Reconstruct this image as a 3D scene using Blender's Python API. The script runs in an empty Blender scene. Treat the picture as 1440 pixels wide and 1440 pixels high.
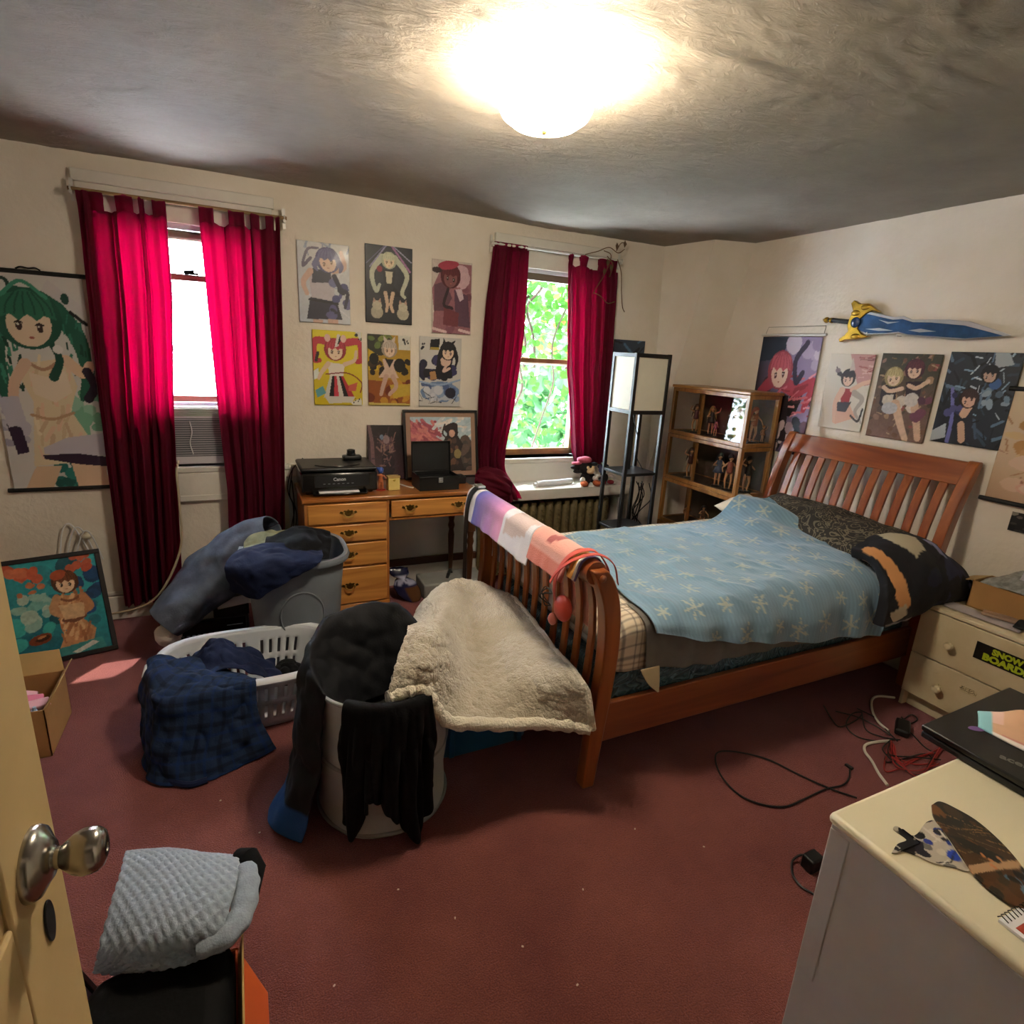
import bpy, bmesh, math, random
import numpy as np
from mathutils import Vector, Matrix, Euler
from math import sin, cos, pi, sqrt, radians
random.seed(7)
rng = np.random.default_rng(7)
S = bpy.context.scene
COL = S.collection

# ---------------------------------------------------------------- camera
RC = np.array([[0.90456675, -0.42293088, 0.05374436],
               [-0.06675188, -0.26500784, -0.96193297],
               [0.42107383, 0.86654504, -0.26794871]])   # rows: right, down, forward
FPX = 801.12
HC = 1.6
cam = bpy.data.cameras.new('camera'); cam.sensor_width = 36; cam.lens = 36 * FPX / 1440
cam.clip_start = 0.02
camo = bpy.data.objects.new('camera', cam); COL.objects.link(camo)
mm = Matrix.Identity(4)
for i in range(3):
    mm[i][0] = RC[0][i]; mm[i][1] = -RC[1][i]; mm[i][2] = -RC[2][i]
mm[2][3] = HC
camo.matrix_world = mm
S.camera = camo

# ---------------------------------------------------------------- light and exposure
S.view_settings.view_transform = 'Standard'
S.view_settings.look = 'None'
S.view_settings.gamma = 1
S.view_settings.use_curve_mapping = False
S.view_settings.exposure = 1.17
wd = bpy.data.worlds.new('world'); S.world = wd; wd.use_nodes = True
bg = wd.node_tree.nodes['Background']
bg.inputs[0].default_value = (0.76, 0.87, 1.0, 1)
bg.inputs[1].default_value = 36.0
sun = bpy.data.lights.new('sun', 'SUN'); sun.energy = 9.0; sun.angle = radians(0.6); sun.color = (1, 0.95, 0.88)
suno = bpy.data.objects.new('sun', sun); COL.objects.link(suno)
suno.rotation_euler = Vector((0.58, 0.70, 1.64)).to_track_quat('Z', 'Y').to_euler()
LAMP_W = 55.0     # emission of the ceiling dome
BULB_W = 9.0     # bulb above the dome rim

# ---------------------------------------------------------------- pixel helpers (points of the room seen at u, v)
def _ray(u, v):
    return RC.T @ np.array([u - 720., v - 720., FPX])
def Z(u, v, z=0.):
    d = _ray(u, v); t = (z - HC) / d[2]; return (t * d[0], t * d[1], z)
def Y(u, v, y):
    d = _ray(u, v); t = y / d[1]; return (t * d[0], y, HC + t * d[2])
def X(u, v, x):
    d = _ray(u, v); t = x / d[0]; return (x, t * d[1], HC + t * d[2])

# ---------------------------------------------------------------- colours, noise
def lin(c):
    if isinstance(c, str):
        c = [int(c[i:i + 2], 16) / 255 for i in (0, 2, 4)]
    return tuple(x / 12.92 if x <= .04045 else ((x + .055) / 1.055) ** 2.4 for x in c[:3])
def _h(ix, iy, iz, s):
    n = (ix * 374761393 + iy * 668265263 + iz * 2147483647 + s * 974634757) & 0xffffffff
    n = ((n ^ (n >> 13)) * 1274126177) & 0xffffffff
    n = ((n ^ (n >> 16)) * 2246822519) & 0xffffffff
    return (n & 0xffff) / 65535.
def vn(x, y, z=0., s=0):
    x = np.asarray(x, float); y = np.asarray(y, float); z = np.zeros_like(x) + z
    ix, iy, iz = np.floor(x).astype(np.int64), np.floor(y).astype(np.int64), np.floor(z).astype(np.int64)
    fx, fy, fz = x - ix, y - iy, z - iz
    fx, fy, fz = [f * f * (3 - 2 * f) for f in (fx, fy, fz)]
    r = 0
    for a in (0, 1):
        for b in (0, 1):
            for c in (0, 1):
                r = r + _h(ix + a, iy + b, iz + c, s) * (fx if a else 1 - fx) * (fy if b else 1 - fy) * (fz if c else 1 - fz)
    return r * 2 - 1
def fbm(x, y, z=0., o=3, s=0):
    r, a = 0, 1.
    for i in range(o):
        r = r + a * vn(np.asarray(x) * 2 ** i, np.asarray(y) * 2 ** i, np.asarray(z) * 2 ** i, s + i); a *= .5
    return r / 1.75

# ---------------------------------------------------------------- materials
MATS = {}
def NT(name):
    m = bpy.data.materials.new(name); m.use_nodes = True
    nt = m.node_tree; b = nt.nodes['Principled BSDF']
    return m, nt, b
def M(name, col, rough=.6, metal=0., var=.0, vs=6., bump=0., bs=80., stretch=(1, 1, 1), spec=.5, coat=0., sheen=0., col2=None, vdet=4, bdet=4):
    if name in MATS: return MATS[name]
    m, nt, b = NT(name); N, L = nt.nodes, nt.links
    c = lin(col)
    b.inputs['Base Color'].default_value = (*c, 1)
    b.inputs['Roughness'].default_value = rough; b.inputs['Metallic'].default_value = metal
    b.inputs['Specular IOR Level'].default_value = spec
    if coat: b.inputs['Coat Weight'].default_value = coat; b.inputs['Coat Roughness'].default_value = .15
    if sheen: b.inputs['Sheen Weight'].default_value = sheen; b.inputs['Sheen Roughness'].default_value = .5
    tc = N.new('ShaderNodeTexCoord'); mp = N.new('ShaderNodeMapping'); mp.inputs['Scale'].default_value = stretch
    L.new(tc.outputs['Object'], mp.inputs[0])
    if var or col2:
        n = N.new('ShaderNodeTexNoise'); n.inputs['Scale'].default_value = vs; n.inputs['Detail'].default_value = vdet
        n.inputs['Roughness'].default_value = .6
        L.new(mp.outputs[0], n.inputs['Vector'])
        r = N.new('ShaderNodeValToRGB'); e = r.color_ramp.elements
        c2 = lin(col2) if col2 else tuple(min(1, x * (1 + var)) for x in c)
        c1 = c if col2 else tuple(x * (1 - var) for x in c)
        e[0].position = .32; e[1].position = .68
        e[0].color = (*c1, 1); e[1].color = (*c2, 1)
        L.new(n.outputs[0], r.inputs[0]); L.new(r.outputs[0], b.inputs['Base Color'])
    if bump:
        n2 = N.new('ShaderNodeTexNoise'); n2.inputs['Scale'].default_value = bs; n2.inputs['Detail'].default_value = bdet
        L.new(mp.outputs[0], n2.inputs['Vector'])
        bp = N.new('ShaderNodeBump'); bp.inputs['Strength'].default_value = bump; bp.inputs['Distance'].default_value = .01
        L.new(n2.outputs[0], bp.inputs['Height']); L.new(bp.outputs[0], b.inputs['Normal'])
    MATS[name] = m
    return m
def WOOD(name, c1, c2, axis=0, rough=.38, scale=9., coat=.25):
    if name in MATS: return MATS[name]
    m, nt, b = NT(name); N, L = nt.nodes, nt.links
    tc = N.new('ShaderNodeTexCoord'); mp = N.new('ShaderNodeMapping')
    sc = [scale * 2.2] * 3; sc[axis] = scale * .16
    mp.inputs['Scale'].default_value = sc
    L.new(tc.outputs['Object'], mp.inputs[0])
    n = N.new('ShaderNodeTexNoise'); n.inputs['Scale'].default_value = 1.; n.inputs['Detail'].default_value = 6; n.inputs['Distortion'].default_value = .8
    L.new(mp.outputs[0], n.inputs['Vector'])
    r = N.new('ShaderNodeValToRGB'); e = r.color_ramp.elements
    e[0].position = .3; e[1].position = .72; e[0].color = (*lin(c1), 1); e[1].color = (*lin(c2), 1)
    L.new(n.outputs[0], r.inputs[0]); L.new(r.outputs[0], b.inputs['Base Color'])
    b.inputs['Roughness'].default_value = rough; b.inputs['Coat Weight'].default_value = coat; b.inputs['Coat Roughness'].default_value = .2
    bp = N.new('ShaderNodeBump'); bp.inputs['Strength'].default_value = .08; bp.inputs['Distance'].default_value = .004
    L.new(n.outputs[0], bp.inputs['Height']); L.new(bp.outputs[0], b.inputs['Normal'])
    MATS[name] = m
    return m
def VCOL(name, rough=.5, bump=0., bs=150., spec=.4, sheen=0., trans=0., coat=0.):
    """colour comes from the painted 'Col' attribute (printed pattern)"""
    if name in MATS: return MATS[name]
    m, nt, b = NT(name); N, L = nt.nodes, nt.links
    a = N.new('ShaderNodeAttribute'); a.attribute_name = 'Col'
    L.new(a.outputs['Color'], b.inputs['Base Color'])
    b.inputs['Roughness'].default_value = rough; b.inputs['Specular IOR Level'].default_value = spec
    if sheen: b.inputs['Sheen Weight'].default_value = sheen
    if coat: b.inputs['Coat Weight'].default_value = coat; b.inputs['Coat Roughness'].default_value = .1
    if bump:
        tc = N.new('ShaderNodeTexCoord'); n2 = N.new('ShaderNodeTexNoise'); n2.inputs['Scale'].default_value = bs; n2.inputs['Detail'].default_value = 3
        L.new(tc.outputs['Object'], n2.inputs['Vector'])
        bp = N.new('ShaderNodeBump'); bp.inputs['Strength'].default_value = bump; bp.inputs['Distance'].default_value = .006
        L.new(n2.outputs[0], bp.inputs['Height']); L.new(bp.outputs[0], b.inputs['Normal'])
    MATS[name] = m
    return m
def GLASS(name, tint=(1, 1, 1), refl=.12, rough=.03):
    if name in MATS: return MATS[name]
    m, nt, b = NT(name); N, L = nt.nodes, nt.links
    N.remove(b); out = N['Material Output']
    t = N.new('ShaderNodeBsdfTransparent'); t.inputs[0].default_value = (*tint, 1)
    g = N.new('ShaderNodeBsdfGlossy'); g.inputs['Roughness'].default_value = rough
    lw = N.new('ShaderNodeLayerWeight'); lw.inputs[0].default_value = .5
    pw_ = N.new('ShaderNodeMath'); pw_.operation = 'POWER'; pw_.inputs[1].default_value = 3.5; L.new(lw.outputs['Facing'], pw_.inputs[0])
    fr = N.new('ShaderNodeMath'); fr.operation = 'MULTIPLY_ADD'; fr.inputs[1].default_value = .7; fr.inputs[2].default_value = refl * .35; L.new(pw_.outputs[0], fr.inputs[0])
    mx = N.new('ShaderNodeMixShader')
    L.new(fr.outputs[0], mx.inputs[0]); L.new(t.outputs[0], mx.inputs[1]); L.new(g.outputs[0], mx.inputs[2])
    L.new(mx.outputs[0], out.inputs[0])
    MATS[name] = m
    return m
def CLOTH_T(name, col, tcol, mixf=.5, bump=.3):
    """thin cloth that lets daylight through"""
    if name in MATS: return MATS[name]
    m, nt, b = NT(name); N, L = nt.nodes, nt.links
    out = N['Material Output']
    b.inputs['Base Color'].default_value = (*lin(col), 1); b.inputs['Roughness'].default_value = .8
    b.inputs['Specular IOR Level'].default_value = .15
    t = N.new('ShaderNodeBsdfTranslucent'); t.inputs[0].default_value = (*lin(tcol), 1)
    mx = N.new('ShaderNodeMixShader'); mx.inputs[0].default_value = mixf
    L.new(b.outputs[0], mx.inputs[1]); L.new(t.outputs[0], mx.inputs[2]); L.new(mx.outputs[0], out.inputs[0])
    tc = N.new('ShaderNodeTexCoord'); n2 = N.new('ShaderNodeTexNoise'); n2.inputs['Scale'].default_value = 160
    L.new(tc.outputs['Object'], n2.inputs['Vector'])
    bp = N.new('ShaderNodeBump'); bp.inputs['Strength'].default_value = bump; bp.inputs['Distance'].default_value = .004
    L.new(n2.outputs[0], bp.inputs['Height']); L.new(bp.outputs[0], b.inputs['Normal'])
    MATS[name] = m
    return m

# ---------------------------------------------------------------- objects
def thing(name, label, cat, loc=(0, 0, 0), group=None):
    o = bpy.data.objects.new(name, None); COL.objects.link(o); o.location = loc
    o.empty_display_size = .05
    o['label'] = label; o['category'] = cat
    if group: o['group'] = group
    return o
def tag(o, label, cat, group=None):
    o['label'] = label; o['category'] = cat
    if group: o['group'] = group
    return o
def wloc(p):
    v = Vector((0, 0, 0))
    while p is not None: v += p.location; p = p.parent
    return v
def link(name, me, mat, parent=None, origin=None):
    """me is in room coordinates; give it an origin of its own"""
    n = len(me.vertices); co = np.empty(n * 3); me.vertices.foreach_get('co', co); co = co.reshape(-1, 3)
    lo, hi = co.min(0), co.max(0)
    og = np.array([(lo[0] + hi[0]) / 2, (lo[1] + hi[1]) / 2, lo[2]]) if origin is None else np.array(origin)
    me.vertices.foreach_set('co', (co - og).ravel()); me.update()
    o = bpy.data.objects.new(name, me); COL.objects.link(o)
    if parent is not None:
        o.parent = parent; o.location = Vector(og) - wloc(parent)
    else:
        o.location = og
    for m in (mat if isinstance(mat, (list, tuple)) else [mat]): me.materials.append(m)
    return o
def struct(o):
    o['kind'] = 'structure'; return o
def shade(me, ang=40):
    me.polygons.foreach_set('use_smooth', [True] * len(me.polygons))
    try: me.set_sharp_from_angle(angle=radians(ang))
    except Exception: pass
def mod_bevel(o, w, seg=2, ang=35):
    b = o.modifiers.new('bevel', 'BEVEL'); b.width = w; b.segments = seg; b.limit_method = 'ANGLE'; b.angle_limit = radians(ang)
    b.harden_normals = False
    return o
def mod_sub(o, n=1):
    b = o.modifiers.new('sub', 'SUBSURF'); b.levels = n; b.render_levels = n; return o
def mod_solid(o, t, off=0):
    b = o.modifiers.new('solid', 'SOLIDIFY'); b.thickness = t; b.offset = off; return o

class MB:
    def __init__(s): s.v, s.f, s.mi, s.cur = [], [], [], 0
    def add(s, v, f):
        n = len(s.v); s.v += [tuple(map(float, p)) for p in v]; s.f += [tuple(i + n for i in q) for q in f]; s.mi += [s.cur] * len(f); return s
    def box(s, x0, x1, y0, y1, z0, z1, R=None, c=None):
        v = [(x, y, z) for z in (z0, z1) for y in (y0, y1) for x in (x0, x1)]
        if R is not None:
            c = Vector(c or ((x0 + x1) / 2, (y0 + y1) / 2, (z0 + z1) / 2)); v = [c + R @ (Vector(p) - c) for p in v]
        return s.add(v, [(0, 2, 3, 1), (4, 5, 7, 6), (0, 1, 5, 4), (2, 6, 7, 3), (0, 4, 6, 2), (1, 3, 7, 5)])
    def tube(s, pts, r, n=8, cap=True, sy=1.):
        pts = [Vector(p) for p in pts]; k = len(pts)
        rs = list(r) if isinstance(r, (list, tuple)) else [r] * k
        v = []; up = None
        for i, p in enumerate(pts):
            t = (pts[min(i + 1, k - 1)] - pts[max(i - 1, 0)]).normalized()
            if up is None:
                up = Vector((0, 0, 1)) if abs(t.z) < .9 else Vector((1, 0, 0))
            a = t.cross(up)
            if a.length < 1e-5: a = t.cross(Vector((1, .3, 0)))
            a.normalize(); up = a.cross(t).normalized()
            for j in range(n):
                g = 2 * pi * j / n
                v.append(p + rs[i] * (cos(g) * a + sy * sin(g) * up))
        f = [(i * n + j, i * n + (j + 1) % n, (i + 1) * n + (j + 1) % n, (i + 1) * n + j) for i in range(k - 1) for j in range(n)]
        if cap: f += [tuple(range(n))[::-1], tuple((k - 1) * n + j for j in range(n))]
        return s.add(v, f)
    def lathe(s, prof, c=(0, 0, 0), n=24, axis=None, cap=True):
        R = Vector((0, 0, 1)).rotation_difference(Vector(axis).normalized()).to_matrix() if axis is not None else Matrix.Identity(3)
        v = [Vector(c) + R @ Vector((r * cos(2 * pi * j / n), r * sin(2 * pi * j / n), z)) for r, z in prof for j in range(n)]
        k = len(prof)
        f = [(i * n + j, i * n + (j + 1) % n, (i + 1) * n + (j + 1) % n, (i + 1) * n + j) for i in range(k - 1) for j in range(n)]
        if cap: f += [tuple(range(n))[::-1], tuple((k - 1) * n + j for j in range(n))]
        return s.add(v, f)
    def ball(s, c, r, n=12, m=8, R=None):
        if not isinstance(r, (tuple, list)): r = (r, r, r)
        v = []; c = Vector(c)
        for i in range(m + 1):
            a = pi * i / m
            for j in range(n):
                b = 2 * pi * j / n
                p = Vector((r[0] * sin(a) * cos(b), r[1] * sin(a) * sin(b), r[2] * cos(a)))
                v.append(c + (R @ p if R is not None else p))
        f = [(i * n + j, (i + 1) * n + j, (i + 1) * n + (j + 1) % n, i * n + (j + 1) % n) for i in range(m) for j in range(n)]
        return s.add(v, f)
    def prism(s, poly, fn, d):
        """poly: list of (a,b); fn(a,b,t)->point, extruded t=0..d"""
        k = len(poly); v = [fn(a, b, 0) for a, b in poly] + [fn(a, b, d) for a, b in poly]
        f = [tuple(range(k))[::-1], tuple(range(k, 2 * k))] + [(i, (i + 1) % k, k + (i + 1) % k, k + i) for i in range(k)]
        return s.add(v, f)
    def sheet(s, G):
        G = np.asarray(G); r, c = G.shape[:2]
        return s.add([tuple(p) for p in G.reshape(-1, 3)], [(i * c + j, i * c + j + 1, (i + 1) * c + j + 1, (i + 1) * c + j) for i in range(r - 1) for j in range(c - 1)])
    def build(s, name, mat, parent=None, bevel=0., sm=True, ang=40, seg=2, fixn=True):
        me = bpy.data.meshes.new(name); me.from_pydata(s.v, [], s.f); me.validate()
        if fixn:
            b = bmesh.new(); b.from_mesh(me); bmesh.ops.remove_doubles(b, verts=b.verts, dist=1e-6) if fixn == 2 else None
            bmesh.ops.recalc_face_normals(b, faces=b.faces); b.to_mesh(me); b.free()
        if isinstance(mat, (list, tuple)) and len(s.mi) == len(me.polygons): me.polygons.foreach_set('material_index', s.mi)
        if sm: shade(me, ang)
        o = link(name, me, mat, parent)
        if bevel: mod_bevel(o, bevel, seg)
        return o

def crom(P, n):
    P = np.asarray(P, float); k = len(P)
    E = np.concatenate([(2 * P[0] - P[1])[None], P, (2 * P[-1] - P[-2])[None]])
    t = np.linspace(0, k - 1, n); i = np.minimum(t.astype(int), k - 2); f = (t - i).reshape((-1,) + (1,) * (P.ndim - 1))
    a, b, c, d = E[i], E[i + 1], E[i + 2], E[i + 3]
    return .5 * (2 * b + (c - a) * f + (2 * a - 5 * b + 4 * c - d) * f ** 2 + (3 * b - a - 3 * c + d) * f ** 3)
def patch(ctrl, nu, nv):
    C = np.array([[tuple(p) for p in row] for row in ctrl], float)
    C = crom(C, nv); C = np.transpose(crom(np.transpose(C, (1, 0, 2)), nu), (1, 0, 2))
    return C
def gnorm(G):
    du = np.gradient(G, axis=1); dv = np.gradient(G, axis=0); n = np.cross(du, dv)
    return n / (np.linalg.norm(n, axis=2, keepdims=True) + 1e-9)
def wrinkle(G, amp, sc=8., s=0, ridge=True, o=3, aniso=(1, 1)):
    r, c = G.shape[:2]
    if ridge:
        f = 1 - np.abs(fbm(G[..., 0] * sc * aniso[0], G[..., 1] * sc * aniso[1], G[..., 2] * sc, o, s)) * 2
    else:
        f = fbm(G[..., 0] * sc * aniso[0], G[..., 1] * sc * aniso[1], G[..., 2] * sc, o, s)
    return G + gnorm(G) * (f * amp)[..., None]
def setcol(me, cols):
    a = me.color_attributes.new('Col', 'FLOAT_COLOR', 'POINT')
    c = np.ones((len(me.vertices), 4), np.float32); c[:, :3] = cols
    a.data.foreach_set('color', c.ravel())
def cloth(name, G, mat, parent=None, thick=.004, sub=1, cols=None, ang=180, off=0):
    G = np.asarray(G); r, c = G.shape[:2]
    me = bpy.data.meshes.new(name)
    me.from_pydata([tuple(p) for p in G.reshape(-1, 3)], [], [(i * c + j, i * c + j + 1, (i + 1) * c + j + 1, (i + 1) * c + j) for i in range(r - 1) for j in range(c - 1)])
    if cols is not None: setcol(me, np.asarray(cols).reshape(-1, 3))
    shade(me, ang)
    o = link(name, me, mat, parent)
    if thick: mod_solid(o, thick, off)
    if sub: mod_sub(o, sub)
    return o
def copy_tree(o, parent=None, loc=None, label=None):
    c = o.copy(); COL.objects.link(c)
    if parent is not None: c.parent = parent
    if loc is not None: c.location = loc
    if label: c['label'] = label
    for ch in list(o.children): copy_tree(ch, c)
    return c
def text(name, s, size, mat, M4, parent=None, ext=.0006, bold=0., sx=1.):
    cu = bpy.data.curves.new(name, 'FONT'); cu.body = s; cu.size = size; cu.extrude = ext; cu.offset = bold
    cu.align_x = 'CENTER'; cu.align_y = 'CENTER'; cu.resolution_u = 3
    t = bpy.data.objects.new(name, cu); COL.objects.link(t)
    me = bpy.data.meshes.new_from_object(t); bpy.data.objects.remove(t); bpy.data.curves.remove(cu)
    me.transform(M4 @ Matrix.Diagonal((sx, 1, 1, 1)))
    return link(name, me, mat, parent)
def frame4(o, ax, ay):
    """matrix: local x -> ax, local y -> ay, at o"""
    ax = Vector(ax).normalized(); ay = Vector(ay).normalized(); az = ax.cross(ay)
    m = Matrix.Identity(4)
    for i in range(3): m[i][0], m[i][1], m[i][2], m[i][3] = ax[i], ay[i], az[i], o[i]
    return m

# ---------------------------------------------------------------- painted prints
class Art:
    """a small raster that is painted with shapes; x right 0..1, y up 0..1 (aspect a = w/h)"""
    def __init__(s, w, h, bgc):
        s.w, s.h = w, h; s.a = w / h
        s.x, s.y = np.meshgrid(np.linspace(0, 1, w), np.linspace(0, 1, h))
        s.c = np.zeros((h, w, 3)) + np.array(lin(bgc)); s.k = 0
    def _p(s, m, col): s.c[m] = lin(col); return s
    def ell(s, cx, cy, rx, ry, col, rot=0., wob=0.):
        x = s.x - cx; y = (s.y - cy) / s.a; r = radians(rot)
        X_, Y_ = x * cos(r) + y * sin(r), -x * sin(r) + y * cos(r)
        ry = ry / s.a; q = (X_ / rx) ** 2 + (Y_ / ry) ** 2
        if wob: q = q + wob * fbm(s.x * 9 + cx * 40, s.y * 9 / s.a, 3.3, 2, s.k)
        s.k += 1
        return s._p(q < 1, col)
    def poly(s, P, col):
        n = len(P); ins = np.zeros(s.x.shape, bool)
        for i in range(n):
            (x1, y1), (x2, y2) = P[i], P[(i + 1) % n]
            if y1 == y2: continue
            cnd = (s.y > min(y1, y2)) & (s.y <= max(y1, y2)) & (s.x < (x2 - x1) * (s.y - y1) / (y2 - y1) + x1)
            ins ^= cnd
        return s._p(ins, col)
    def line(s, P, w, col, w2=None):
        P = crom(P, 12 * len(P)) if len(P) > 2 else np.asarray(P, float)
        n = len(P)
        for i in range(n - 1):
            a, b = P[i], P[i + 1]; dx, dy = b[0] - a[0], (b[1] - a[1]) / s.a
            l2 = dx * dx + dy * dy + 1e-12
            t = np.clip(((s.x - a[0]) * dx + (s.y - a[1]) / s.a * dy) / l2, 0, 1)
            d = np.hypot(s.x - a[0] - t * dx, (s.y - a[1]) / s.a - t * dy)
            ww = w if w2 is None else w + (w2 - w) * i / (n - 1)
            s._p(d < ww, col)
        return s
    def grad(s, c0, c1, ang=90, lo=0., hi=1.):
        r = radians(ang); t = s.x * cos(r) + s.y * sin(r); t = np.clip((t - lo) / (hi - lo), 0, 1)[..., None]
        s.c = np.array(lin(c0)) * (1 - t) + np.array(lin(c1)) * t; return s
    def blots(s, n, cols, r0, r1, seed=1, x0=0, x1=1, y0=0, y1=1, wob=.5):
        g = random.Random(seed)
        for i in range(n):
            r = g.uniform(r0, r1)
            s.ell(g.uniform(x0, x1), g.uniform(y0, y1), r, r * s.a * g.uniform(.5, 1.2), g.choice(cols), g.uniform(0, 180), wob)
        return s
    def dabs(s, n, cols, l, w, seed=1, x0=0, x1=1, y0=0, y1=1, ang=None):
        g = random.Random(seed)
        for i in range(n):
            x, y = g.uniform(x0, x1), g.uniform(y0, y1); a = g.uniform(0, pi) if ang is None else radians(ang + g.uniform(-25, 25))
            L_ = l * g.uniform(.5, 1.2)
            s.line([(x, y), (x + L_ * cos(a), y + L_ * sin(a) * s.a)], w * g.uniform(.5, 1.2), g.choice(cols))
        return s
    def grain(s, amt=.12, sc=30, seed=3):
        f = 1 + amt * fbm(s.x * sc, s.y * sc / s.a, 0, 2, seed); s.c = np.clip(s.c * f[..., None], 0, 1); return s
    def head(s, cx, cy, r, hair, skin, dark=None, long=0., eye='3a2a2a', tilt=0.):
        a = s.a; dark = dark or hair
        s.ell(cx, cy + .12 * r * a, r * 1.25, r * 1.3 * a, dark, tilt)
        if long:
            s.line([(cx - r * 1.0, cy), (cx - r * 1.35, cy - long * .5), (cx - r * 1.1, cy - long)], r * .38, hair, r * .12)
            s.line([(cx + r * 1.0, cy), (cx + r * 1.35, cy - long * .5), (cx + r * 1.2, cy - long)], r * .38, hair, r * .12)
        s.ell(cx, cy - .12 * r * a, r * .82, r * .95 * a, skin, tilt)
        t = radians(tilt)
        for sx in (-1, 1):
            ex_, ey_ = cx + sx * .38 * r, cy - .24 * r * a + sx * .36 * r * a * sin(t)
            s.ell(ex_, ey_, r * .12, r * .19 * a, eye); s.ell(ex_ - .03 * r, ey_ + .07 * r * a, r * .045, r * .05 * a, 'd8d0c8'); s.line([(ex_ - r * .14, ey_ + r * .13 * a), (ex_, ey_ + r * .2 * a), (ex_ + r * .14, ey_ + r * .13 * a)], r * .03, '2a1c1c')
        s.ell(cx + .02 * r, cy - .68 * r * a, r * .1, r * .05 * a, 'a05a50')
        s.poly([(cx - r * 1.05, cy + .1 * r * a), (cx - r * .9, cy + 1.0 * r * a), (cx, cy + 1.35 * r * a), (cx + r * .9, cy + 1.0 * r * a), (cx + r * 1.05, cy + .1 * r * a),
                (cx + r * .6, cy + .25 * r * a), (cx + .3 * r, cy + .02 * r * a), (cx, cy + .3 * r * a), (cx - .35 * r, cy + .02 * r * a), (cx - .65 * r, cy + .28 * r * a)], hair)
        for q in (-.7, -.4, -.1, .25, .55, .8): s.line([(cx + q * r * .5, cy + 1.2 * r * a), (cx + q * r, cy + .7 * r * a), (cx + q * r * 1.15, cy + .3 * r * a)], r * .035, dark)
        return s
    def cols(s): return s.c
def print_sheet(name, C, art, mat, parent=None, thick=.0012, curl=0., seed=0):
    """flat printed sheet; C = corner points bl, br, tr, tl"""
    bl, br, tr, tl = [np.array(p, float) for p in C]
    u = np.linspace(0, 1, art.w)[None, :, None]; v = np.linspace(0, 1, art.h)[:, None, None]
    G = (bl * (1 - u) + br * u) * (1 - v) + (tl * (1 - u) + tr * u) * v
    n = np.cross(br - bl, tl - bl); n /= np.linalg.norm(n)
    if curl: G = G + n * (curl * (1 + .7 * fbm(u[..., 0] * 2.2 + seed, v[..., 0] * 2.2, seed * .7, 2, seed)))[..., None]
    return cloth(name, G, mat, parent, thick, 0, art.cols(), 30, -1)
# ================================================================ room
YW, XR, ZC, XL, YF = 3.67, 3.277, 2.411, -1.6, -0.25
WALLM = M('wall_paint', 'e2dace', .75, var=.05, vs=2.5, bump=.25, bs=45, col2='d8cebe')
WHITE = M('white_trim_paint', 'd6d2c8', .5, var=.05, vs=8, bump=.1, bs=30)
PANELM = M('lower_wall_paint', 'd0d6d8', .6, var=.06, vs=3, bump=.15, bs=30)
W1 = (-.54, .13, .88, 2.15); W2 = (1.66, 2.33, .87, 2.15)
def slab(name, pieces, mat, bevel=0):
    b = MB()
    for p in pieces: b.box(*p)
    return struct(b.build(name, mat, None, bevel, sm=False))
def carpet():
    m, nt, b = NT('carpet_pile'); N, L = nt.nodes, nt.links
    tc = N.new('ShaderNodeTexCoord')
    n1 = N.new('ShaderNodeTexNoise'); n1.inputs['Scale'].default_value = 2.6; n1.inputs['Detail'].default_value = 5; n1.inputs['Roughness'].default_value = .65
    n2 = N.new('ShaderNodeTexNoise'); n2.inputs['Scale'].default_value = 240; n2.inputs['Detail'].default_value = 2
    for n in (n1, n2): L.new(tc.outputs['Object'], n.inputs['Vector'])
    r = N.new('ShaderNodeValToRGB'); e = r.color_ramp.elements
    e[0].position = .3; e[1].position = .7; e[0].color = (*lin('6c3a2e'), 1); e[1].color = (*lin('885040'), 1)
    L.new(n1.outputs[0], r.inputs[0])
    r2 = N.new('ShaderNodeValToRGB'); e = r2.color_ramp.elements
    e[0].position = .3; e[1].position = .75; e[0].color = (.55, .5, .5, 1); e[1].color = (1.15, 1.15, 1.15, 1)
    L.new(n2.outputs[0], r2.inputs[0])
    mx = N.new('ShaderNodeMix'); mx.data_type = 'RGBA'; mx.blend_type = 'MULTIPLY'; mx.inputs[0].default_value = 1
    L.new(r.outputs[0], mx.inputs[6]); L.new(r2.outputs[0], mx.inputs[7]); L.new(mx.outputs[2], b.inputs['Base Color'])
    b.inputs['Roughness'].default_value = .95; b.inputs['Specular IOR Level'].default_value = .1
    b.inputs['Sheen Weight'].default_value = .35; b.inputs['Sheen Roughness'].default_value = .6
    b.inputs['Sheen Tint'].default_value = (*lin('d8a8c8'), 1)
    bp = N.new('ShaderNodeBump'); bp.inputs['Strength'].default_value = .7; bp.inputs['Distance'].default_value = .008
    L.new(n2.outputs[0], bp.inputs['Height']); L.new(bp.outputs[0], b.inputs['Normal'])
    return m
slab('floor', [(XL, XR + .1, YF, YW + .05, -.1, 0)], carpet())
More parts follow.
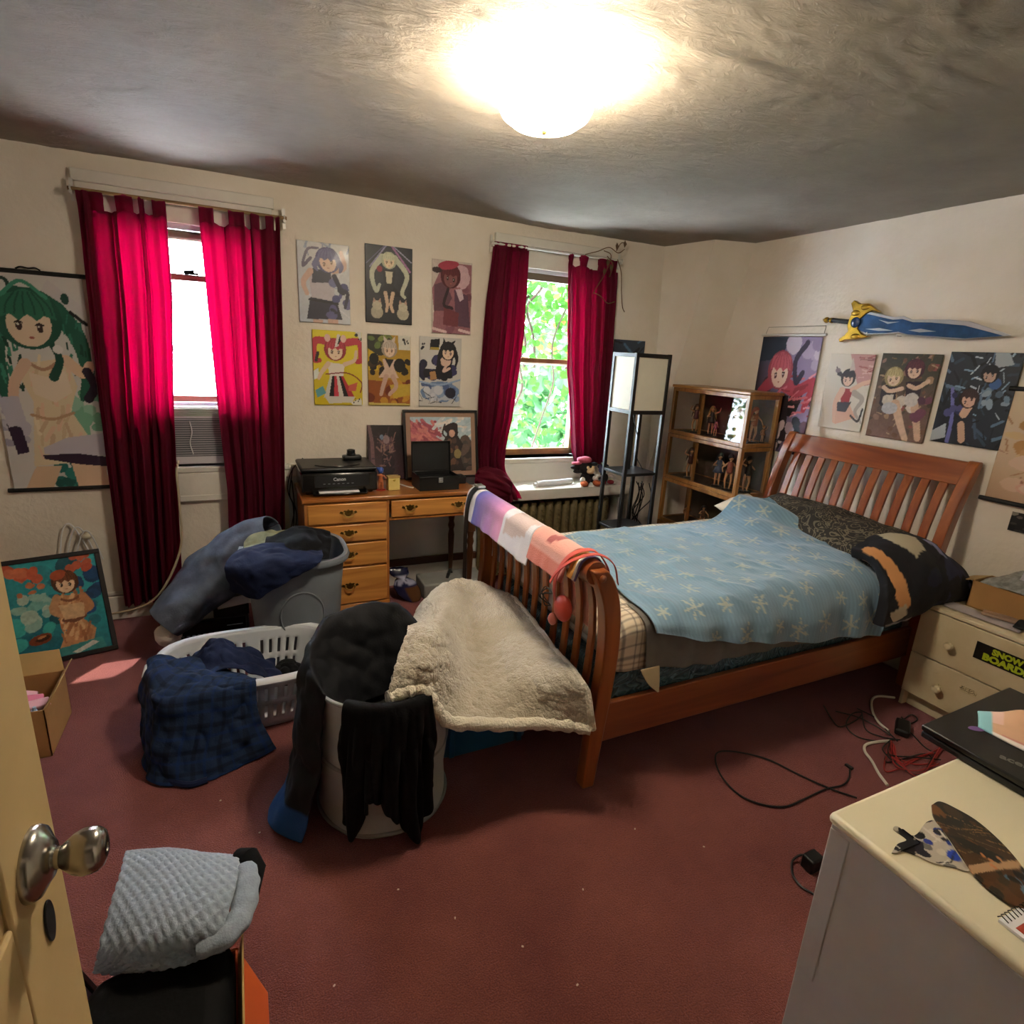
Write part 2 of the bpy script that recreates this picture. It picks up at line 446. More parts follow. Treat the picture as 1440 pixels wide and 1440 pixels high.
def plaster():
    m, nt, b = NT('ceiling_plaster'); N, L = nt.nodes, nt.links
    tc = N.new('ShaderNodeTexCoord')
    n1 = N.new('ShaderNodeTexNoise'); n1.inputs['Scale'].default_value = 1.3; n1.inputs['Detail'].default_value = 7; n1.inputs['Roughness'].default_value = .62
    L.new(tc.outputs['Object'], n1.inputs['Vector'])
    r = N.new('ShaderNodeValToRGB'); e = r.color_ramp.elements
    e[0].position = .33; e[1].position = .66; e[0].color = (*lin('827a70'), 1); e[1].color = (*lin('9a9184'), 1)
    L.new(n1.outputs[0], r.inputs[0]); L.new(r.outputs[0], b.inputs['Base Color'])
    b.inputs['Roughness'].default_value = .8
    n2 = N.new('ShaderNodeTexNoise'); n2.inputs['Scale'].default_value = 9; n2.inputs['Detail'].default_value = 8; n2.inputs['Roughness'].default_value = .72; n2.inputs['Distortion'].default_value = 1.4
    mp = N.new('ShaderNodeMapping'); mp.inputs['Scale'].default_value = (1.0, 2.4, 1); mp.inputs['Rotation'].default_value = (0, 0, .5)
    L.new(tc.outputs['Object'], mp.inputs[0]); L.new(mp.outputs[0], n2.inputs['Vector'])
    bp = N.new('ShaderNodeBump'); bp.inputs['Strength'].default_value = .6; bp.inputs['Distance'].default_value = .02
    L.new(n2.outputs[0], bp.inputs['Height']); L.new(bp.outputs[0], b.inputs['Normal'])
    return m
def ceiling():
    nx, ny = 250, 200
    x = np.linspace(XL - .05, XR + .05, nx)[None, :] + np.zeros((ny, 1)); y = np.linspace(YF - .02, YW + .05, ny)[:, None] + np.zeros((1, nx))
    # trowelled skim: strokes and ridges
    rg = 1 - np.abs(fbm(x * 2.2 + .5 * fbm(x * 1.3, y * 1.3, 0, 2, 5), y * 4.5, 0, 4, 11)) * 2.2
    m = np.clip(fbm(x * .9, y * .9, 2, 2, 21) * 1.6 + .45, 0, 1)
    st = np.clip(1 - np.abs(fbm(x * 7 + 1.5 * fbm(x * 2, y * 2, 0, 2, 8), y * 13, 0, 3, 14)) * 3, 0, 1)
    z = ZC + .004 - .004 * np.clip(rg, 0, 1) ** 3 * m - .008 * fbm(x * .8, y * 1.1, 0, 2, 31) - .0035 * st ** 2 * m
    # lifted crack near the lamp
    ct = crom(np.array([(0.62, 1.60), (.80, 1.72), (.93, 1.64), (1.13, 1.62), (1.20, 1.58), (1.28, 1.62)]), 60)
    d = np.min(np.hypot(x[..., None] - ct[:, 0], y[..., None] - ct[:, 1]), axis=2)
    z -= .007 * np.exp(-(d / .02) ** 2) * (1 - np.exp(-(d / .006) ** 2) * .8)
    G = np.stack([x, y, np.minimum(z, ZC + .02)], 2)[::-1]
    o = cloth('ceiling', G, plaster(), None, .1, 0, None, 180, -1)
    o['kind'] = 'structure'
    return o
ceiling()
def wall_with_holes(name, x0, x1, y0, y1, z0, z1, holes, mat):
    ps = []; cx = x0
    for (a, b_, c, d) in holes:
        ps.append((cx, a, y0, y1, z0, z1)); ps.append((a, b_, y0, y1, z0, c)); ps.append((a, b_, y0, y1, d, z1)); cx = b_
    ps.append((cx, x1, y0, y1, z0, z1))
    return slab(name, ps, mat)
wall_with_holes('wall_back', XL, XR + .1, YW, YW + .2, -.1, ZC + .06, [W1, W2], WALLM)
slab('wall_right', [(XR, XR + .1, YF, YW, -.1, ZC + .06)], WALLM)
slab('wall_left', [(XL - .1, XL, YF, YW + .2, -.1, ZC + .06)], WALLM)
slab('wall_front', [(XL, -.26, YF - .1, YF, -.1, ZC + .06), (.62, XR + .1, YF - .1, YF, -.1, ZC + .06), (-.26, .62, YF - .1, YF, 2.05, ZC + .06)], WALLM)
slab('wall_hallway', [(-.9, -.8, -1.5, YF - .1, -.1, 2.5), (1.1, 1.2, -1.5, YF - .1, -.1, 2.5), (-.9, 1.2, -1.6, -1.5, -.1, 2.5), (-.9, 1.2, -1.5, YF - .1, 2.42, 2.5), (-.9, 1.2, -1.5, YF, -.1, 0)], WALLM)
# sloping chimney chase in the far corner
k = .26 / .957
b = MB()
top, bot = ZC + .05, .0
def cz(z): return (ZC - z) * k
pts = lambda z: [(2.889, 3.67 + .1, z), (2.93, 3.67 - .18 + 0 * z, z)]
v = []
for z in (top, .75, 0.):
    s_ = min(cz(z), .40)
    v += [(2.895, 3.72, z), (2.995, 3.257 + s_, z), (3.276, 3.168 + s_, z), (3.33, 3.168 + s_, z), (3.33, 3.72, z)]
f = []
for i in range(2):
    for j in range(5): f.append((i * 5 + j, i * 5 + (j + 1) % 5, (i + 1) * 5 + (j + 1) % 5, (i + 1) * 5 + j))
f += [(0, 1, 2, 3, 4), (10, 11, 12, 13, 14)]
b.add(v, f); struct(b.build('wall_chase', WALLM, None, sm=False))
# lower wall, rails
slab('trim_1', [(.13 + .1, 1.56, YW - .02, YW + .01, .80, .88), (XL, -.66, YW - .012, YW + .01, .145, .165)], WHITE, .004)
slab('wall_lower_panel', [(.24, 1.56, YW - .006, YW + .01, .15, .80)], PANELM)
slab('baseboard_back', [(XL, 2.9, YW - .022, YW + .01, 0, .14)], WHITE, .004)
slab('trim_2', [(.5, 1.5, YW - .03, YW + .005, .142, .19)], M('dark_strip', '4a2a1c', .5), .003)
slab('baseboard_right', [(XR - .02, XR + .01, YF, 3.3, 0, .13)], WHITE, .004)
slab('baseboard_left', [(XL - .01, XL + .02, YF, YW, 0, .13)], WHITE, .004)

# ---------------------------------------------------------------- windows
RAILW = M('red_brown_sash_paint', '7a3a2c', .5, var=.2, vs=20)
BROWNW = M('brown_sash_wood', '8a6238', .5, var=.25, vs=15)
GREYW = M('grey_sash_paint', 'c9ccd0', .5, var=.06, vs=10)
PANE = GLASS('window_glass')
def window(nm, W, up, lo, lowrail_mat, stile_mat, label, lower_z):
    x0, x1, z0, z1 = W
    t = bpy.data.objects.new(nm, None); COL.objects.link(t); t.location = ((x0 + x1) / 2, YW, z0); t['kind'] = 'structure'
    t['label'] = label
    b = MB()
    cw = .1
    b.box(x0 - cw, x0, YW - .022, YW + .005, z0 - .02, z1 + .005); b.box(x1, x1 + cw, YW - .022, YW + .005, z0 - .02, z1 + .005)
    b.box(x0 - cw, x1 + cw, YW - .022, YW + .005, z1, z1 + .13)
    b.box(x0 - cw - .012, x1 + cw + .012, YW - .028, YW + .005, z1 + .13, z1 + .185)
    b.build('casing', WHITE, t, .004)
    b = MB()
    for (a, c) in ((x0 - .005, x0 + .022), (x1 - .022, x1 + .005)): b.box(a, c, YW, YW + .2, z0, z1)
    b.box(x0, x1, YW, YW + .2, z1 - .022, z1 + .005)
    b.build('jamb', stile_mat, t, .003)
    b = MB(); b.box(x0 - cw - .03, x1 + cw + .03, YW - .028, YW + .2, z0 - .035, z0); b.build('stool', WHITE, t, .008)
    b = MB(); b.box(x0 - cw, x1 + cw, YW - .024, YW + .005, z0 - .19, z0 - .035); b.box(x0 - cw, x1 + cw, YW - .03, YW + .005, z0 - .20, z0 - .165); b.build('apron', WHITE, t, .004)
    for nme, (a, c), y, rm in (('upper_sash', up, YW + .12, stile_mat), ('lower_sash', lo, YW + .075, lowrail_mat)):
        b = MB(); xa, xb = x0 + .022, x1 - .022
        b.box(xa, xa + .038, y, y + .035, a, c); b.box(xb - .038, xb, y, y + .035, a, c)
        b.box(xa, xb, y, y + .035, a, a + (.045 if nme == 'lower_sash' else .03)); b.box(xa, xb, y, y + .035, c - .032, c)
        s = b.build(nme, rm, t, .003)
        g = MB(); g.box(xa + .03, xb - .03, y + .015, y + .019, a + .025, c - .025); g.build('pane', PANE, s, sm=False)
    return t
w1 = window('window_1', W1, (1.51, 2.13), (1.225, 1.915), RAILW, GREYW, 'white cased window holding the air conditioner, between the two leftmost maroon curtains', 1.225)
b = MB(); b.tube([(-.22, YW + .06, 1.922), (-.17, YW + .06, 1.93)], .012, 8); b.box(-.20, -.15, YW + .05, YW + .075, 1.915, 1.925); b.build('sash_lock', M('dark_metal', '2c2a28', .4, .8), w1)
w2 = window('window_2', W2, (1.53, 2.13), (.88, 1.575), BROWNW, GREYW, 'window with ivy outside above the radiator shelf', .88)
SH = M('shade_cloth', '756a58', .8, var=.08, vs=5, stretch=(1, 1, 8))
b = MB(); b.tube([(W2[0] + .02, YW + .03, 2.19), (W2[1] - .02, YW + .03, 2.19)], .03, 14); b.box(W2[0] + .03, W2[1] - .03, YW + .02, YW + .03, 2.085, 2.19); b.build('roller_shade', SH, w2)
b = MB(); b.tube([(W1[0] + .02, YW + .03, 2.10), (W1[1] - .02, YW + .03, 2.10)], .025, 14); b.build('roller_shade', SH, w1)

# ---------------------------------------------------------------- curtains
CURT = CLOTH_T('maroon_curtain_cloth', '581426', 'cc1870', .36)
RODM = M('wooden_rod', '8a6a46', .5, var=.2, vs=12)
for nm, x0, x1, z, lb in (('curtain_rod', -.66, .30, 2.235, 'thin rod holding the two curtains over the air conditioner window'), ('curtain_rod', 1.5, 2.5, 2.262, 'thin pale rod holding the two curtains over the ivy window')):
    t = thing(nm, lb, 'curtain rod', ((x0 + x1) / 2, 3.6, z))
    b = MB(); b.tube([(x0, 3.6, z), (x1, 3.6, z)], .009, 10); b.build('rod', RODM if x0 < 0 else M('white_metal', 'd8d6d0', .4, .3), t)
    for xx in (x0 + .012, x1 - .012):
        b = MB(); b.box(xx - .006, xx + .006, 3.588, YW - .04, z - .02, z - .008); b.box(xx - .008, xx + .008, YW - .046, YW - .040, z - .05, z + .05); b.tube([(xx, 3.595, z - .012), (xx, 3.583, z), (xx, 3.59, z + .012)], .004, 6)
        b.build('bracket', M('white_metal', 'd8d6d0', .4, .3), t)
def interp(kp, t):
    return np.interp(t, [p[0] for p in kp], [p[1] for p in kp])
def curtain(label, zt, zb, xl, xr, tabs, rodz, npl, seed, yoff=None, amp=.020, sag=.03, yc=3.6):
    """xl, xr: lists of (z, x) from low to high"""
    nu, nv = 110, 70
    s = np.linspace(0, 1, nu)[None, :]; t = np.linspace(0, 1, nv)[:, None]
    zb_ = zb if not isinstance(zb, (list, tuple)) else np.interp(s, np.linspace(0, 1, len(zb)), zb)
    tabsn = [((a + c) / 2) for a, c in tabs]
    top = zt - sag * np.clip(np.min(np.abs((s[..., None] - np.array(tabsn)) / .12), axis=2), 0, 1)
    z = top * (1 - t) + zb_ * t
    XL_ = interp(xl, z); XR_ = interp(xr, z)
    ss = s + .03 * np.sin(2 * pi * s * npl * .5 + seed) + .02 * fbm(s * 4, t * 1.6, seed, 2, seed)
    ss = (ss - ss[:, :1]) / (ss[:, -1:] - ss[:, :1])
    x = XL_ + (XR_ - XL_) * ss
    ph = 2 * pi * npl * (s + .05 * fbm(s * 3 + seed, t * .8, 0, 2, seed)) + seed
    A = amp * (.55 + .45 * t) * (1 + .5 * fbm(s * 5, t * 1.5, seed + 3, 2, seed + 9))
    y = yc + A * np.sin(ph) + .35 * A * np.sin(2.3 * ph + 1) + .008 * fbm(s * 9, t * 14, seed, 2, seed)
    if yoff: y = y - np.interp(z, [p[0] for p in yoff], [p[1] for p in yoff])
    G = np.stack([x, y + 0 * x, z + 0 * x], 2)
    th = thing('maroon_curtain', label, 'curtain', (float(x.mean()), yc, float(np.min(z))), 'maroon window curtains')
    cloth('cloth', G, CURT, th, .0022, 1)
    for a, c in tabs:
        ia, ic = int(a * (nu - 1)), max(int(c * (nu - 1)), int(a * (nu - 1)) + 3)
        row = G[0, ia:ic + 1]; n = len(row)
        prof = [(0, 0, 0.), (.35, -.004, .5), (.8, -.014, .9), (1.0, 0., 1.0), (.8, .014, .9), (.3, .008, .5)]
        rows = []
        for q, dy, w in prof:
            r_ = row.copy(); r_[:, 2] = row[:, 2] + (rodz + .012 - row[:, 2]) * q
            r_[:, 1] = row[:, 1] * (1 - w) + (3.6 + dy) * w if q else row[:, 1]
            rows.append(r_)
        lowr = row.copy(); lowr[:, 2] -= .016; lowr[:, 1] -= .003
        rows = [lowr] + rows
        cloth('tab', np.array(rows), CURT, th, .002, 1)
    return th
curtain('maroon tab-top curtain hanging beside the long hanging scroll, left of the air conditioner', 2.185, [.085, .1, .12, .15], [(.1, -.665), (1.2, -.655), (2.28, -.628)], [(.15, -.371), (.7, -.345), (1.2, -.319), (1.8, -.272), (2.28, -.262)],
        [(0, .3), (.47, .62), (.68, .80), (.87, 1.)], 2.235, 6.5, 1, amp=.022)
curtain('maroon tab-top curtain with its foot behind the grey plastic bin, right of the air conditioner', 2.185, .36, [(.4, -.107), (.75, -.093), (1.27, -.108), (2.28, -.122)], [(.4, .20), (.95, .225), (1.6, .25), (2.28, .266)],
        [(0, .15), (.37, .5), (.6, .74), (.78, .88), (.91, 1.)], 2.235, 6.2, 4, amp=.020)
hc3 = curtain('maroon curtain with its foot heaped on the shelf end beside the desk', 2.255, [.60, .61, .64, .66], [(.6, 1.45), (.72, 1.452), (1.3, 1.455), (1.9, 1.48), (2.3, 1.522)], [(.6, 1.70), (.72, 1.66), (.85, 1.645), (1.16, 1.705), (1.7, 1.76), (2.3, 1.762)],
        [(0, .98)], 2.262, 5.5, 7, yoff=[(.60, .27), (.70, .25), (.80, .04), (.95, 0), (2.3, 0)], amp=.020, sag=.01)
curtain('maroon curtain with dried twigs at its top, behind the tall black shelf lamp', 2.215, [.79, .80, .83], [(.8, 2.275), (.9, 2.225), (1.5, 2.13), (2.3, 2.06)], [(.8, 2.51), (.9, 2.509), (2.15, 2.472), (2.3, 2.462)],
        [(0, .13), (.23, .36), (.62, .98)], 2.262, 5.2, 2, amp=.020)

n_, m_ = 60, 36; G = np.zeros((m_, n_ + 1, 3)); cpt = np.array(Y(702, 684, 3.335))
pth = crom(np.array([cpt + (-.15, .03, .07), cpt + (-.09, .0, .055), cpt + (-.01, -.005, .015), cpt + (.06, .0, -.03), cpt + (.085, .01, -.05)]), m_)
for i in range(m_):
    r_ = .075 * sin(pi * (.10 + .86 * i / (m_ - 1))) ** .6 + .004
    for j in range(n_ + 1):
        q = 2 * pi * j / n_; rr_ = r_ * (1 + .16 * sin(5 * q + i * .12) + .08 * sin(11 * q - i * .2)); G[i, j] = pth[i] + np.array((.25 * rr_ * cos(q), .62 * rr_ * sin(q), .95 * rr_ * cos(q)))
cloth('heaped_foot', G[:, ::-1], CURT, hc3, .002, 1)
# ---------------------------------------------------------------- ceiling light
def emis(name, col, st):
    m, nt, b = NT(name); b.inputs['Base Color'].default_value = (*lin(col), 1)
    b.inputs['Emission Color'].default_value = (*lin(col), 1); b.inputs['Emission Strength'].default_value = st
    return m
LC = (.905, 1.785)
t = thing('ceiling_light', 'lit frosted glass dome light on the plaster ceiling', 'ceiling light', (LC[0], LC[1], 2.25))
b = MB(); b.lathe([(.02, 2.262), (.06, 2.265), (.10, 2.277), (.132, 2.299), (.144, 2.321), (.146, 2.338), (.142, 2.338), (.140, 2.321), (.128, 2.302), (.097, 2.281), (.02, 2.268)], (LC[0], LC[1], 0), 40, cap=False)
b.build('glass_dome', emis('lit_frosted_glass', 'fff0d8', LAMP_W), t)
b = MB(); b.lathe([(.0, 2.251), (.007, 2.253), (.009, 2.259), (.005, 2.265), (.004, 2.42), (.0, 2.42)], (LC[0], LC[1], 0), 16, cap=False); b.build('finial', M('brass', 'b08a4a', .3, .9), t)
b = MB(); b.lathe([(0, 2.372), (.05, 2.375), (.075, 2.395), (.08, 2.43), (0, 2.43)], (LC[0], LC[1], 0), 28, cap=False); b.build('ceiling_plate', M('white_metal', 'd8d6d0', .4, .3), t)
bl = bpy.data.lights.new('bulb', 'POINT'); bl.energy = BULB_W; bl.color = (1, .86, .62); bl.shadow_soft_size = .04
bo = bpy.data.objects.new('bulb', bl); COL.objects.link(bo); bo.parent = t; bo.location = (.06, -.02, 2.345 - 2.25)
# ================================================================ desk and what stands on it
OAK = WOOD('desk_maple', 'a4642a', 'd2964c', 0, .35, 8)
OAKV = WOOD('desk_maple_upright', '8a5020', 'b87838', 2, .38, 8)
OAKD = WOOD('desk_top_wood', '7a4418', 'a4652a', 0, .28, 7, .5)
BRASS = M('antique_brass', '6a5426', .38, .85, var=.4, vs=60)
BRASSL = M('worn_brass', 'c0a058', .3, .9)
BLK = M('black_plastic', '111214', .42, 0, var=.1, vs=20)
BLKM = M('black_matte', '0c0c0d', .7)
BLKG = M('black_gloss', '0b0b0c', .18, coat=.4)
DX0, DX1, DY0, DY1, DH = .285, 1.31, 3.195, 3.63, .77
desk = thing('writing_desk', 'maple desk with four left drawers and brass pulls under the six posters', 'desk', ((DX0 + DX1) / 2, 3.42, 0))
b = MB(); b.box(DX0 - .012, DX1 + .012, DY0 - .015, DY1, DH - .024, DH); b.build('desk_top', OAKD, desk, .006)
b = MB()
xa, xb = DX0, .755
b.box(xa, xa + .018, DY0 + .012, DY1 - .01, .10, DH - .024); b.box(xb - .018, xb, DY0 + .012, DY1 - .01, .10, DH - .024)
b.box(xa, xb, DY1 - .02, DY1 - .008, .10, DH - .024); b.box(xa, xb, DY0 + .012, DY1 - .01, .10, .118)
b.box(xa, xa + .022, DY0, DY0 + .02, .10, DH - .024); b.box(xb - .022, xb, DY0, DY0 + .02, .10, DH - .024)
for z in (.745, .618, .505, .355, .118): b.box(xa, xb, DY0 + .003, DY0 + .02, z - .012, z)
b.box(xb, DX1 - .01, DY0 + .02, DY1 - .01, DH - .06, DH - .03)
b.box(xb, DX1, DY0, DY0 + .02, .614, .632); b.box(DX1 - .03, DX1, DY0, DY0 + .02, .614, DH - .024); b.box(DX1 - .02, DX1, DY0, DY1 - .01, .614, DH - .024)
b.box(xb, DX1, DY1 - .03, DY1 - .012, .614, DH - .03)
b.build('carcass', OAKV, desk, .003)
b = MB()   # scalloped plinth
n = 24; prof = []
for i in range(n + 1):
    u = i / n; x = xa + (xb - xa) * u
    c = abs(u - .5) * 2
    z = .0 if c > .86 else (.045 + .018 * cos(c * 9) if c > .2 else .035 + .025 * (1 - c / .2))
    prof.append((x, max(0, z)))
poly = prof + [(xb, .115), (xa, .115)]
b.prism(poly, lambda x, z, t: (x, DY0 - .006 + t, z), .024)
b.box(xa - .004, xa + .014, DY0 + .018, DY1 - .02, .02, .115); b.box(xb - .014, xb + .004, DY0 + .018, DY1 - .02, .02, .115)
b.build('scalloped_base', OAK, desk, .002)
def pull(drawer, x, z, y):
    p = MB()
    o = [(-.05, .0), (-.042, .012), (-.03, .006), (-.022, .016), (-.008, .013), (0, .022), (.008, .013), (.022, .016), (.03, .006), (.042, .012), (.05, 0), (.036, -.006), (.02, -.006), (.012, -.016), (0, -.02), (-.012, -.016), (-.02, -.006), (-.036, -.006)]
    p.prism([(x + a, z + c) for a, c in o], lambda a, c, t: (a, y - t, c), .003)
    pl = p.build('pull_plate', BRASS, drawer, .0008)
    q = MB(); q.tube([(x - .026, y - .004, z + .002), (x - .028, y - .016, z), (x - .02, y - .022, z - .014), (x, y - .024, z - .02), (x + .02, y - .022, z - .014), (x + .028, y - .016, z), (x + .026, y - .004, z + .002)], [.003, .003, .0035, .0048, .0035, .003, .003], 8)
    q.ball((x - .026, y - .006, z + .002), .006, 8, 6); q.ball((x + .026, y - .006, z + .002), .006, 8, 6)
    q.build('bail', BRASSL, drawer)
for (z0, z1) in ((.623, .733), (.510, .606), (.360, .492), (.124, .343)):
    d = MB(); d.box(xa + .016, xb - .016, DY0 - .010, DY0 + .003, z0 - .003, z1 + .003); d.box(xa + .03, xb - .03, DY0 + .003, DY1 - .05, z0, z1)
    dr = d.build('drawer', OAK, desk, .006); pull(dr, (xa + xb) / 2, (z0 + z1) / 2 + .004, DY0 - .010)
d = MB(); d.box(xb + .01, DX1 - .024, DY0 - .010, DY0 + .003, .634, .736); d.box(xb + .02, DX1 - .03, DY0 + .003, DY1 - .05, .64, .70)
dr = d.build('wide_drawer', OAK, desk, .006); pull(dr, xb + .12, .69, DY0 - .010); pull(dr, DX1 - .13, .69, DY0 - .010)
for yy in (DY0 + .03, DY1 - .04):
    b = MB(); b.box(DX1 - .052, DX1 - .004, yy - .024, yy + .024, .50, .615); b.lathe([(.012, 0), (.018, .01), (.020, .04), (.012, .055), (.018, .07), (.013, .10), (.022, .36), (.016, .40), (.024, .43), (.017, .46), (.024, .5)], (DX1 - .028, yy, 0), 16)
    b.build('turned_leg', WOOD('dark_turned_wood', '3a2010', '5a3418', 2), desk, .002)

# printer
pr = thing('inkjet_printer', 'black inkjet printer with paper in its tray, on the left end of the desk', 'printer', (.49, 3.4, DH))
px0, px1, py0, py1 = .285, .705, 3.275, 3.60
b = MB(); b.box(px0, px1, py0, py1, DH + .012, DH + .125); b.box(px0 + .02, px1 - .02, py0 + .02, py1, DH, DH + .02); b.build('body', BLKG, pr, .018, seg=3)
b = MB(); b.box(px0 - .002, px1 + .002, py0 + .012, py1 + .002, DH + .127, DH + .152); b.build('scanner_lid', BLK, pr, .012, seg=3)
b = MB(); b.prism([(.38 + .23 * (i / 16), DH + .1525) for i in range(17)], lambda a, c, t: (a, py0 + .03 + .05 * (1 - sin(pi * (a - .38) / .23)) + t * 0 + (.06 if t else 0), c), .002) if False else b.tube([(.37, py0 + .09, DH + .153), (.42, py0 + .05, DH + .154), (.495, py0 + .035, DH + .154), (.57, py0 + .05, DH + .154), (.62, py0 + .09, DH + .153)], .004, 6); b.build('lid_arc', BLKG, pr)
b = MB(); b.box(px0 + .07, px1 - .05, py0 - .004, py0 + .004, DH + .045, DH + .115); b.build('front_panel', M('dark_grey_plastic', '191b1e', .35), pr, .003)
b = MB(); b.box(px0 + .06, px1 - .07, py0 - .045, py0 + .02, DH + .008, DH + .016); b.box(px0 + .055, px0 + .065, py0 - .045, py0 + .02, DH + .008, DH + .028); b.box(px1 - .075, px1 - .065, py0 - .045, py0 + .02, DH + .008, DH + .028); tr = b.build('paper_tray', BLKG, pr, .003)
b = MB(); b.box(px0 + .09, px1 - .11, py0 - .036, py0 + .02, DH + .017, DH + .021); b.build('paper', M('paper', 'e6e6ea', .6), tr, sm=False)
WLET = M('pale_grey_lettering', 'c9ccd0', .4)
text('lettering', 'Canon', .026, WLET, frame4((.49, py0 - .0046, DH + .088), (1, 0, 0), (0, 0, 1)), pr, bold=.0006)
b = MB()
for i in range(7): b.box(.40 + i * .026, .412 + i * .026, py0 - .0055, py0 - .003, DH + .062, DH + .065)
b.build('button_row', M('grey_button', '8a8f96', .4), pr)
b = MB(); b.box(.48, .50, py0 + .05, py0 + .058, DH + .152, DH + .1535); b.build('emblem', M('steel', 'b8bcc0', .3, .8), pr)
# camera on the printer lid
cm = thing('compact_camera', 'small black camera lying lens-up on the printer lid', 'camera', (.60, 3.53, DH + .152))
b = MB(); b.box(.55, .66, 3.50, 3.56, DH + .153, DH + .178); b.build('body', BLK, cm, .008, seg=3)
b = MB(); b.lathe([(.027, .178), (.027, .19), (.025, .192), (.025, .212), (.019, .213), (.017, .205), (0, .204)], (.60, 3.53, DH), 24); b.build('lens', BLKG, cm)
# figure on desk
fg = thing('toy_figurine', 'tiny red and blue toy figure between the printer and the yellow box', 'figurine', (.735, 3.33, DH))
b = MB(); b.lathe([(.030, 0), (.030, .006), (.026, .008), (0, .008)], (.735, 3.33, DH), 20); b.build('stand', M('red_plastic', '8a2a20', .4), fg)
b = MB(); b.tube([(.727, 3.33, DH + .006), (.73, 3.33, DH + .05)], [.008, .010], 8); b.tube([(.745, 3.33, DH + .006), (.742, 3.33, DH + .05)], [.008, .010], 8); b.lathe([(.006, .045), (.016, .05), (.013, .075), (.016, .09), (.006, .098)], (.736, 3.33, DH), 14)
b.tube([(.752, 3.33, DH + .088), (.768, 3.32, DH + .07)], .005, 6); b.tube([(.722, 3.33, DH + .088), (.708, 3.325, DH + .10)], .005, 6); b.build('body', M('tan_red_plastic', 'a4603c', .45, var=.4, vs=60), fg)
b = MB(); b.ball((.737, 3.33, DH + .115), .016, 12, 8); b.ball((.737, 3.335, DH + .122), (.019, .018, .016), 12, 8); b.ball((.72, 3.335, DH + .13), .008); b.build('hair', M('blue_plastic', '3a56a0', .4), fg)
# yellow box
yb = thing('yellow_box', 'small pale yellow cardboard box in front of the dark print, middle of the desk', 'box', (.80, 3.33, DH))
b = MB(); b.box(.775, .845, 3.30, 3.36, DH, DH + .075); b.build('carton', M('yellow_card', 'd2bf72', .5, var=.08, vs=12), yb, .003)
b = MB(); b.box(.772, .848, 3.297, 3.363, DH + .075, DH + .083); b.tube([(.772, 3.31, DH + .083), (.848, 3.31, DH + .083)], .006, 6); b.build('lid_flap', M('tan_card', 'a98a50', .6), yb, .002)
b = MB(); b.ball((.81, 3.298, DH + .062), (.007, .003, .007), 10, 6); b.build('round_seal', M('gold_foil', 'e8c860', .25, .7), yb)
# black metal lock box, open
lb = thing('lock_box', 'open black metal lock box with a silver latch on the desk', 'lock box', (1.075, 3.35, DH))
def ry(y): return y
b = MB()
x0, x1, y0, y1, z0, z1 = .95, 1.20, 3.24, 3.42, DH, DH + .088
b.box(x0, x1, y0, y0 + .004, z0, z1); b.box(x0, x1, y1 - .004, y1, z0, z1); b.box(x0, x0 + .004, y0, y1, z0, z1); b.box(x1 - .004, x1, y0, y1, z0, z1); b.box(x0, x1, y0, y1, z0, z0 + .004)
b.box(x0 - .003, x1 + .003, y0 - .003, y0 + .003, z1 - .012, z1); b.box(x0 + .004, x1 - .004, y0 + .004, y1 - .004, z0 + .06, z0 + .064)
b.build('box_body', M('black_steel', '141516', .38, .1, var=.15, vs=12), lb, .003)
b = MB(); R = Matrix.Rotation(radians(-6), 3, 'X')
b.box(x0, x1, y1 + .0, y1 + .004, z1, z1 + .185, R, (1.07, y1, z1)); b.box(x0, x0 + .004, y1 - .022, y1 + .004, z1, z1 + .185, R, (1.07, y1, z1)); b.box(x1 - .004, x1, y1 - .022, y1 + .004, z1, z1 + .185, R, (1.07, y1, z1)); b.box(x0, x1, y1 - .022, y1 + .004, z1 + .181, z1 + .185, R, (1.07, y1, z1))
b.build('open_lid', MATS['black_steel'], lb, .003)
b = MB(); b.box(1.066, 1.094, y0 - .009, y0 - .002, z0 + .05, z0 + .08); b.box(1.07, 1.09, y0 - .012, y0 - .008, z0 + .058, z0 + .066); b.build('latch', M('steel', 'b8bcc0', .3, .8), lb, .002)
# dark things by the lock box
b = MB(); b.box(1.225, 1.30, 3.38, 3.46, DH, DH + .05); tag(b.build('black_case', BLK, None, .006), 'small black case on the desk between the lock box and the curtain', 'case')
o = thing('white_cable', 'short white cable lying left of the lock box on the desk', 'cable', (.89, 3.4, DH))
b = MB(); b.tube(crom([(.86, 3.52, DH + .004), (.885, 3.42, DH + .004), (.91, 3.36, DH + .004), (.935, 3.33, DH + .004)], 20), .004, 6); b.build('lead', M('white_rubber', 'd8d8da', .5), o)
# prints leaning on the wall at the back of the desk
a = Art(70, 90, '2c1f26').grad('4a3038', '1c1418', 70); a.line([(.04, 1), (.12, .6), (.1, 0)], .05, '6a4c50'); a.ell(.52, .62, .2, .19, '5a4048', 0, .5); a.ell(.52, .3, .17, .25, '241820', 0, .5); a.dabs(30, ['6a4a4c', '7c5a58', '3a2a34'], .2, .018, 4, .3, .7, .2, .8); a.ell(.5, .74, .09, .08, '8a7478'); a.ell(.38, .78, .05, .05, '6c7c92'); a.dabs(9, ['8a6a60'], .15, .015, 8, .3, .7, .4, .6); a.grain(.3)
t = thing('canvas_print', 'dark purple print without a frame leaning beside the printer', 'print', (.835, 3.62, DH))
c0, c1 = Y(527, 662, 3.56), Y(566, 670, 3.56)
print_sheet('printed_sheet', [(.72, 3.585, DH + .003), (.965, 3.585, DH + .003), (.955, 3.655, 1.113), (.725, 3.655, 1.115)], a, VCOL('print_gloss', .3, coat=.3), t, .012)
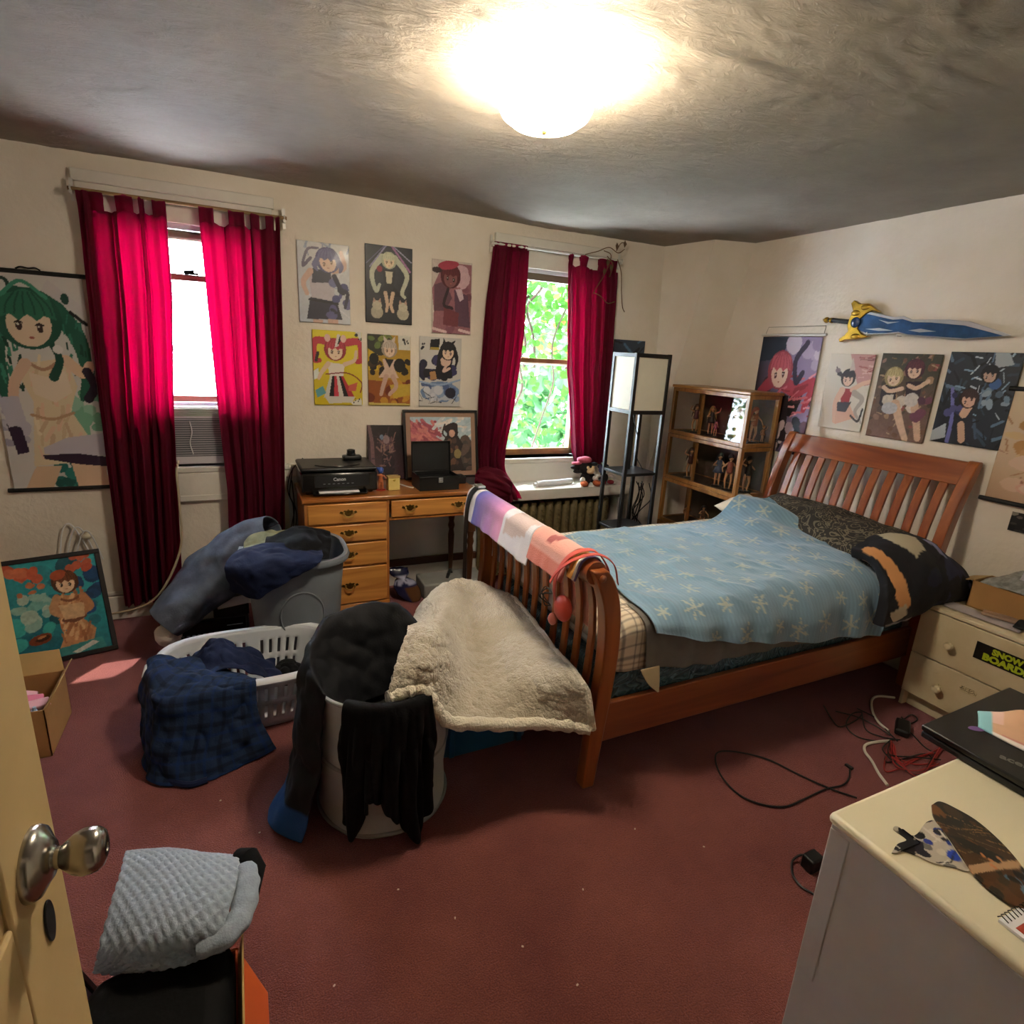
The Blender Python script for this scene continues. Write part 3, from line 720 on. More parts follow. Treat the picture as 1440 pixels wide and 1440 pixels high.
fr = thing('picture_frame', 'black framed wide print with a pink sky, leaning behind the lock box', 'picture frame', (1.19, 3.6, DH))
A_ = [np.array(p) for p in ((.945, 3.555, DH + .002), (1.455, 3.555, DH + .002), (1.455, 3.632, 1.215), (.945, 3.632, 1.215))]
def framed(t, A_, w, d, art, mat_fr, artmat, mount=None, mw=0.):
    bl, br, tr, tl = A_; ux = (br - bl); W_ = np.linalg.norm(ux); ux /= W_; uy = tl - bl; H_ = np.linalg.norm(uy); uy /= H_; n = np.cross(ux, uy)
    P = lambda x, y, z: bl + ux * x + uy * y + n * z
    b = MB()
    for (xa, xb, ya, yb) in ((0, W_, 0, w), (0, W_, H_ - w, H_), (0, w, w, H_ - w), (W_ - w, W_, w, H_ - w)):
        v = [P(x, y, z) for z in (-d / 2, d / 2) for y in (ya, yb) for x in (xa, xb)]
        b.add(v, [(0, 2, 3, 1), (4, 5, 7, 6), (0, 1, 5, 4), (2, 6, 7, 3), (0, 4, 6, 2), (1, 3, 7, 5)])
    b.build('frame_moulding', mat_fr, t, .002)
    i = w + mw; z = d / 2 - .008
    if mount:
        q = MB(); v = [P(x, y, zz) for zz in (z - .006, z - .003) for y in (w - .002, H_ - w + .002) for x in (w - .002, W_ - w + .002)]
        q.add(v, [(0, 2, 3, 1), (4, 5, 7, 6), (0, 1, 5, 4), (2, 6, 7, 3), (0, 4, 6, 2), (1, 3, 7, 5)]); q.build('mount_board', mount, t, sm=False)
    print_sheet('picture', [P(i, i, z), P(W_ - i, i, z), P(W_ - i, H_ - i, z), P(i, H_ - i, z)], art, artmat, t, .001)
a = Art(110, 88, 'b8b4b0').grad('c49a90', 'a8bcc6', 60, .2, .9)
a.poly([(0, .95), (.25, .75), (.5, .58), (.62, .5), (0, .48)], 'a85a62'); a.dabs(60, ['b8626a', 'c87a74', '9a4a56'], .14, .022, 3, 0, .5, .5, .85, 140)
a.dabs(30, ['c8cdd0', 'b4c4cc', 'd8cfc8'], .16, .02, 5, .35, 1, .62, .98, 20); a.poly([(0, .5), (.6, .5), (1, .58), (1, 0), (0, 0)], '4c4440'); a.blots(40, ['3a3634', '5a4a44', '6a4f46', '2c2a2c'], .03, .09, 9, 0, 1, 0, .48)
a.blots(16, ['4a4240', '3a3432', '5c4c44'], .05, .1, 12, .78, 1, .2, .55)
a.poly([(.52, 0), (.56, .35), (.5, .52), (.6, .68), (.76, .68), (.86, .5), (.8, .3), (.88, 0)], '2e2626'); a.blots(14, ['4a3632', '3c2a2a', '6a4a3c', '241e20'], .03, .06, 14, .55, .82, .1, .6); a.ell(.68, .74, .1, .13, '2a2022', 0, .3); a.ell(.675, .71, .05, .075, 'c89a86'); a.ell(.66, .80, .12, .09, '2e2426', 15, .3); a.ell(.675, .70, .05, .07, 'c89a86'); a.line([(.58, .62), (.52, .7), (.56, .86)], .014, '3a2c2a'); a.ell(.76, .32, .06, .09, '8a7a50'); a.grain(.2)
framed(fr, A_, .016, .022, a, M('black_frame', '161314', .4), VCOL('print_matt', .6), M('tan_mount', '9a7a66', .7), .03)

# under the desk
t = thing('snack_bag', 'crumpled navy and brown plastic bag with white print under the desk', 'bag', (1.0, 3.4, 0))
g = []
nb, mb_ = 30, 18
v = np.zeros((mb_, nb, 3))
for i in range(mb_):
    u = i / (mb_ - 1)
    for j in range(nb):
        q = 2 * pi * j / nb
        rx = .085 * (sin(pi * min(u * 1.25 + .12, 1.)) ** .5 * .9 + .12) if u < .75 else .085 * (.62 + .25 * (u - .75) * 4)
        ry = .055 * (1 - u) ** .6 + .01
        v[i, j] = (.95 + rx * cos(q) - .09 * u, 3.40 + ry * sin(q) + .03 * u, .003 + .215 * u)
v = np.concatenate([v, v[:, :1]], 1)
cr = fbm(v[..., 0] * 25, v[..., 1] * 25, v[..., 2] * 25, 3, 5); v = v + gnorm(v) * (cr * .014)[..., None]; v[..., 2] = np.maximum(v[..., 2], .002)
uu = np.linspace(0, 1, nb + 1)[None, :] + np.zeros((mb_, 1)); vv = np.linspace(0, 1, mb_)[:, None] + np.zeros((1, nb + 1))
cols = np.zeros(v.shape) + np.array(lin('26294a')); cols[(vv < .45) & (uu > .7)] = lin('5a3a22'); cols[(vv < .45) & (uu <= .55)] = lin('3a3f66'); cols[(vv > .5) & (vv < .78) & (fbm(uu * 22, vv * 9, 0, 2, 3) > -.05)] = lin('a6a9c4')
cols[(vv > .82)] = lin('1c1f3a')
cloth('crumpled_film', v, VCOL('shiny_film', .25, coat=.4), t, .001, 1, cols)
t = thing('grey_case', 'flat grey case with a black handle under the right end of the desk', 'case', (1.22, 3.45, 0))
b = MB(); b.box(1.02, 1.46, 3.34, 3.56, 0, .11); b.build('case_body', M('grey_plastic', '8e8f8a', .6, var=.06, vs=8), t, .012)
b = MB(); b.tube([(1.20, 3.42, .108), (1.21, 3.425, .135), (1.23, 3.46, .14), (1.25, 3.50, .135), (1.26, 3.505, .108)], .011, 8); b.build('handle', BLK, t)
# cables left of desk
CAB = M('black_cable', '101216', .5)
t = thing('power_cables', 'tangle of thin black cables hanging between the curtain and the desk', 'cable', (.25, 3.6, .3))
for k_, pp in enumerate(([(.33, 3.62, .92), (.26, 3.62, .84), (.235, 3.62, .72), (.275, 3.62, .6), (.30 - .03, 3.61, .5), (.24, 3.6, .42)], [(.27, 3.63, .86), (.245, 3.63, .70), (.262, 3.63, .62), (.255, 3.62, .48), (.235, 3.61, .40)], [(.262, 3.64, .78), (.268, 3.64, .60), (.24, 3.62, .46), (.262, 3.6, .43)])):
    b = MB(); b.tube(crom(pp, 30), .0035, 6); b.build('lead', CAB, t)
# ================================================================ radiator corner
SHELFM = M('white_shelf_paint', 'd4cfc6', .5, var=.06, vs=10)
b = MB(); b.box(1.40, 2.62, 3.39, YW - .024, .625, .70); tag(b.build('radiator_shelf', SHELFM, None, .006), 'thick white board shelf over the radiator under the ivy window', 'shelf')
rad = thing('radiator', 'olive brown column radiator under the white shelf', 'radiator', (2.0, 3.5, 0))
RADM = M('olive_brown_metal', '6c6040', .45, .15, var=.2, vs=25)
x = 1.46
proto = None
for i in range(15):
    xc = 1.50 + i * .068
    if proto is None:
        b = MB()
        pr_ = [(-.028, .09), (-.031, .12), (-.031, .56), (-.022, .585), (.022, .585), (.031, .56), (.031, .12), (.028, .09)]
        for yy, r in ((3.45, .026), (3.51, .024), (3.57, .026)):
            b.tube([(xc, yy, .09), (xc, yy, .11), (xc, yy, .55), (xc, yy, .575)], [.018, r, r, .016], 10, sy=1.15)
        b.box(xc - .02, xc + .02, 3.435, 3.585, .555, .592); b.box(xc - .02, xc + .02, 3.435, 3.585, .075, .11)
        for kk in range(14):
            b.box(xc - .019, xc + .019, 3.419, 3.43, .12 + kk * .031, .128 + kk * .031, Matrix.Rotation(.7, 3, 'Y'))
        proto = b.build('column', RADM, rad, .004)
        pl = proto.location.copy()
    else:
        c = proto.copy(); COL.objects.link(c); c.location = pl + Vector((i * .068, 0, 0))
b = MB()
for xx in (1.52, 2.42): b.box(xx - .018, xx + .018, 3.43, 3.59, 0, .09)
b.tube([(2.46, 3.51, .12), (2.53, 3.51, .12), (2.53, 3.51, 0)], .016, 10); b.build('foot', RADM, rad, .004)
# pale boards standing in the corner
for (x0, w_, h, m_, lb) in ((2.545, .045, .60, SHELFM, 'narrow white board standing on edge at the right end of the radiator'), (2.63, .03, .66, M('pale_board', 'b9b4a8', .6), 'pale grey board standing between the radiator and the glass cabinet')):
    b = MB(); b.box(x0, x0 + w_, 3.42, 3.60, 0, h); tag(b.build('wood_board', m_, None, .003), lb, 'board')
b = MB(); b.tube(crom([(1.86, 3.46, .722), (1.95, 3.47, .724), (2.06, 3.485, .722), (2.17, 3.5, .724)], 16), .021, 12); b.tube([(1.84, 3.458, .718), (1.865, 3.461, .72)], .014, 10)
tag(b.build('rolled_paper', M('paper', 'e6e6ea', .6, bump=.3, bs=30), None), 'white paper roll lying on the radiator shelf left of the plush toys', 'paper roll')
# plush toys
def plush(label, c, s, parts_, rot=0.):
    t = thing('plush_toy', label, 'plush toy', c, 'plush toys on the radiator shelf'); c = Vector(c)
    pl_ = []
    for nm, m_, balls in parts_:
        if nm in ('foot', 'paw', 'arm', 'shoe'):
            for sg in (-1, 1): pl_.append((nm, m_, [q for q in balls if q[0][0] * sg > 0]))
        else: pl_.append((nm, m_, balls))
    for nm, m_, balls in pl_:
        b = MB()
        for (p, r) in balls: b.ball(c + Vector(p) * s, tuple(q * s for q in (r if isinstance(r, tuple) else (r, r, r))), 16, 10)
        o = b.build(nm, m_, t)
        d = o.modifiers.new('r', 'REMESH'); d.mode = 'VOXEL'; d.voxel_size = .0045; d.use_smooth_shade = True
    return t
PB = M('black_plush', '1a1518', .95, bump=.5, bs=200); PR = M('red_plush', '9a2c38', .95, bump=.5, bs=200); PC = M('cream_plush', 'd2b48e', .95, bump=.5, bs=200); PW = M('white_plush', 'd6d0c8', .95, bump=.5, bs=200); PP = M('pink_plush', 'c05a70', .95, bump=.5, bs=200); PO = M('orange_plush', 'b86038', .95, bump=.5, bs=200)
plush('black plush toy in a floppy pink hat with orange feet on the radiator shelf', (2.27, 3.46, .70), 1.0, [
    ('torso', PB, [((0, 0, .05), (.045, .04, .05)), ((-.045, -.02, .05), (.018, .02, .035)), ((.045, -.02, .05), (.018, .02, .035))]),
    ('head', PB, [((-.01, -.005, .125), (.06, .05, .048)), ((-.085, .01, .13), (.05, .022, .018)), ((-.07, .01, .10), (.04, .02, .016)), ((.065, .01, .15), (.03, .02, .014)), ((-.03, .02, .17), (.05, .03, .02))]),
    ('muzzle', PC, [((0, -.048, .112), (.032, .02, .024)), ((.02, -.045, .135), (.014, .012, .014)), ((-.022, -.045, .135), (.014, .012, .014))]),
    ('hat', PP, [((-.02, .0, .185), (.05, .045, .026)), ((-.085, .01, .16), (.045, .025, .012)), ((-.05, .0, .19), (.04, .03, .018))]),
    ('foot', PO, [((-.05, -.06, .022), (.028, .036, .022)), ((.055, -.06, .022), (.028, .036, .022))]),
    ('paw', PW, [((-.055, -.04, .045), (.02, .02, .022)), ((.05, -.045, .055), (.022, .02, .02))])])
plush('dark blue plush toy with white arms and red shoes, right toy on the radiator shelf', (2.435, 3.48, .70), .8, [
    ('torso', PB, [((0, 0, .05), (.05, .04, .05))]),
    ('head', M('navy_plush', '1e2036', .95, bump=.5, bs=200), [((0, 0, .125), (.055, .048, .042)), ((-.03, .02, .155), (.03, .03, .02)), ((.03, .02, .155), (.03, .03, .02))]),
    ('muzzle', PW, [((0, -.045, .118), (.024, .016, .024)), ((0, -.042, .14), (.01, .01, .014))]),
    ('arm', PW, [((-.068, -.02, .075), (.03, .018, .016)), ((.068, -.02, .07), (.03, .018, .018)), ((.1, -.03, .055), .02), ((-.1, -.03, .06), .02)]),
    ('shoe', PR, [((-.045, -.06, .02), (.034, .034, .02)), ((.045, -.06, .02), (.034, .034, .02))]),
    ('foot', PW, [((-.075, -.07, .016), (.022, .026, .016)), ((.075, -.07, .016), (.022, .026, .016))])])
# shelf floor lamp
FRM = M('black_lamp_wood', '0e0d0d', .45); SHD = M('paper_shade', 'c8c3b2', .8, var=.02, vs=20)
lx0, lx1, ly0, ly1, lh = 2.185, 2.455, 2.90, 3.15, 1.645
lm = thing('shelf_floor_lamp', 'tall black open-shelf floor lamp with an unlit square paper shade', 'floor lamp', ((lx0 + lx1) / 2, (ly0 + ly1) / 2, 0))
pw = .022
for xx in (lx0, lx1 - pw):
    for yy in (ly0, ly1 - pw):
        b = MB(); b.box(xx, xx + pw, yy, yy + pw, 0, lh); b.build('post', FRM, lm, .002)
b = MB()
for z in (lh - .026, 1.275):
    for (xa_, xb_, ya_, yb_) in ((lx0, lx1, ly0, ly0 + pw), (lx0, lx1, ly1 - pw, ly1), (lx0, lx0 + pw, ly0, ly1), (lx1 - pw, lx1, ly0, ly1)): b.box(xa_ + .001, xb_ - .001, ya_ + .001, yb_ - .001, z, z + .024)
b.build('shade_frame', FRM, lm, .002)
for (xa_, xb_, ya_, yb_) in ((lx0 + pw, lx1 - pw, ly0 + .008, ly0 + .010), (lx0 + pw, lx1 - pw, ly1 - .010, ly1 - .008), (lx0 + .008, lx0 + .010, ly0 + pw, ly1 - pw), (lx1 - .010, lx1 - .008, ly0 + pw, ly1 - pw)):
    b = MB(); b.box(xa_, xb_, ya_, yb_, 1.298, lh - .026); b.build('shade_panel', SHD, lm, sm=False)
for z in (.88, .50, .06):
    b = MB(); b.box(lx0 + .002, lx1 - .002, ly0 + .002, ly1 - .002, z, z + .018); b.build('shelf', FRM, lm, .002)
b = MB(); b.tube([((lx0 + lx1) / 2, (ly0 + ly1) / 2 + .02, .9), ((lx0 + lx1) / 2, (ly0 + ly1) / 2 + .02, 1.35)], .014, 10); b.build('stem', FRM, lm)
b = MB(); b.tube(crom([(2.30, 3.03, 1.28), (2.31, 3.0, 1.18), (2.345, 3.0, 1.10), (2.34, 3.0, 1.0), (2.42, 3.02, .9)], 24), .003, 6); b.build('cord', CAB, lm)
# dark tangle behind the lamp
t = thing('cable_tangle', 'dark cable tangle hanging between the shelf lamp and the glass cabinet', 'cable', (2.66, 3.2, .1))
g = random.Random(5)
for i in range(7):
    pp = [(2.62 + g.uniform(-.06, .06), 3.25 + g.uniform(-.05, .05), z) for z in np.linspace(.75, .05, 7)]
    b = MB(); b.tube(crom(pp, 30), .004, 5); b.build('lead', CAB, t)
# ================================================================ bed
CHERRY = WOOD('cherry_wood', '7c3c18', 'a85e2a', 2, .32, 7, .4)
CHERRYY = WOOD('cherry_wood_rail', '78381a', 'a45a2a', 1, .3, 7, .45)
CHERRYX = WOOD('cherry_wood_side', '6e3416', '9c5426', 0, .32, 6, .4)
FB = [(0, 1.122, .026), (.25, 1.14, .03), (.45, 1.158, .032), (.60, 1.162, .033), (.72, 1.152, .034), (.80, 1.132, .036), (.86, 1.105, .036), (.90, 1.08, .03)]
HB = [(0, 3.13, .03), (.4, 3.105, .03), (.65, 3.105, .032), (.85, 3.13, .032), (1.0, 3.168, .031), (1.12, 3.21, .03), (1.19, 3.238, .026), (1.212, 3.244, .014)]
def prof(P, z, k): return float(np.interp(z, [p[0] for p in P], [p[k] for p in P]))
def smoothp(P, n=28):
    C = crom(np.array(P), n); return [tuple(c) for c in C]
bed = thing('sleigh_bed', 'cherry wood sleigh bed with slatted head and foot boards', 'bed', (2.15, 2.08, 0))
def post(P, y0, y1, scroll=None):
    C = smoothp(P); b = MB()
    poly = [(x - h, z) for z, x, h in C] + [(x + h, z) for z, x, h in C[::-1]]
    b.prism(poly, lambda a, c, t: (a, y0 + t, c), y1 - y0)
    o = b.build('post', CHERRY, bed, .006)
    if scroll:
        cx, cz, r = scroll; ym = (y0 + y1) / 2
        s_ = -1 if ym < 2 else 1
        q = MB(); q.lathe([(0, 0), (.012, .002), (.014, .008), (.010, .012), (0, .013)], (cx, y0 if s_ < 0 else y1, cz), 16, axis=(0, s_, 0)); q.build('round_cap', CHERRY, o)
    return o
FY0, FY1, HY0, HY1 = 1.50, 2.70, 1.495, 2.585
post(FB, FY0, FY0 + .055, (1.085, .875, .03)); post(FB, FY1 - .055, FY1, (1.085, .875, .03)); post(HB, HY0, HY0 + .05); post(HB, HY1 - .05, HY1)
b = MB(); b.tube([(1.082, FY0 + .03, .882), (1.082, FY1 - .03, .882)], .042, 18); b.build('top_rail', CHERRYY, bed)
def curved_rail(P, za, zb, t, y0, y1, name, n=6):
    b = MB(); zs = np.linspace(za, zb, n)
    poly = [(prof(P, z, 1) - t, z) for z in zs] + [(prof(P, z, 1) + t, z) for z in zs[::-1]]
    b.prism(poly, lambda a, c, q: (a, y0 + q, c), y1 - y0); return b.build(name, CHERRYY, bed, .005)
curved_rail(FB, .80, .86, .017, FY0 + .05, FY1 - .05, 'rail'); curved_rail(FB, .19, .35, .013, FY0 + .05, FY1 - .05, 'rail')
curved_rail(HB, 1.09, 1.205, .016, HY0 + .04, HY1 - .04, 'top_rail'); curved_rail(HB, .36, .50, .014, HY0 + .04, HY1 - .04, 'rail')
def slats(P, za, zb, ys, w, t):
    pr_ = None
    for y in ys:
        if pr_ is None:
            zs = np.linspace(za, zb, 14); b = MB()
            poly = [(prof(P, z, 1) - t, z) for z in zs] + [(prof(P, z, 1) + t, z) for z in zs[::-1]]
            b.prism(poly, lambda a, c, q: (a, y - w / 2 + q, c), w); pr_ = b.build('slat', CHERRY, bed, .003); p0 = pr_.location.copy(); y0 = y
        else:
            c = pr_.copy(); COL.objects.link(c); c.location = p0 + Vector((0, y - y0, 0))
slats(FB, .33, .82, np.linspace(FY0 + .135, FY1 - .135, 11), .036, .0075)
slats(HB, .48, 1.10, np.linspace(HY0 + .115, HY1 - .115, 11), .042, .009)
for y0 in (1.522, 2.62):
    b = MB(); b.box(1.14, 3.11, y0, y0 + .026, .178, .345); b.build('side_rail', CHERRYX, bed, .005)
b = MB()
for i in range(9): b.box(1.35 + i * .2, 1.43 + i * .2, 1.548, 2.62, .20, .22)
b.build('support_slats', OAKV, bed)
def rounded_block(name, x0, x1, y0, y1, z0, z1, r, mat, parent=None, cols=None):
    b = MB(); b.box(x0, x1, y0, y1, z0, z1); o = b.build(name, mat, parent, r, seg=4); return o
def damask():
    m, nt, b = NT('blue_damask'); N, L = nt.nodes, nt.links
    tc = N.new('ShaderNodeTexCoord'); v = N.new('ShaderNodeTexNoise'); v.inputs['Scale'].default_value = 7; v.inputs['Detail'].default_value = 1; v.inputs['Distortion'].default_value = 2.5
    L.new(tc.outputs['Object'], v.inputs['Vector'])
    w = N.new('ShaderNodeMath'); w.operation = 'MULTIPLY'; w.inputs[1].default_value = 42; L.new(v.outputs[0], w.inputs[0])
    s_ = N.new('ShaderNodeMath'); s_.operation = 'SINE'; L.new(w.outputs[0], s_.inputs[0])
    r = N.new('ShaderNodeValToRGB'); e = r.color_ramp.elements; e[0].position = .75; e[1].position = .95; e[0].color = (*lin('33505e'), 1); e[1].color = (*lin('5f8090'), 1)
    L.new(s_.outputs[0], r.inputs[0]); L.new(r.outputs[0], b.inputs['Base Color']); b.inputs['Roughness'].default_value = .4
    bp = N.new('ShaderNodeBump'); bp.inputs['Strength'].default_value = .4; bp.inputs['Distance'].default_value = .01; L.new(s_.outputs[0], bp.inputs['Height']); L.new(bp.outputs[0], b.inputs['Normal'])
    return m
bx = rounded_block('box_spring', 1.20, 3.07, 1.555, 2.615, .222, .445, .035, damask()); tag(bx, 'blue damask box spring low in the bed frame, under the plaid mattress', 'box spring')
mt = thing('mattress', 'mattress in a cream and navy plaid fitted sheet on the bed', 'mattress', (2.13, 2.08, .447))
# plaid fitted sheet painted on a rounded block
def plaid_cols(a, c, base, s1, s2, pitch):
    u = (a / pitch) % 1; v = (c / pitch) % 1
    m = np.zeros(a.shape + (3,)) + np.array(lin(base))
    for t_, (lo, hi), col in ((u, (0, .2), s1), (v, (0, .2), s1), (u, (.5, .6), s2), (v, (.5, .6), s2)):
        k_ = (t_ > lo) & (t_ < hi); m[k_] = m[k_] * .35 + np.array(lin(col)) * .65 * .6 + m[k_] * .1
    return m
nx, nv_ = 300, 190
Lx0, Lx1, My0, My1, Mz0, Mz1 = 1.205, 3.06, 1.545, 2.62, .45, .665
# profile across: down the near side, over the top, down the far side
def rprof(n):
    r = .07; pts = []
    for a_ in np.linspace(0, 1, 12): pts.append((My0, Mz0 + (Mz1 - Mz0 - r) * a_))
    for a_ in np.linspace(0, pi / 2, 10)[1:]: pts.append((My0 + r - r * cos(a_), Mz1 - r + r * sin(a_)))
    for a_ in np.linspace(0, 1, 40)[1:]: pts.append((My0 + r + (My1 - My0 - 2 * r) * a_, Mz1))
    for a_ in np.linspace(pi / 2, 0, 10)[1:]: pts.append((My1 - r + r * cos(a_), Mz1 - r + r * sin(a_)))
    for a_ in np.linspace(1, 0, 8)[1:]: pts.append((My1, Mz0 + (Mz1 - Mz0 - r) * a_))
    p = np.array(pts); d = np.concatenate([[0], np.cumsum(np.hypot(*np.diff(p, axis=0).T))]); t = np.linspace(0, d[-1], n)
    return np.interp(t, d, p[:, 0]), np.interp(t, d, p[:, 1]), t
py_, pz_, pd_ = rprof(nv_)
xs = np.linspace(Lx0, Lx1, nx)
edge = np.clip((xs - Lx0) / .09, 0, 1); rr = np.sqrt(np.clip(1 - (1 - edge) ** 2, 0, 1)); edge2 = np.clip((Lx1 - xs) / .09, 0, 1); rr = rr * np.sqrt(np.clip(1 - (1 - edge2) ** 2, 0, 1))
G = np.zeros((nv_, nx, 3))
G[..., 0] = xs[None]; cy = (My0 + My1) / 2
G[..., 1] = cy + (py_[:, None] - cy) * (.90 + .10 * rr[None]); G[..., 2] = Mz0 + (pz_[:, None] - Mz0) * (.35 + .65 * rr[None])
G[..., 2] += .006 * fbm(G[..., 0] * 6, G[..., 1] * 6, 0, 3, 4) * (pz_[:, None] > .5)
pc = plaid_cols(G[..., 0], pd_[:, None] + 0 * G[..., 0], 'd6c8b0', '2a3350', '7a5a4a', .052)
low = (pd_[:, None] + 0 * G[..., 0]) < .2
cloth('fitted_sheet', G, VCOL('sheet_cotton', .85, bump=.1, bs=60), mt, .004, 0, pc)
b = MB(); b.box(Lx0 + .03, Lx1 - .03, My0 + .02, My1 - .02, Mz0 - .001, Mz1 - .04); b.build('core', M('ticking', 'b8b4ac', .8), mt, .03)
# grey flat sheet hanging out under the throw
G = patch([[(1.33, 1.66, .673), (1.6, 1.66, .674), (2.0, 1.66, .674), (2.4, 1.66, .674), (2.7, 1.66, .674)],
           [(1.33, 1.55, .655), (1.6, 1.545, .655), (2.0, 1.545, .655), (2.4, 1.545, .65), (2.7, 1.545, .65)],
           [(1.335, 1.522, .58), (1.6, 1.520, .56), (2.0, 1.52, .54), (2.4, 1.52, .52), (2.7, 1.52, .5)],
           [(1.34, 1.512, .47), (1.6, 1.510, .43), (2.0, 1.512, .42), (2.4, 1.512, .40), (2.7, 1.512, .38)]], 110, 34)
G[..., 1] -= .012 * (np.sin(G[..., 0] * 42) * .5 + fbm(G[..., 0] * 12, G[..., 2] * 3, 0, 2, 3)) * np.clip((.62 - G[..., 2]) / .12, 0, 1)
tag(cloth('flat_sheet', G, M('grey_sheet', '6a6660', .85, var=.12, vs=10), None, .003, 1), 'grey flat sheet hanging below the blue throw at the bed side', 'sheet')
b = MB(); G = patch([[(1.31, 1.51, .47), (1.40, 1.505, .475)], [(1.345, 1.497, .41), (1.40, 1.495, .42)], [(1.395, 1.49, .365), (1.40, 1.49, .366)]], 12, 12)
tag(cloth('cloth_corner', G, M('beige_cotton', 'c2b08c', .85), None, .003, 1), 'beige cloth corner poking out below the plaid sheet near the footboard', 'cloth')
# blue throw
C = [[(1.46, 2.47, .672), (1.62, 2.48, .682), (1.85, 2.47, .69), (2.15, 2.45, .695), (2.42, 2.40, .71), (2.56, 2.39, .78), (2.68, 2.37, .872), (2.80, 2.30, .862)],
     [(1.42, 2.25, .684), (1.62, 2.26, .69), (1.88, 2.26, .695), (2.18, 2.24, .70), (2.45, 2.22, .72), (2.60, 2.22, .80), (2.74, 2.20, .83), (2.85, 2.18, .79)],
     [(1.385, 1.98, .685), (1.62, 1.98, .69), (1.90, 1.98, .69), (2.20, 1.98, .695), (2.45, 1.98, .71), (2.62, 1.98, .745), (2.75, 1.96, .745), (2.83, 1.95, .735)],
     [(1.36, 1.75, .683), (1.62, 1.75, .688), (1.92, 1.75, .688), (2.22, 1.75, .69), (2.46, 1.75, .70), (2.62, 1.74, .712), (2.73, 1.73, .715), (2.79, 1.72, .71)],
     [(1.35, 1.585, .68), (1.62, 1.58, .685), (1.93, 1.575, .685), (2.24, 1.575, .683), (2.47, 1.572, .68), (2.62, 1.57, .68), (2.71, 1.57, .675), (2.755, 1.57, .66)],
     [(1.345, 1.512, .66), (1.62, 1.505, .62), (1.95, 1.502, .60), (2.25, 1.500, .59), (2.48, 1.498, .585), (2.62, 1.495, .58), (2.69, 1.492, .57), (2.72, 1.49, .56)],
     [(1.352, 1.492, .625), (1.63, 1.485, .548), (1.96, 1.48, .488), (2.27, 1.478, .442), (2.48, 1.476, .425), (2.60, 1.474, .405), (2.66, 1.472, .40), (2.685, 1.47, .40)]]
G = patch(C, 230, 170)
hang = np.clip((.66 - G[..., 2]) / .12, 0, 1)
G[..., 1] -= .020 * hang * (.6 * np.sin(G[..., 0] * 26 + 1.3 * np.sin(G[..., 0] * 7)) + .6 * fbm(G[..., 0] * 7, G[..., 2] * 1.5, 0, 2, 6) + .5)
wr = 1 - np.abs(fbm(G[..., 0] * 4.5 + G[..., 1] * 2, G[..., 1] * 3 - G[..., 0] * 1.2, 0, 3, 12)) * 2.4
G[..., 2] += (.010 * np.clip(wr, 0, 1) ** 2 + .004 * fbm(G[..., 0] * 14, G[..., 1] * 14, 0, 2, 3)) * (1 - hang)
lift = np.clip((G[..., 2] - .72) / .1, 0, 1); G[..., 2] += .018 * lift * np.sin(G[..., 0] * 30 + G[..., 1] * 18)
nv2, nu2 = G.shape[:2]
dl = np.cumsum(np.linalg.norm(np.diff(G, axis=1, prepend=G[:, :1]), axis=2), axis=1); dv = np.cumsum(np.linalg.norm(np.diff(G, axis=0, prepend=G[:1]), axis=2), axis=0)
cc = np.zeros(G.shape) + np.array(lin('7496ae'))
cc *= (1 + .16 * fbm(dl * 26, dv * 5, 0, 2, 9) + .10 * np.sin(dl * 300))[..., None]
gx = random.Random(11); cells = []
for i in range(10):
    for j in range(9): cells.append((.09 + i * .16 + .08 * (j % 2) + gx.uniform(-.03, .03), .08 + j * .145 + gx.uniform(-.03, .03), gx.uniform(.034, .056), gx.uniform(0, 3)))
for (cx, cy_, r, ph) in cells:
    dx, dy = dl - cx, dv - cy_; d = np.hypot(dx, dy); th_ = np.arctan2(dy, dx) + ph
    arm = np.abs(np.sin(3 * th_)) * d
    k_ = ((arm < .009 + .004 * (d / r)) & (d < r)) | ((np.abs(d - .62 * r) < .004) & (np.abs(np.sin(3 * th_)) < .62)) | (d < .012)
    k_ &= fbm(dl * 60, dv * 60, 0, 2, 2) > -.42
    cc[k_] = np.array(lin('b4b9a8')) * .8 + cc[k_] * .2
th = cloth('throw_blanket', G, VCOL('fleece_print', .9, bump=.25, bs=120, sheen=.5), None, .007, 0, cc)
tag(th, 'pale blue fleece throw with white snowflakes spread over the bed', 'throw blanket')

# pillows
def pillow(C4, thick, nu=40, nv=30, seed=0, wob=.012, pinch=.06):
    """closed pillow between four corners, returns top+bottom grid wrapped"""
    bl, br, tr, tl = [np.array(p, float) for p in C4]
    n = np.cross(br - bl, tl - bl); n /= np.linalg.norm(n)
    def side(sg):
        u = np.linspace(0, 1, nu)[None, :]; v = np.linspace(0, 1, nv)[:, None]
        uu = u + pinch * np.sin(pi * v) * (0.5 - u) * 0; vv = v
        P = ((bl * (1 - uu[..., None]) + br * uu[..., None]) * (1 - vv[..., None]) + (tl * (1 - uu[..., None]) + tr * uu[..., None]) * vv[..., None])
        c = P.mean((0, 1)); ed = np.sin(pi * np.clip(u, 0, 1)) ** .5 * np.sin(pi * np.clip(v, 0, 1)) ** .5
        sh = 1 - pinch * (np.sin(pi * u) * (np.abs(v - .5) * 2) ** 3 + np.sin(pi * v) * (np.abs(u - .5) * 2) ** 3)
        P = c + (P - c) * sh[..., None]
        w = fbm(P[..., 0] * 9, P[..., 1] * 9, P[..., 2] * 9 + sg, 3, seed)
        return P + n * (sg * thick / 2 * ed + wob * w * np.clip(ed * 2, 0, 1))[..., None]
    return side(1), side(-1)
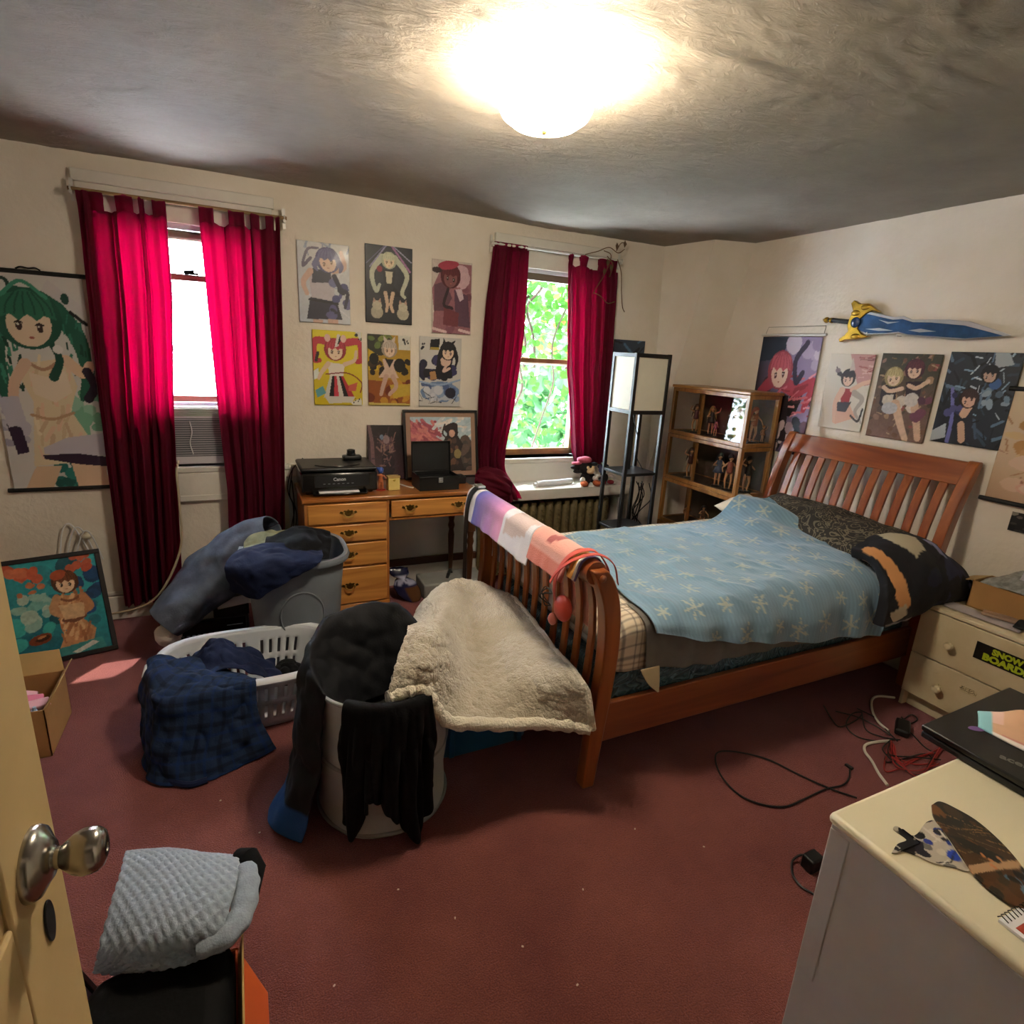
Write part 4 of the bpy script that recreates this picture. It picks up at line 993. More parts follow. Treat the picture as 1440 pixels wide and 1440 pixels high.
def pillow_obj(name, C4, thick, mat, parent=None, cols=None, seed=0, wob=.012, nu=44, nv=34):
    a_, c_ = pillow(C4, thick, nu, nv, seed, wob)
    b = MB(); b.sheet(a_); b.sheet(c_[::-1])
    o = b.build(name, mat, parent, ang=180, fixn=2)
    if cols is not None: pass
    mod_sub(o, 1); return o
def paisley(nm, c1, c2, sc=9, k_=30):
    m, nt, b = NT(nm); N, L = nt.nodes, nt.links
    tc = N.new('ShaderNodeTexCoord'); v = N.new('ShaderNodeTexNoise'); v.inputs['Scale'].default_value = sc; v.inputs['Detail'].default_value = 1.5; v.inputs['Distortion'].default_value = 3
    L.new(tc.outputs['Object'], v.inputs['Vector'])
    w = N.new('ShaderNodeMath'); w.operation = 'MULTIPLY'; w.inputs[1].default_value = k_; L.new(v.outputs[0], w.inputs[0])
    s_ = N.new('ShaderNodeMath'); s_.operation = 'SINE'; L.new(w.outputs[0], s_.inputs[0])
    r = N.new('ShaderNodeValToRGB'); e = r.color_ramp.elements; e[0].position = .45; e[1].position = .62; e[0].color = (*lin(c1), 1); e[1].color = (*lin(c2), 1)
    L.new(s_.outputs[0], r.inputs[0]); L.new(r.outputs[0], b.inputs['Base Color']); b.inputs['Roughness'].default_value = .85
    return m
tag(pillow_obj('pillow', [(2.72, 2.48, .745), (2.70, 1.53, .70), (3.10, 1.50, .80), (3.12, 2.50, .83)], .17, paisley('paisley_cotton', '2a2622', '6a6250'), seed=3, wob=.02), 'long dark paisley pillow against the slatted headboard', 'pillow')
tag(pillow_obj('pillow', [(2.80, 2.72, .70), (2.74, 2.46, .685), (3.02, 2.44, .73), (3.08, 2.70, .775)], .09, M('white_cotton', 'd8cdb8', .85), seed=8), 'plain cream pillow corner between the blue throw and the glass cabinet', 'pillow')
# dark navy clothing bundle with pale patches at the bed's side
t = thing('dark_cushion', 'black cushion with pale and orange printed patches slumped over the bed side', 'cushion', (2.9, 1.46, .5))
G = patch([[(2.66, 1.66, .735), (2.82, 1.66, .79), (2.98, 1.64, .80), (3.08, 1.62, .76)],
           [(2.655, 1.56, .735), (2.82, 1.54, .79), (3.0, 1.52, .785), (3.10, 1.51, .73)],
           [(2.63, 1.475, .66), (2.80, 1.44, .69), (3.0, 1.425, .69), (3.16, 1.42, .655)],
           [(2.61, 1.45, .56), (2.77, 1.415, .58), (2.96, 1.40, .60), (3.20, 1.385, .60)],
           [(2.60, 1.452, .478), (2.74, 1.45, .49), (2.905, 1.45, .515), (3.20, 1.40, .57)]], 80, 60)
G = wrinkle(G, .012, 7, 4); 
u = np.linspace(0, 1, 80)[None, :] + np.zeros((60, 1)); v = np.linspace(1, 0, 60)[:, None] + np.zeros((1, 80))
A = Art(80, 60, '17181f'); A.poly([(.34, .98), (.5, 1.0), (.56, .82), (.50, .68), (.37, .62), (.29, .78)], 'bdb49a'); A.line([(.06, .82), (.12, .5), (.19, .3)], .055, 'c88e5a'); A.poly([(.08, .22), (.2, .28), (.26, .18), (.17, .05)], 'c2b7a0'); A.line([(.62, .75), (.85, .5), (.98, .2)], .022, '8d8fb4'); A.blots(10, ['20233a', '12131a', '2a2c48'], .05, .1, 5, .4, .95, .1, .7); A.line([(.05, .02), (.5, .04)], .012, '9a9a9e')
cloth('cover', G, VCOL('print_cotton', .8), t, .05, 1, A.cols()[::-1], off=-1)

# cloths on the footboard rail
def over_rail(name, y0, y1, fl, bl_, r=.05, n=60, m=40, seed=0, flare=.02, zc=.882, xc=1.082):
    """strip lying over the rail: fl hangs on the foot side, bl_ behind"""
    pr_ = []
    for q in np.linspace(1, 0, 14): pr_.append((xc - r - flare * q * .6, zc - fl * q))
    for a_ in np.linspace(pi, 0, 16)[1:]: pr_.append((xc + r * cos(a_), zc + r * sin(a_)))
    for q in np.linspace(0, 1, 20)[1:]: pr_.append((max(xc + r, prof(FB, zc - bl_ * q, 1) + .022), zc - bl_ * q))
    p = np.array(pr_); d = np.concatenate([[0], np.cumsum(np.hypot(*np.diff(p, axis=0).T))]); tt = np.linspace(0, d[-1], m)
    px_, pz2 = np.interp(tt, d, p[:, 0]), np.interp(tt, d, p[:, 1]); ys = np.linspace(y1, y0, n)
    G = np.zeros((m, n, 3)); G[..., 0] = px_[:, None]; G[..., 1] = ys[None]; G[..., 2] = pz2[:, None]
    hang = np.clip((zc - G[..., 2]) / .1, 0, 1) * np.where(G[..., 0] < xc, 1, .3)
    G[..., 0] -= hang * (.008 + .010 * fbm(G[..., 1] * 16 + seed, G[..., 2] * 3, seed, 2, seed)); G[..., 2] += .010 * fbm(G[..., 1] * 7, seed, 0, 2, seed + 3) * (np.arange(m)[:, None] < 8)
    u = np.linspace(0, 1, n)[None] + np.zeros((m, 1)); v = np.linspace(0, 1, m)[:, None] + np.zeros((1, n))
    return G, u, v
TOW = VCOL('terry_print', .9, bump=.3, bs=180, sheen=.3)
G, u, v = over_rail('t', 1.93, 2.66, .11, .34, seed=1, n=90, m=60)
A = Art(90, 60, 'dcdbe0'); A.c[:] = lin('dcdbe2')
k1 = (u > .16) & (u < .62) & (v < .55); q_ = np.clip((u - .16) / .46, 0, 1)[..., None]
gr = np.array(lin('4450b8')) * (1 - q_) + np.array(lin('d890b8')) * q_; gr = gr * (1 + .25 * fbm(u * 14, v * 9, 0, 3, 5)[..., None]); A.c[k1] = gr[k1]
k2 = (u > .66) & (fbm(u * 9, v * 6, 2, 2, 3) > .12); A.c[k2] = lin('c8b4b0')
tag(cloth('towel', G, TOW, None, .006, 1, A.cols()), 'white towel with a blue to pink print laid over the footboard rail', 'towel')
G, u, v = over_rail('t', 1.645, 1.925, .075, .30, r=.052, seed=2, n=60, m=50)
A = Art(60, 50, 'd08a7a'); A.c = np.zeros((50, 60, 3)) + np.array(lin('d6988a')) * (1 + .12 * fbm(u * 6, v * 8, 0, 2, 4))[..., None]
k_ = (fbm(u * 7 + 2, v * 9, 1, 2, 7) > .2) & (v > .2) & (v < .6) & (u > .25) & (u < .7); A.c[k_] = lin('9a4a4a'); A.c[(v < .12)] = lin('c46a58')
tag(cloth('towel', G, TOW, None, .006, 1, A.cols()), 'pink salmon towel laid over the footboard rail beside the printed one', 'towel')
G, u, v = over_rail('t', 1.565, 1.625, .04, .30, r=.048, seed=3, n=24, m=40)
A = Art(24, 40, 'c8881e'); A.c[(v > .5)] = lin('d8d4d2'); A.c[(u > .6) & (v < .5)] = lin('e0dcd8'); A.c[(u > .85)] = lin('5a3a6a')
tag(cloth('cloth_strip', G, TOW, None, .005, 1, A.cols()), 'narrow yellow and white cloth over the near end of the footboard rail', 'cloth')
# black belt at the far end
def ribbon(pts, w, wdir, mat, name, parent=None, thick=.003, n=60):
    P = crom(np.array(pts, float), n); wd_ = np.array(wdir, float); wd_ /= np.linalg.norm(wd_)
    G = np.stack([P - wd_ * w / 2, P - wd_ * w / 6, P + wd_ * w / 6, P + wd_ * w / 2], 1)
    return cloth(name, G, mat, parent, thick, 1)
BELT = M('black_webbing', '0e0e10', .6, bump=.3, bs=200)
t = thing('black_belt', 'black belt hanging over the far end of the footboard down to the floor', 'belt', (1.03, 2.62, 0))
ribbon([(1.15, 2.60, .78), (1.135, 2.60, .87), (1.09, 2.60, .945), (1.025, 2.60, .90), (1.01, 2.61, .75), (1.015, 2.62, .5), (1.02, 2.63, .25), (.99, 2.64, .06), (.90, 2.64, .012)], .052, (0, 1, 0), BELT, 'strap', t, .004)
b = MB(); b.box(1.055, 1.095, 2.57, 2.63, .940, .952); b.build('buckle', M('steel', 'b8bcc0', .3, .8), t, .003)
# red lanyard with round pouch
t = thing('red_pouch', 'red strap with a round red pouch hung over the near footboard end', 'pouch', (1.03, 1.66, .7))
STR = M('red_strap', 'b8463a', .7, var=.1, vs=30)
ribbon([(1.175, 1.58, .80), (1.16, 1.58, .88), (1.10, 1.59, .945), (1.03, 1.62, .925), (1.005, 1.66, .85), (1.00, 1.67, .78), (1.005, 1.665, .73)], .032, (.25, 1, 0), STR, 'strap', t, .004)
ribbon([(1.19, 1.545, .82), (1.165, 1.55, .90), (1.09, 1.55, .945), (1.02, 1.585, .92), (.99, 1.64, .86), (.985, 1.68, .80)], .026, (.4, 1, 0), STR, 'strap', t, .004)
b = MB(); b.ball((1.02, 1.63, .715), (.028, .048, .05), 20, 12); b.build('round_pouch', M('red_leather', 'b83a28', .45), t)
b = MB(); b.ball((1.0, 1.665, .66), (.016, .02, .024)); b.build('charm', M('pink_plastic', 'c06a5a', .5), t)
g = random.Random(3)
for i in range(4):
    p0 = np.array((1.0, 1.68, .755)); pp = [p0, p0 + (g.uniform(-.03, 0), g.uniform(0, .04), g.uniform(-.03, .04)), p0 + (g.uniform(-.03, 0), g.uniform(0, .05), g.uniform(-.06, 0)), p0 + (0, .005, -.05)]
    b = MB(); b.tube(crom(np.array(pp), 16), .0022, 5); b.build('cord', CAB, t)
# ================================================================ glass cabinet with figurines
PINE = WOOD('cabinet_pine', '7a4e1e', 'a8763a', 2, .4, 8, .2); PINEX = WOOD('cabinet_pine_rail', '7a4e1e', 'a8763a', 1, .4, 8, .2)
cab = thing('display_cabinet', 'pine framed glass display cabinet of figurines in the corner beside the bed', 'cabinet', (3.09, 3.07, 0))
cx0, cx1, cy0, cy1 = 2.945, 3.235, 2.69, 3.42
CG = GLASS('cabinet_glass', refl=.03)
tiers = [(.06, .40), (.40, .745), (.745, 1.085), (1.085, 1.425)]
b = MB(); b.box(cx0 - .008, cx1 + .005, cy0 - .008, cy1 + .008, 1.425, 1.445); b.build('top_board', PINEX, cab, .004)
b = MB(); b.box(cx0 + .01, cx1, cy0 + .01, cy1 - .01, 0, .06); b.build('plinth', PINEX, cab, .003)
for (z0, z1) in tiers:
    b = MB(); s_ = .028
    for xx in (cx0, cx1 - s_):
        for yy in (cy0, cy1 - s_): b.box(xx, xx + s_, yy, yy + s_, z0 + .001, z1 - .001)
    for z in (z0 + .001, z1 - .027):
        for xx in (cx0, cx1 - s_): b.box(xx + .001, xx + s_ - .001, cy0 + s_, cy1 - s_, z, z + .026)
        for yy in (cy0, cy1 - s_): b.box(cx0 + s_, cx1 - s_, yy + .001, yy + s_ - .001, z, z + .026)
    ti = b.build('tier_frame', PINE, cab, .0025)
    q = MB(); q.box(cx0 + .015, cx1 - .01, cy0 + .015, cy1 - .015, z0 + .012, z0 + .022); q.build('shelf_board', M('dark_shelf', '3c2c1c', .6), ti)
    q = MB(); q.box(cx1 - .012, cx1 - .008, cy0 + .02, cy1 - .02, z0 + .02, z1 - .02); q.build('back_panel', M('back_panel_brown', '4a3c2e', .7), ti)
    q = MB(); q.box(cx0 + .022, cx0 + .034, (cy0 + cy1) / 2 + .06, (cy0 + cy1) / 2 + .085, z0 + .027, z1 - .027); q.build('door_stile', PINE, ti, .002)
    for (ya_, yb_, xo) in ((cy0 + .027, (cy0 + cy1) / 2 + .085, .008), ((cy0 + cy1) / 2 + .06, cy1 - .027, .016)):
        q = MB(); q.box(cx0 + xo, cx0 + xo + .004, ya_, yb_, z0 + .026, z1 - .026); q.build('glass_pane', CG, ti, sm=False)
    q = MB(); q.box(cx0 + .027, cx1 - .027, cy0 + .010, cy0 + .014, z0 + .026, z1 - .026); q.build('glass_pane', CG, ti, sm=False)
SKINM = {}
def skin_fig(name, V, E, Rr, mat, parent, sub=2):
    me = bpy.data.meshes.new(name); me.from_pydata([tuple(v) for v in V], E, []); me.update()
    o = link(name, me, mat, parent, origin=V[0])
    sk = o.modifiers.new('skin', 'SKIN'); sk.use_smooth_shade = True
    for i, r in enumerate(Rr): me.skin_vertices[0].data[i].radius = (r, r) if not isinstance(r, tuple) else r
    me.skin_vertices[0].data[0].use_root = True
    mod_sub(o, sub); return o
FSK = M('figure_skin', 'b08058', .45)
def figurine(label, c, h, hair, dress, pose=0, base='1c1a18', rot=0., longhair=True):
    t = thing('figurine', label, 'figurine', c, 'figurines in the glass cabinet'); c = Vector(c); s = h / 1.6
    R_ = Matrix.Rotation(rot, 3, 'Z')
    P = lambda x, y, z: c + R_ @ Vector((x * s, y * s, z * s + .006))
    b = MB(); b.lathe([(.26 * s, 0), (.26 * s, .006), (.24 * s, .008), (0, .008)], tuple(c), 22); b.build('stand', M('stand_' + base, base, .3), t)
    g = random.Random(pose)
    la, ra = [((-.34, -.05, .98), (-.30, -.16, .78)), ((-.36, 0, 1.28), (-.26, -.06, 1.52)), ((-.28, -.1, 1.0), (-.1, -.22, 1.05))][pose % 3], [((.34, -.05, .98), (.38, -.14, .78)), ((.30, -.08, 1.0), (.12, -.2, 1.1)), ((.38, 0, 1.30), (.42, -.05, 1.55))][(pose + pose // 3) % 3]
    kn = .10 + .05 * (pose % 2)
    V = [(0, 0, .84), (0, 0, 1.0), (0, .01, 1.17), (0, 0, 1.27), (0, -.01, 1.33), (-.13, 0, 1.18), la[0], la[1], (.13, 0, 1.18), ra[0], ra[1], (-.09, 0, .76), (-kn, -.03, .42), (-.10, .02, .07), (-.10, -.08, .03), (.09, 0, .76), (kn * .8, -.06 * (pose % 2), .42), (.09, .02, .07), (.09, -.08, .03)]
    E_ = [(0, 1), (1, 2), (2, 3), (3, 4), (2, 5), (5, 6), (6, 7), (2, 8), (8, 9), (9, 10), (0, 11), (11, 12), (12, 13), (13, 14), (0, 15), (15, 16), (16, 17), (17, 18)]
    r = [.11, .085, .10, .045, .045, .05, .036, .028, .05, .036, .028, .085, .055, .035, .03, .085, .055, .035, .03]
    skin_fig('body', [P(*v) for v in V], E_, [q * s for q in r], FSK, t, 1)
    b = MB(); b.ball(P(0, -.015, 1.44), (.10 * s, .105 * s, .125 * s), 14, 10); b.build('head', FSK, t)
    b = MB(); b.ball(P(0, .025, 1.49), (.145 * s, .14 * s, .14 * s), 14, 10)
    if longhair:
        b.tube([P(-.1, .05, 1.48), P(-.17, .09, 1.2), P(-.24, .1, .85)], [.06 * s, .05 * s, .01 * s], 8); b.tube([P(.1, .05, 1.48), P(.17, .09, 1.2), P(.26, .1, .88)], [.06 * s, .05 * s, .01 * s], 8)
    b.build('hair', M('hair_' + hair, hair, .5), t)
    b = MB()
    prf = [(.08, 1.27), (.115, 1.2), (.125, 1.1), (.10, .98), (.17, .84), (.25, .66)] if pose % 2 == 0 else [(.08, 1.27), (.115, 1.2), (.13, 1.1), (.10, .99), (.13, .88), (.12, .74)]
    b.lathe([(q * s, z * s) for q, z in prf], tuple(c + Vector((0, 0, .006))), 18, cap=False); o = b.build('outfit', M('dress_' + dress, dress, .5), t); mod_solid(o, .004 * s * 10)
    return t
S1, S2, S3 = 1.085 + .0225, .745 + .0225, .40 + .0225
figurine('brown-haired figurine nearest the lamp on the top cabinet shelf', (3.05, 3.26, S1), .20, '4a2c18', '5a2a34', 1, rot=-.7)
figurine('light-haired figurine in a dark dress, second from the lamp on the top cabinet shelf', (3.07, 3.12, S1), .20, '8a6a3a', '2c2420', 2, rot=-.7)
figurine('short pink figurine with pink hair low on the top cabinet shelf', (3.03, 3.03, S1), .10, 'b06a78', '8a3a52', 3, rot=-.7)
figurine('pale figurine in a white dress near the front post of the top cabinet shelf', (3.04, 2.84, S1), .22, 'b8a890', 'a8a092', 4, rot=-.7)
figurine('large orange-haired figurine behind the narrow top pane beside the bed', (3.10, 2.765, S1), .23, '8a3c14', '8a4a1a', 5, rot=-.2)
figurine('small orange figurine at the right of the narrow top pane', (3.185, 2.755, S1), .11, 'b8742c', '8a5a30', 6, rot=-.2, longhair=False)
figurine('figurine with brown wings of hair alone at the lamp end of the middle shelf', (3.04, 3.24, S2), .22, '3a1e10', '4a2018', 7, rot=-.7)
figurine('black-haired figurine left of the pair on the middle cabinet shelf', (3.04, 2.955, S2), .23, '141012', '3a4258', 8, rot=-.7)
figurine('black-haired figurine right of the pair, in a rust dress on the middle shelf', (3.03, 2.845, S2), .24, '120e10', '7a3a28', 9, rot=-.7, longhair=False)
figurine('green-haired figurine in black behind the narrow middle pane beside the bed', (3.11, 2.76, S2), .24, '2a3430', '17161a', 1, rot=-.2, longhair=False)
figurine('dim dark figurine low at the lamp end of the bottom visible shelf', (3.04, 3.2, S3), .15, '2a241e', '3a2c26', 3, rot=-.7)
figurine('dim figurine with a brown dress in the middle of the bottom visible shelf', (3.05, 3.05, S3), .17, '1a1614', '5a3c2a', 5, rot=-.7)

# ================================================================ chest by the bed
CREAM = M('cream_paint', 'cfc2a2', .5, var=.05, vs=6, bump=.06, bs=40)
ns = thing('nightstand', 'cream two-drawer chest with round knobs, between the bed and the white dresser', 'chest of drawers', (3.09, 1.10, 0))
nx0, nx1, ny0, ny1, nh = 2.925, 3.265, .72, 1.425, .555
b = MB(); b.box(nx0 - .012, nx1, ny0 - .008, ny1 + .008, nh - .02, nh); b.build('top', CREAM, ns, .005)
b = MB()
b.box(nx0 + .006, nx1, ny1 - .018, ny1, 0, nh - .02); b.box(nx0 + .006, nx1, ny0, ny0 + .018, 0, nh - .02); b.box(nx1 - .012, nx1, ny0, ny1, .03, nh - .02); b.box(nx0 + .04, nx0 + .055, ny0 + .018, ny1 - .018, 0, .075); b.box(nx0 + .01, nx1, ny0 + .01, ny1 - .01, .075, .09)
b.build('carcass', CREAM, ns, .003)
STAIN = M('drawer_front_cream', 'cfc2a2', .5, col2='bca983', vs=3.5, bump=.06, bs=40)
for (z0, z1) in ((.083, .295), (.300, .530)):
    b = MB(); b.box(nx0 - .006, nx0 + .012, ny0 + .003, ny1 - .003, z0, z1); b.box(nx0 + .012, nx1 - .03, ny0 + .03, ny1 - .03, z0 + .02, z1 - .03); dr = b.build('drawer', STAIN, ns, .003)
    for yy in (ny1 - .16, ny0 + .16):
        b = MB(); b.lathe([(.007, 0), (.007, .008), (.012, .014), (.018, .021), (.0195, .029), (.014, .037), (0, .039)], (nx0 - .006, yy, (z0 + z1) / 2 - .01), 20, axis=(-1, 0, 0)); b.build('knob', M('cream_knob', 'd8c9a4', .35), dr)
    if z0 < .2:
        for k_, (yy, zz, w_, h_) in enumerate(((ny1 - .125, .24, .022, .006), (ny1 - .14, .185, .03, .012), (ny1 - .235, .215, .07, .03))):
            sc = Art(40, 24, 'c6b792'); sc.dabs(26 if k_ == 2 else 8, ['6a5a40', '8a7a58', '50442e'], .3, .02, 5 + k_, .05, .95, .1, .9)
            print_sheet('scuff', [(nx0 - .0066, yy, zz), (nx0 - .0066, yy - w_, zz), (nx0 - .0066, yy - w_, zz + h_), (nx0 - .0066, yy, zz + h_)], sc, VCOL('scuff_mark', .6), dr, .0004)
    else:
        st_ = thing
        b = MB(); y0, y1, za, zb = .715 + .02, 1.175, .395, .475
        b.box(nx0 - .0075, nx0 - .0062, .78, y1, za, zb); stk = b.build('sticker', M('black_vinyl', '101010', .4), dr, sm=False); stk['label'] = 'black sticker with lime green lettering'
        LIME = M('lime_lettering', 'a8b81e', .5)
        text('lettering', 'SNOW', .036, LIME, frame4((nx0 - .0078, 1.055, .452), (0, -1, 0), (0, 0, 1)), stk, .0003, .0022, 1.0)
        text('lettering', 'BOARDING', .040, LIME, frame4((nx0 - .0078, 1.025, .417), (0, -1, 0), (0, 0, 1)), stk, .0003, .0025, 1.12)
# things on the chest
t = thing('cardboard_box', 'open brown cardboard box full of bubble wrap on the cream chest', 'box', (3.18, 1.14, nh))
CARD = M('cardboard', 'a47a48', .75, var=.08, vs=6, bump=.08, bs=30); CARDL = M('cardboard_inside', 'b89864', .75, var=.06, vs=6)
bx0, bx1, by0, by1 = 3.09, 3.265, .92, 1.33
b = MB(); b.box(bx0, bx0 + .004, by0, by1, nh + .001, nh + .13); b.box(bx1 - .004, bx1, by0, by1, nh + .001, nh + .13); b.box(bx0, bx1, by1 - .004, by1, nh + .001, nh + .13); b.box(bx0, bx1, by0, by0 + .004, nh + .001, nh + .13); b.box(bx0, bx1, by0, by1, nh, nh + .004)
b.build('carton', CARD, t)
b = MB(); b.box(bx0 + .02, bx1 - .01, by1 - .003, by1 + .075, nh + .128, nh + .132, Matrix.Rotation(-.35, 3, 'X'), (3.2, by1, nh + .13)); b.build('flap', CARDL, t)
G = patch([[(3.10, 1.32, .66), (3.10, 1.2, .685), (3.10, 1.05, .68), (3.10, .94, .68)], [(3.17, 1.31, .69), (3.17, 1.2, .73), (3.17, 1.05, .72), (3.17, .95, .71)], [(3.25, 1.30, .68), (3.25, 1.2, .76), (3.25, 1.05, .75), (3.25, .95, .72)]], 50, 30)
G[..., 2] += .004 * np.abs(np.sin(G[..., 0] * 130) * np.sin(G[..., 1] * 130))
tag(cloth('bubble_wrap', G, M('bubble_plastic', '8a8c88', .2, var=.3, vs=40, coat=.4), None, .003, 1), 'grey bubble wrap bulging from the brown cardboard box', 'bubble wrap')
G = patch([[(3.11, 1.17, .74), (3.12, 1.05, .74), (3.12, .95, .73)], [(3.18, 1.18, .775), (3.18, 1.06, .80), (3.18, .95, .80)], [(3.235, 1.19, .78), (3.24, 1.08, .86), (3.24, .96, .87)]], 24, 20)
tag(cloth('tissue_paper', wrinkle(G, .012, 14, 5), M('lilac_tissue', 'a8a4b0', .7), None, .002, 1), 'crumpled lilac tissue on the bubble wrap by the right wall', 'tissue paper')
b = MB(); G = patch([[(2.955, 1.36, nh + .004), (2.96, 1.2, nh + .003), (2.965, 1.06, nh + .003)], [(3.05, 1.385, nh + .008), (3.055, 1.22, nh + .004), (3.06, 1.08, nh + .004)]], 20, 8)
tag(cloth('paper_sheet', wrinkle(G, .003, 12, 2), M('lilac_paper', 'b4abad', .7), None, .001, 1), 'pale lilac paper sheet lying on the cream chest top', 'paper')
b = MB(); b.box(3.03, 3.085, 1.10, 1.24, nh + .010, nh + .022, Matrix.Rotation(.3, 3, 'Z')); tag(b.build('flat_packet', M('tan_packet', '9a806c', .6), None, .002), 'flat tan packet on the cream chest in front of the brown box', 'packet')
G = patch([[(2.99, 1.10, nh + .012), (3.0, 1.0, nh + .03), (3.0, .90, nh + .03), (3.0, .8, nh + .02)], [(3.04, 1.10, nh + .03), (3.04, 1.0, nh + .05), (3.05, .90, nh + .06), (3.05, .8, nh + .05)], [(3.075, 1.08, nh + .014), (3.08, 1.0, nh + .03), (3.083, .9, nh + .04), (3.083, .8, nh + .03)]], 30, 20)
tag(cloth('dark_glove', wrinkle(G, .01, 14, 5), M('black_fabric', '101114', .85), None, .006, 1), 'black fabric glove heaped on the cream chest at the right edge', 'glove')

# ================================================================ white dresser in the foreground
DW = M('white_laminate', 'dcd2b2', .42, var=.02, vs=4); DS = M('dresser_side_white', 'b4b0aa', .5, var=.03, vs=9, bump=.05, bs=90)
dr_ = thing('white_dresser', 'white laminate dresser in the right foreground with a laptop on it', 'dresser', (1.36, .28, 0))
ex0, ex1, ey0, ey1, eh = .962, 1.80, .03, .523, .80
b = MB(); b.box(ex0 - .006, ex1 + .006, ey0 - .006, ey1 + .006, eh - .022, eh); b.build('top', DW, dr_, .009, seg=3)
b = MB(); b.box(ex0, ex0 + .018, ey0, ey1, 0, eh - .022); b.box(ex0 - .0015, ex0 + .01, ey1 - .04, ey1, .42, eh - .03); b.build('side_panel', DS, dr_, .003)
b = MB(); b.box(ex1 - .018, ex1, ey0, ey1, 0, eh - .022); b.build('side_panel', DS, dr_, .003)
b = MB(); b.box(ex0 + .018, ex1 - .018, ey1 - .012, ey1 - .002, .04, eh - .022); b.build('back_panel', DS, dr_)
for i in range(3):
    z0 = .06 + i * .24; b = MB(); b.box(ex0 + .004, ex1 - .004, ey0 - .016, ey0, z0, z0 + .23); b.box(ex0 + .03, ex1 - .03, ey0, ey1 - .03, z0 + .03, z0 + .18); d = b.build('drawer', DW, dr_, .003)
    b = MB(); b.tube([(1.3, ey0 - .016, z0 + .12), (1.3, ey0 - .04, z0 + .12), (1.46, ey0 - .04, z0 + .12), (1.46, ey0 - .016, z0 + .12)], .006, 8); b.build('handle', M('steel', 'b8bcc0', .3, .8), d)
# laptop (closed), a little turned
lp = thing('laptop', 'closed black laptop with a silver emblem on the white dresser', 'laptop', (1.6, .43, eh))
def LQ(a, c, z): # a along the long back edge, c towards the front
    o = np.array((1.368, .603)); e1 = np.array((.9995, -.015)); e2 = np.array((.05, -.9987))
    e1 = np.array((.999, .035)); e2 = np.array((-.02, -.9998))
    p = o + a * e1 + c * e2; return (p[0], p[1], z)
def lbox(name, a0, a1, c0, c1, z0, z1, mat, bev):
    b = MB(); v = [LQ(a, c, z) for z in (z0, z1) for c in (c0, c1) for a in (a0, a1)]
    b.add(v, [(0, 2, 3, 1), (4, 5, 7, 6), (0, 1, 5, 4), (2, 6, 7, 3), (0, 4, 6, 2), (1, 3, 7, 5)]); return b.build(name, mat, lp, bev, seg=3)
lbox('base', 0, .40, 0, .27, eh + .002, eh + .018, BLK, .004); ld = lbox('lid', -.002, .402, -.002, .272, eh + .0195, eh + .033, M('black_lid', '0d0d0e', .35, bump=.05, bs=400), .004)
text('lettering', 'acer', .028, M('dull_silver', '8c8c88', .35, .6), frame4(LQ(.055, .155, eh + .0334), (.30, -.95, 0), (.95, .30, 0)), ld, .0003, .0008)
b = MB(); b.lathe([(.0, 0), (1, 0), (1, .0006), (0, .0006)], (0, 0, 0), 28); o_ = b.build('sticker', M('purple_sticker', '7a5a96', .5), None); o_.scale = (.018, .009, 1); o_.parent = ld; o_.location = Vector(LQ(.105, .06, eh + .0333)) - wloc(ld); o_.rotation_euler = (0, 0, -.45)
# wrist-rest mouse pad
t = thing('mouse_pad', 'peach coloured raised mouse pad with a pale blue edge lying on the laptop', 'mouse pad', (1.58, .47, eh + .034))
n_, m_ = 70, 46; G = np.zeros((m_, n_, 3)); uu = np.linspace(0, 1, n_)[None]; vv = np.linspace(0, 1, m_)[:, None]
e1 = np.array((.46, -.888)); e2 = np.array((.888, .46)); o0 = np.array((1.508, .563))
a_ = uu * .27; w_ = .10 * np.clip(np.sin(pi * np.clip(uu * .62 + .10, 0, 1)) ** .8, 0, 1); c_ = (vv - .5) * 2 * w_ + .01
G[..., 0] = o0[0] + a_ * e1[0] + c_ * e2[0]; G[..., 1] = o0[1] + a_ * e1[1] + c_ * e2[1]
G[..., 2] = eh + .036 + .030 * np.exp(-(((uu - .30) / .15) ** 2 + ((vv - .72) / .22) ** 2)) + .024 * np.exp(-(((uu - .62) / .2) ** 2 + ((vv - .40) / .22) ** 2)) + .010 * np.sin(pi * uu) ** .5 * np.sin(pi * vv) ** .5
A = Art(n_, m_, 'd8ad8c'); f_ = fbm(uu * 5, vv * 5, 0, 2, 3); A.c = np.zeros((m_, n_, 3)) + np.array(lin('d2a684')) * (1 + .12 * f_[..., None]); ed = np.minimum(vv, 1 - vv) + 0 * uu; A.c[ed < .07] = lin('e6dcd4'); A.c[(uu + 0 * vv) < .10] = lin('8ec4cc'); A.c[((uu + 0 * vv) > .1) & (uu + 0 * vv < .16) & (vv > .4)] = lin('e0b8a8'); A.c[(ed < .12) & (ed > .07) & (uu > .15)] = lin('c88a7c')
cloth('pad', G, VCOL('pad_fabric', .6), t, .006, 1, A.cols(), off=-1)
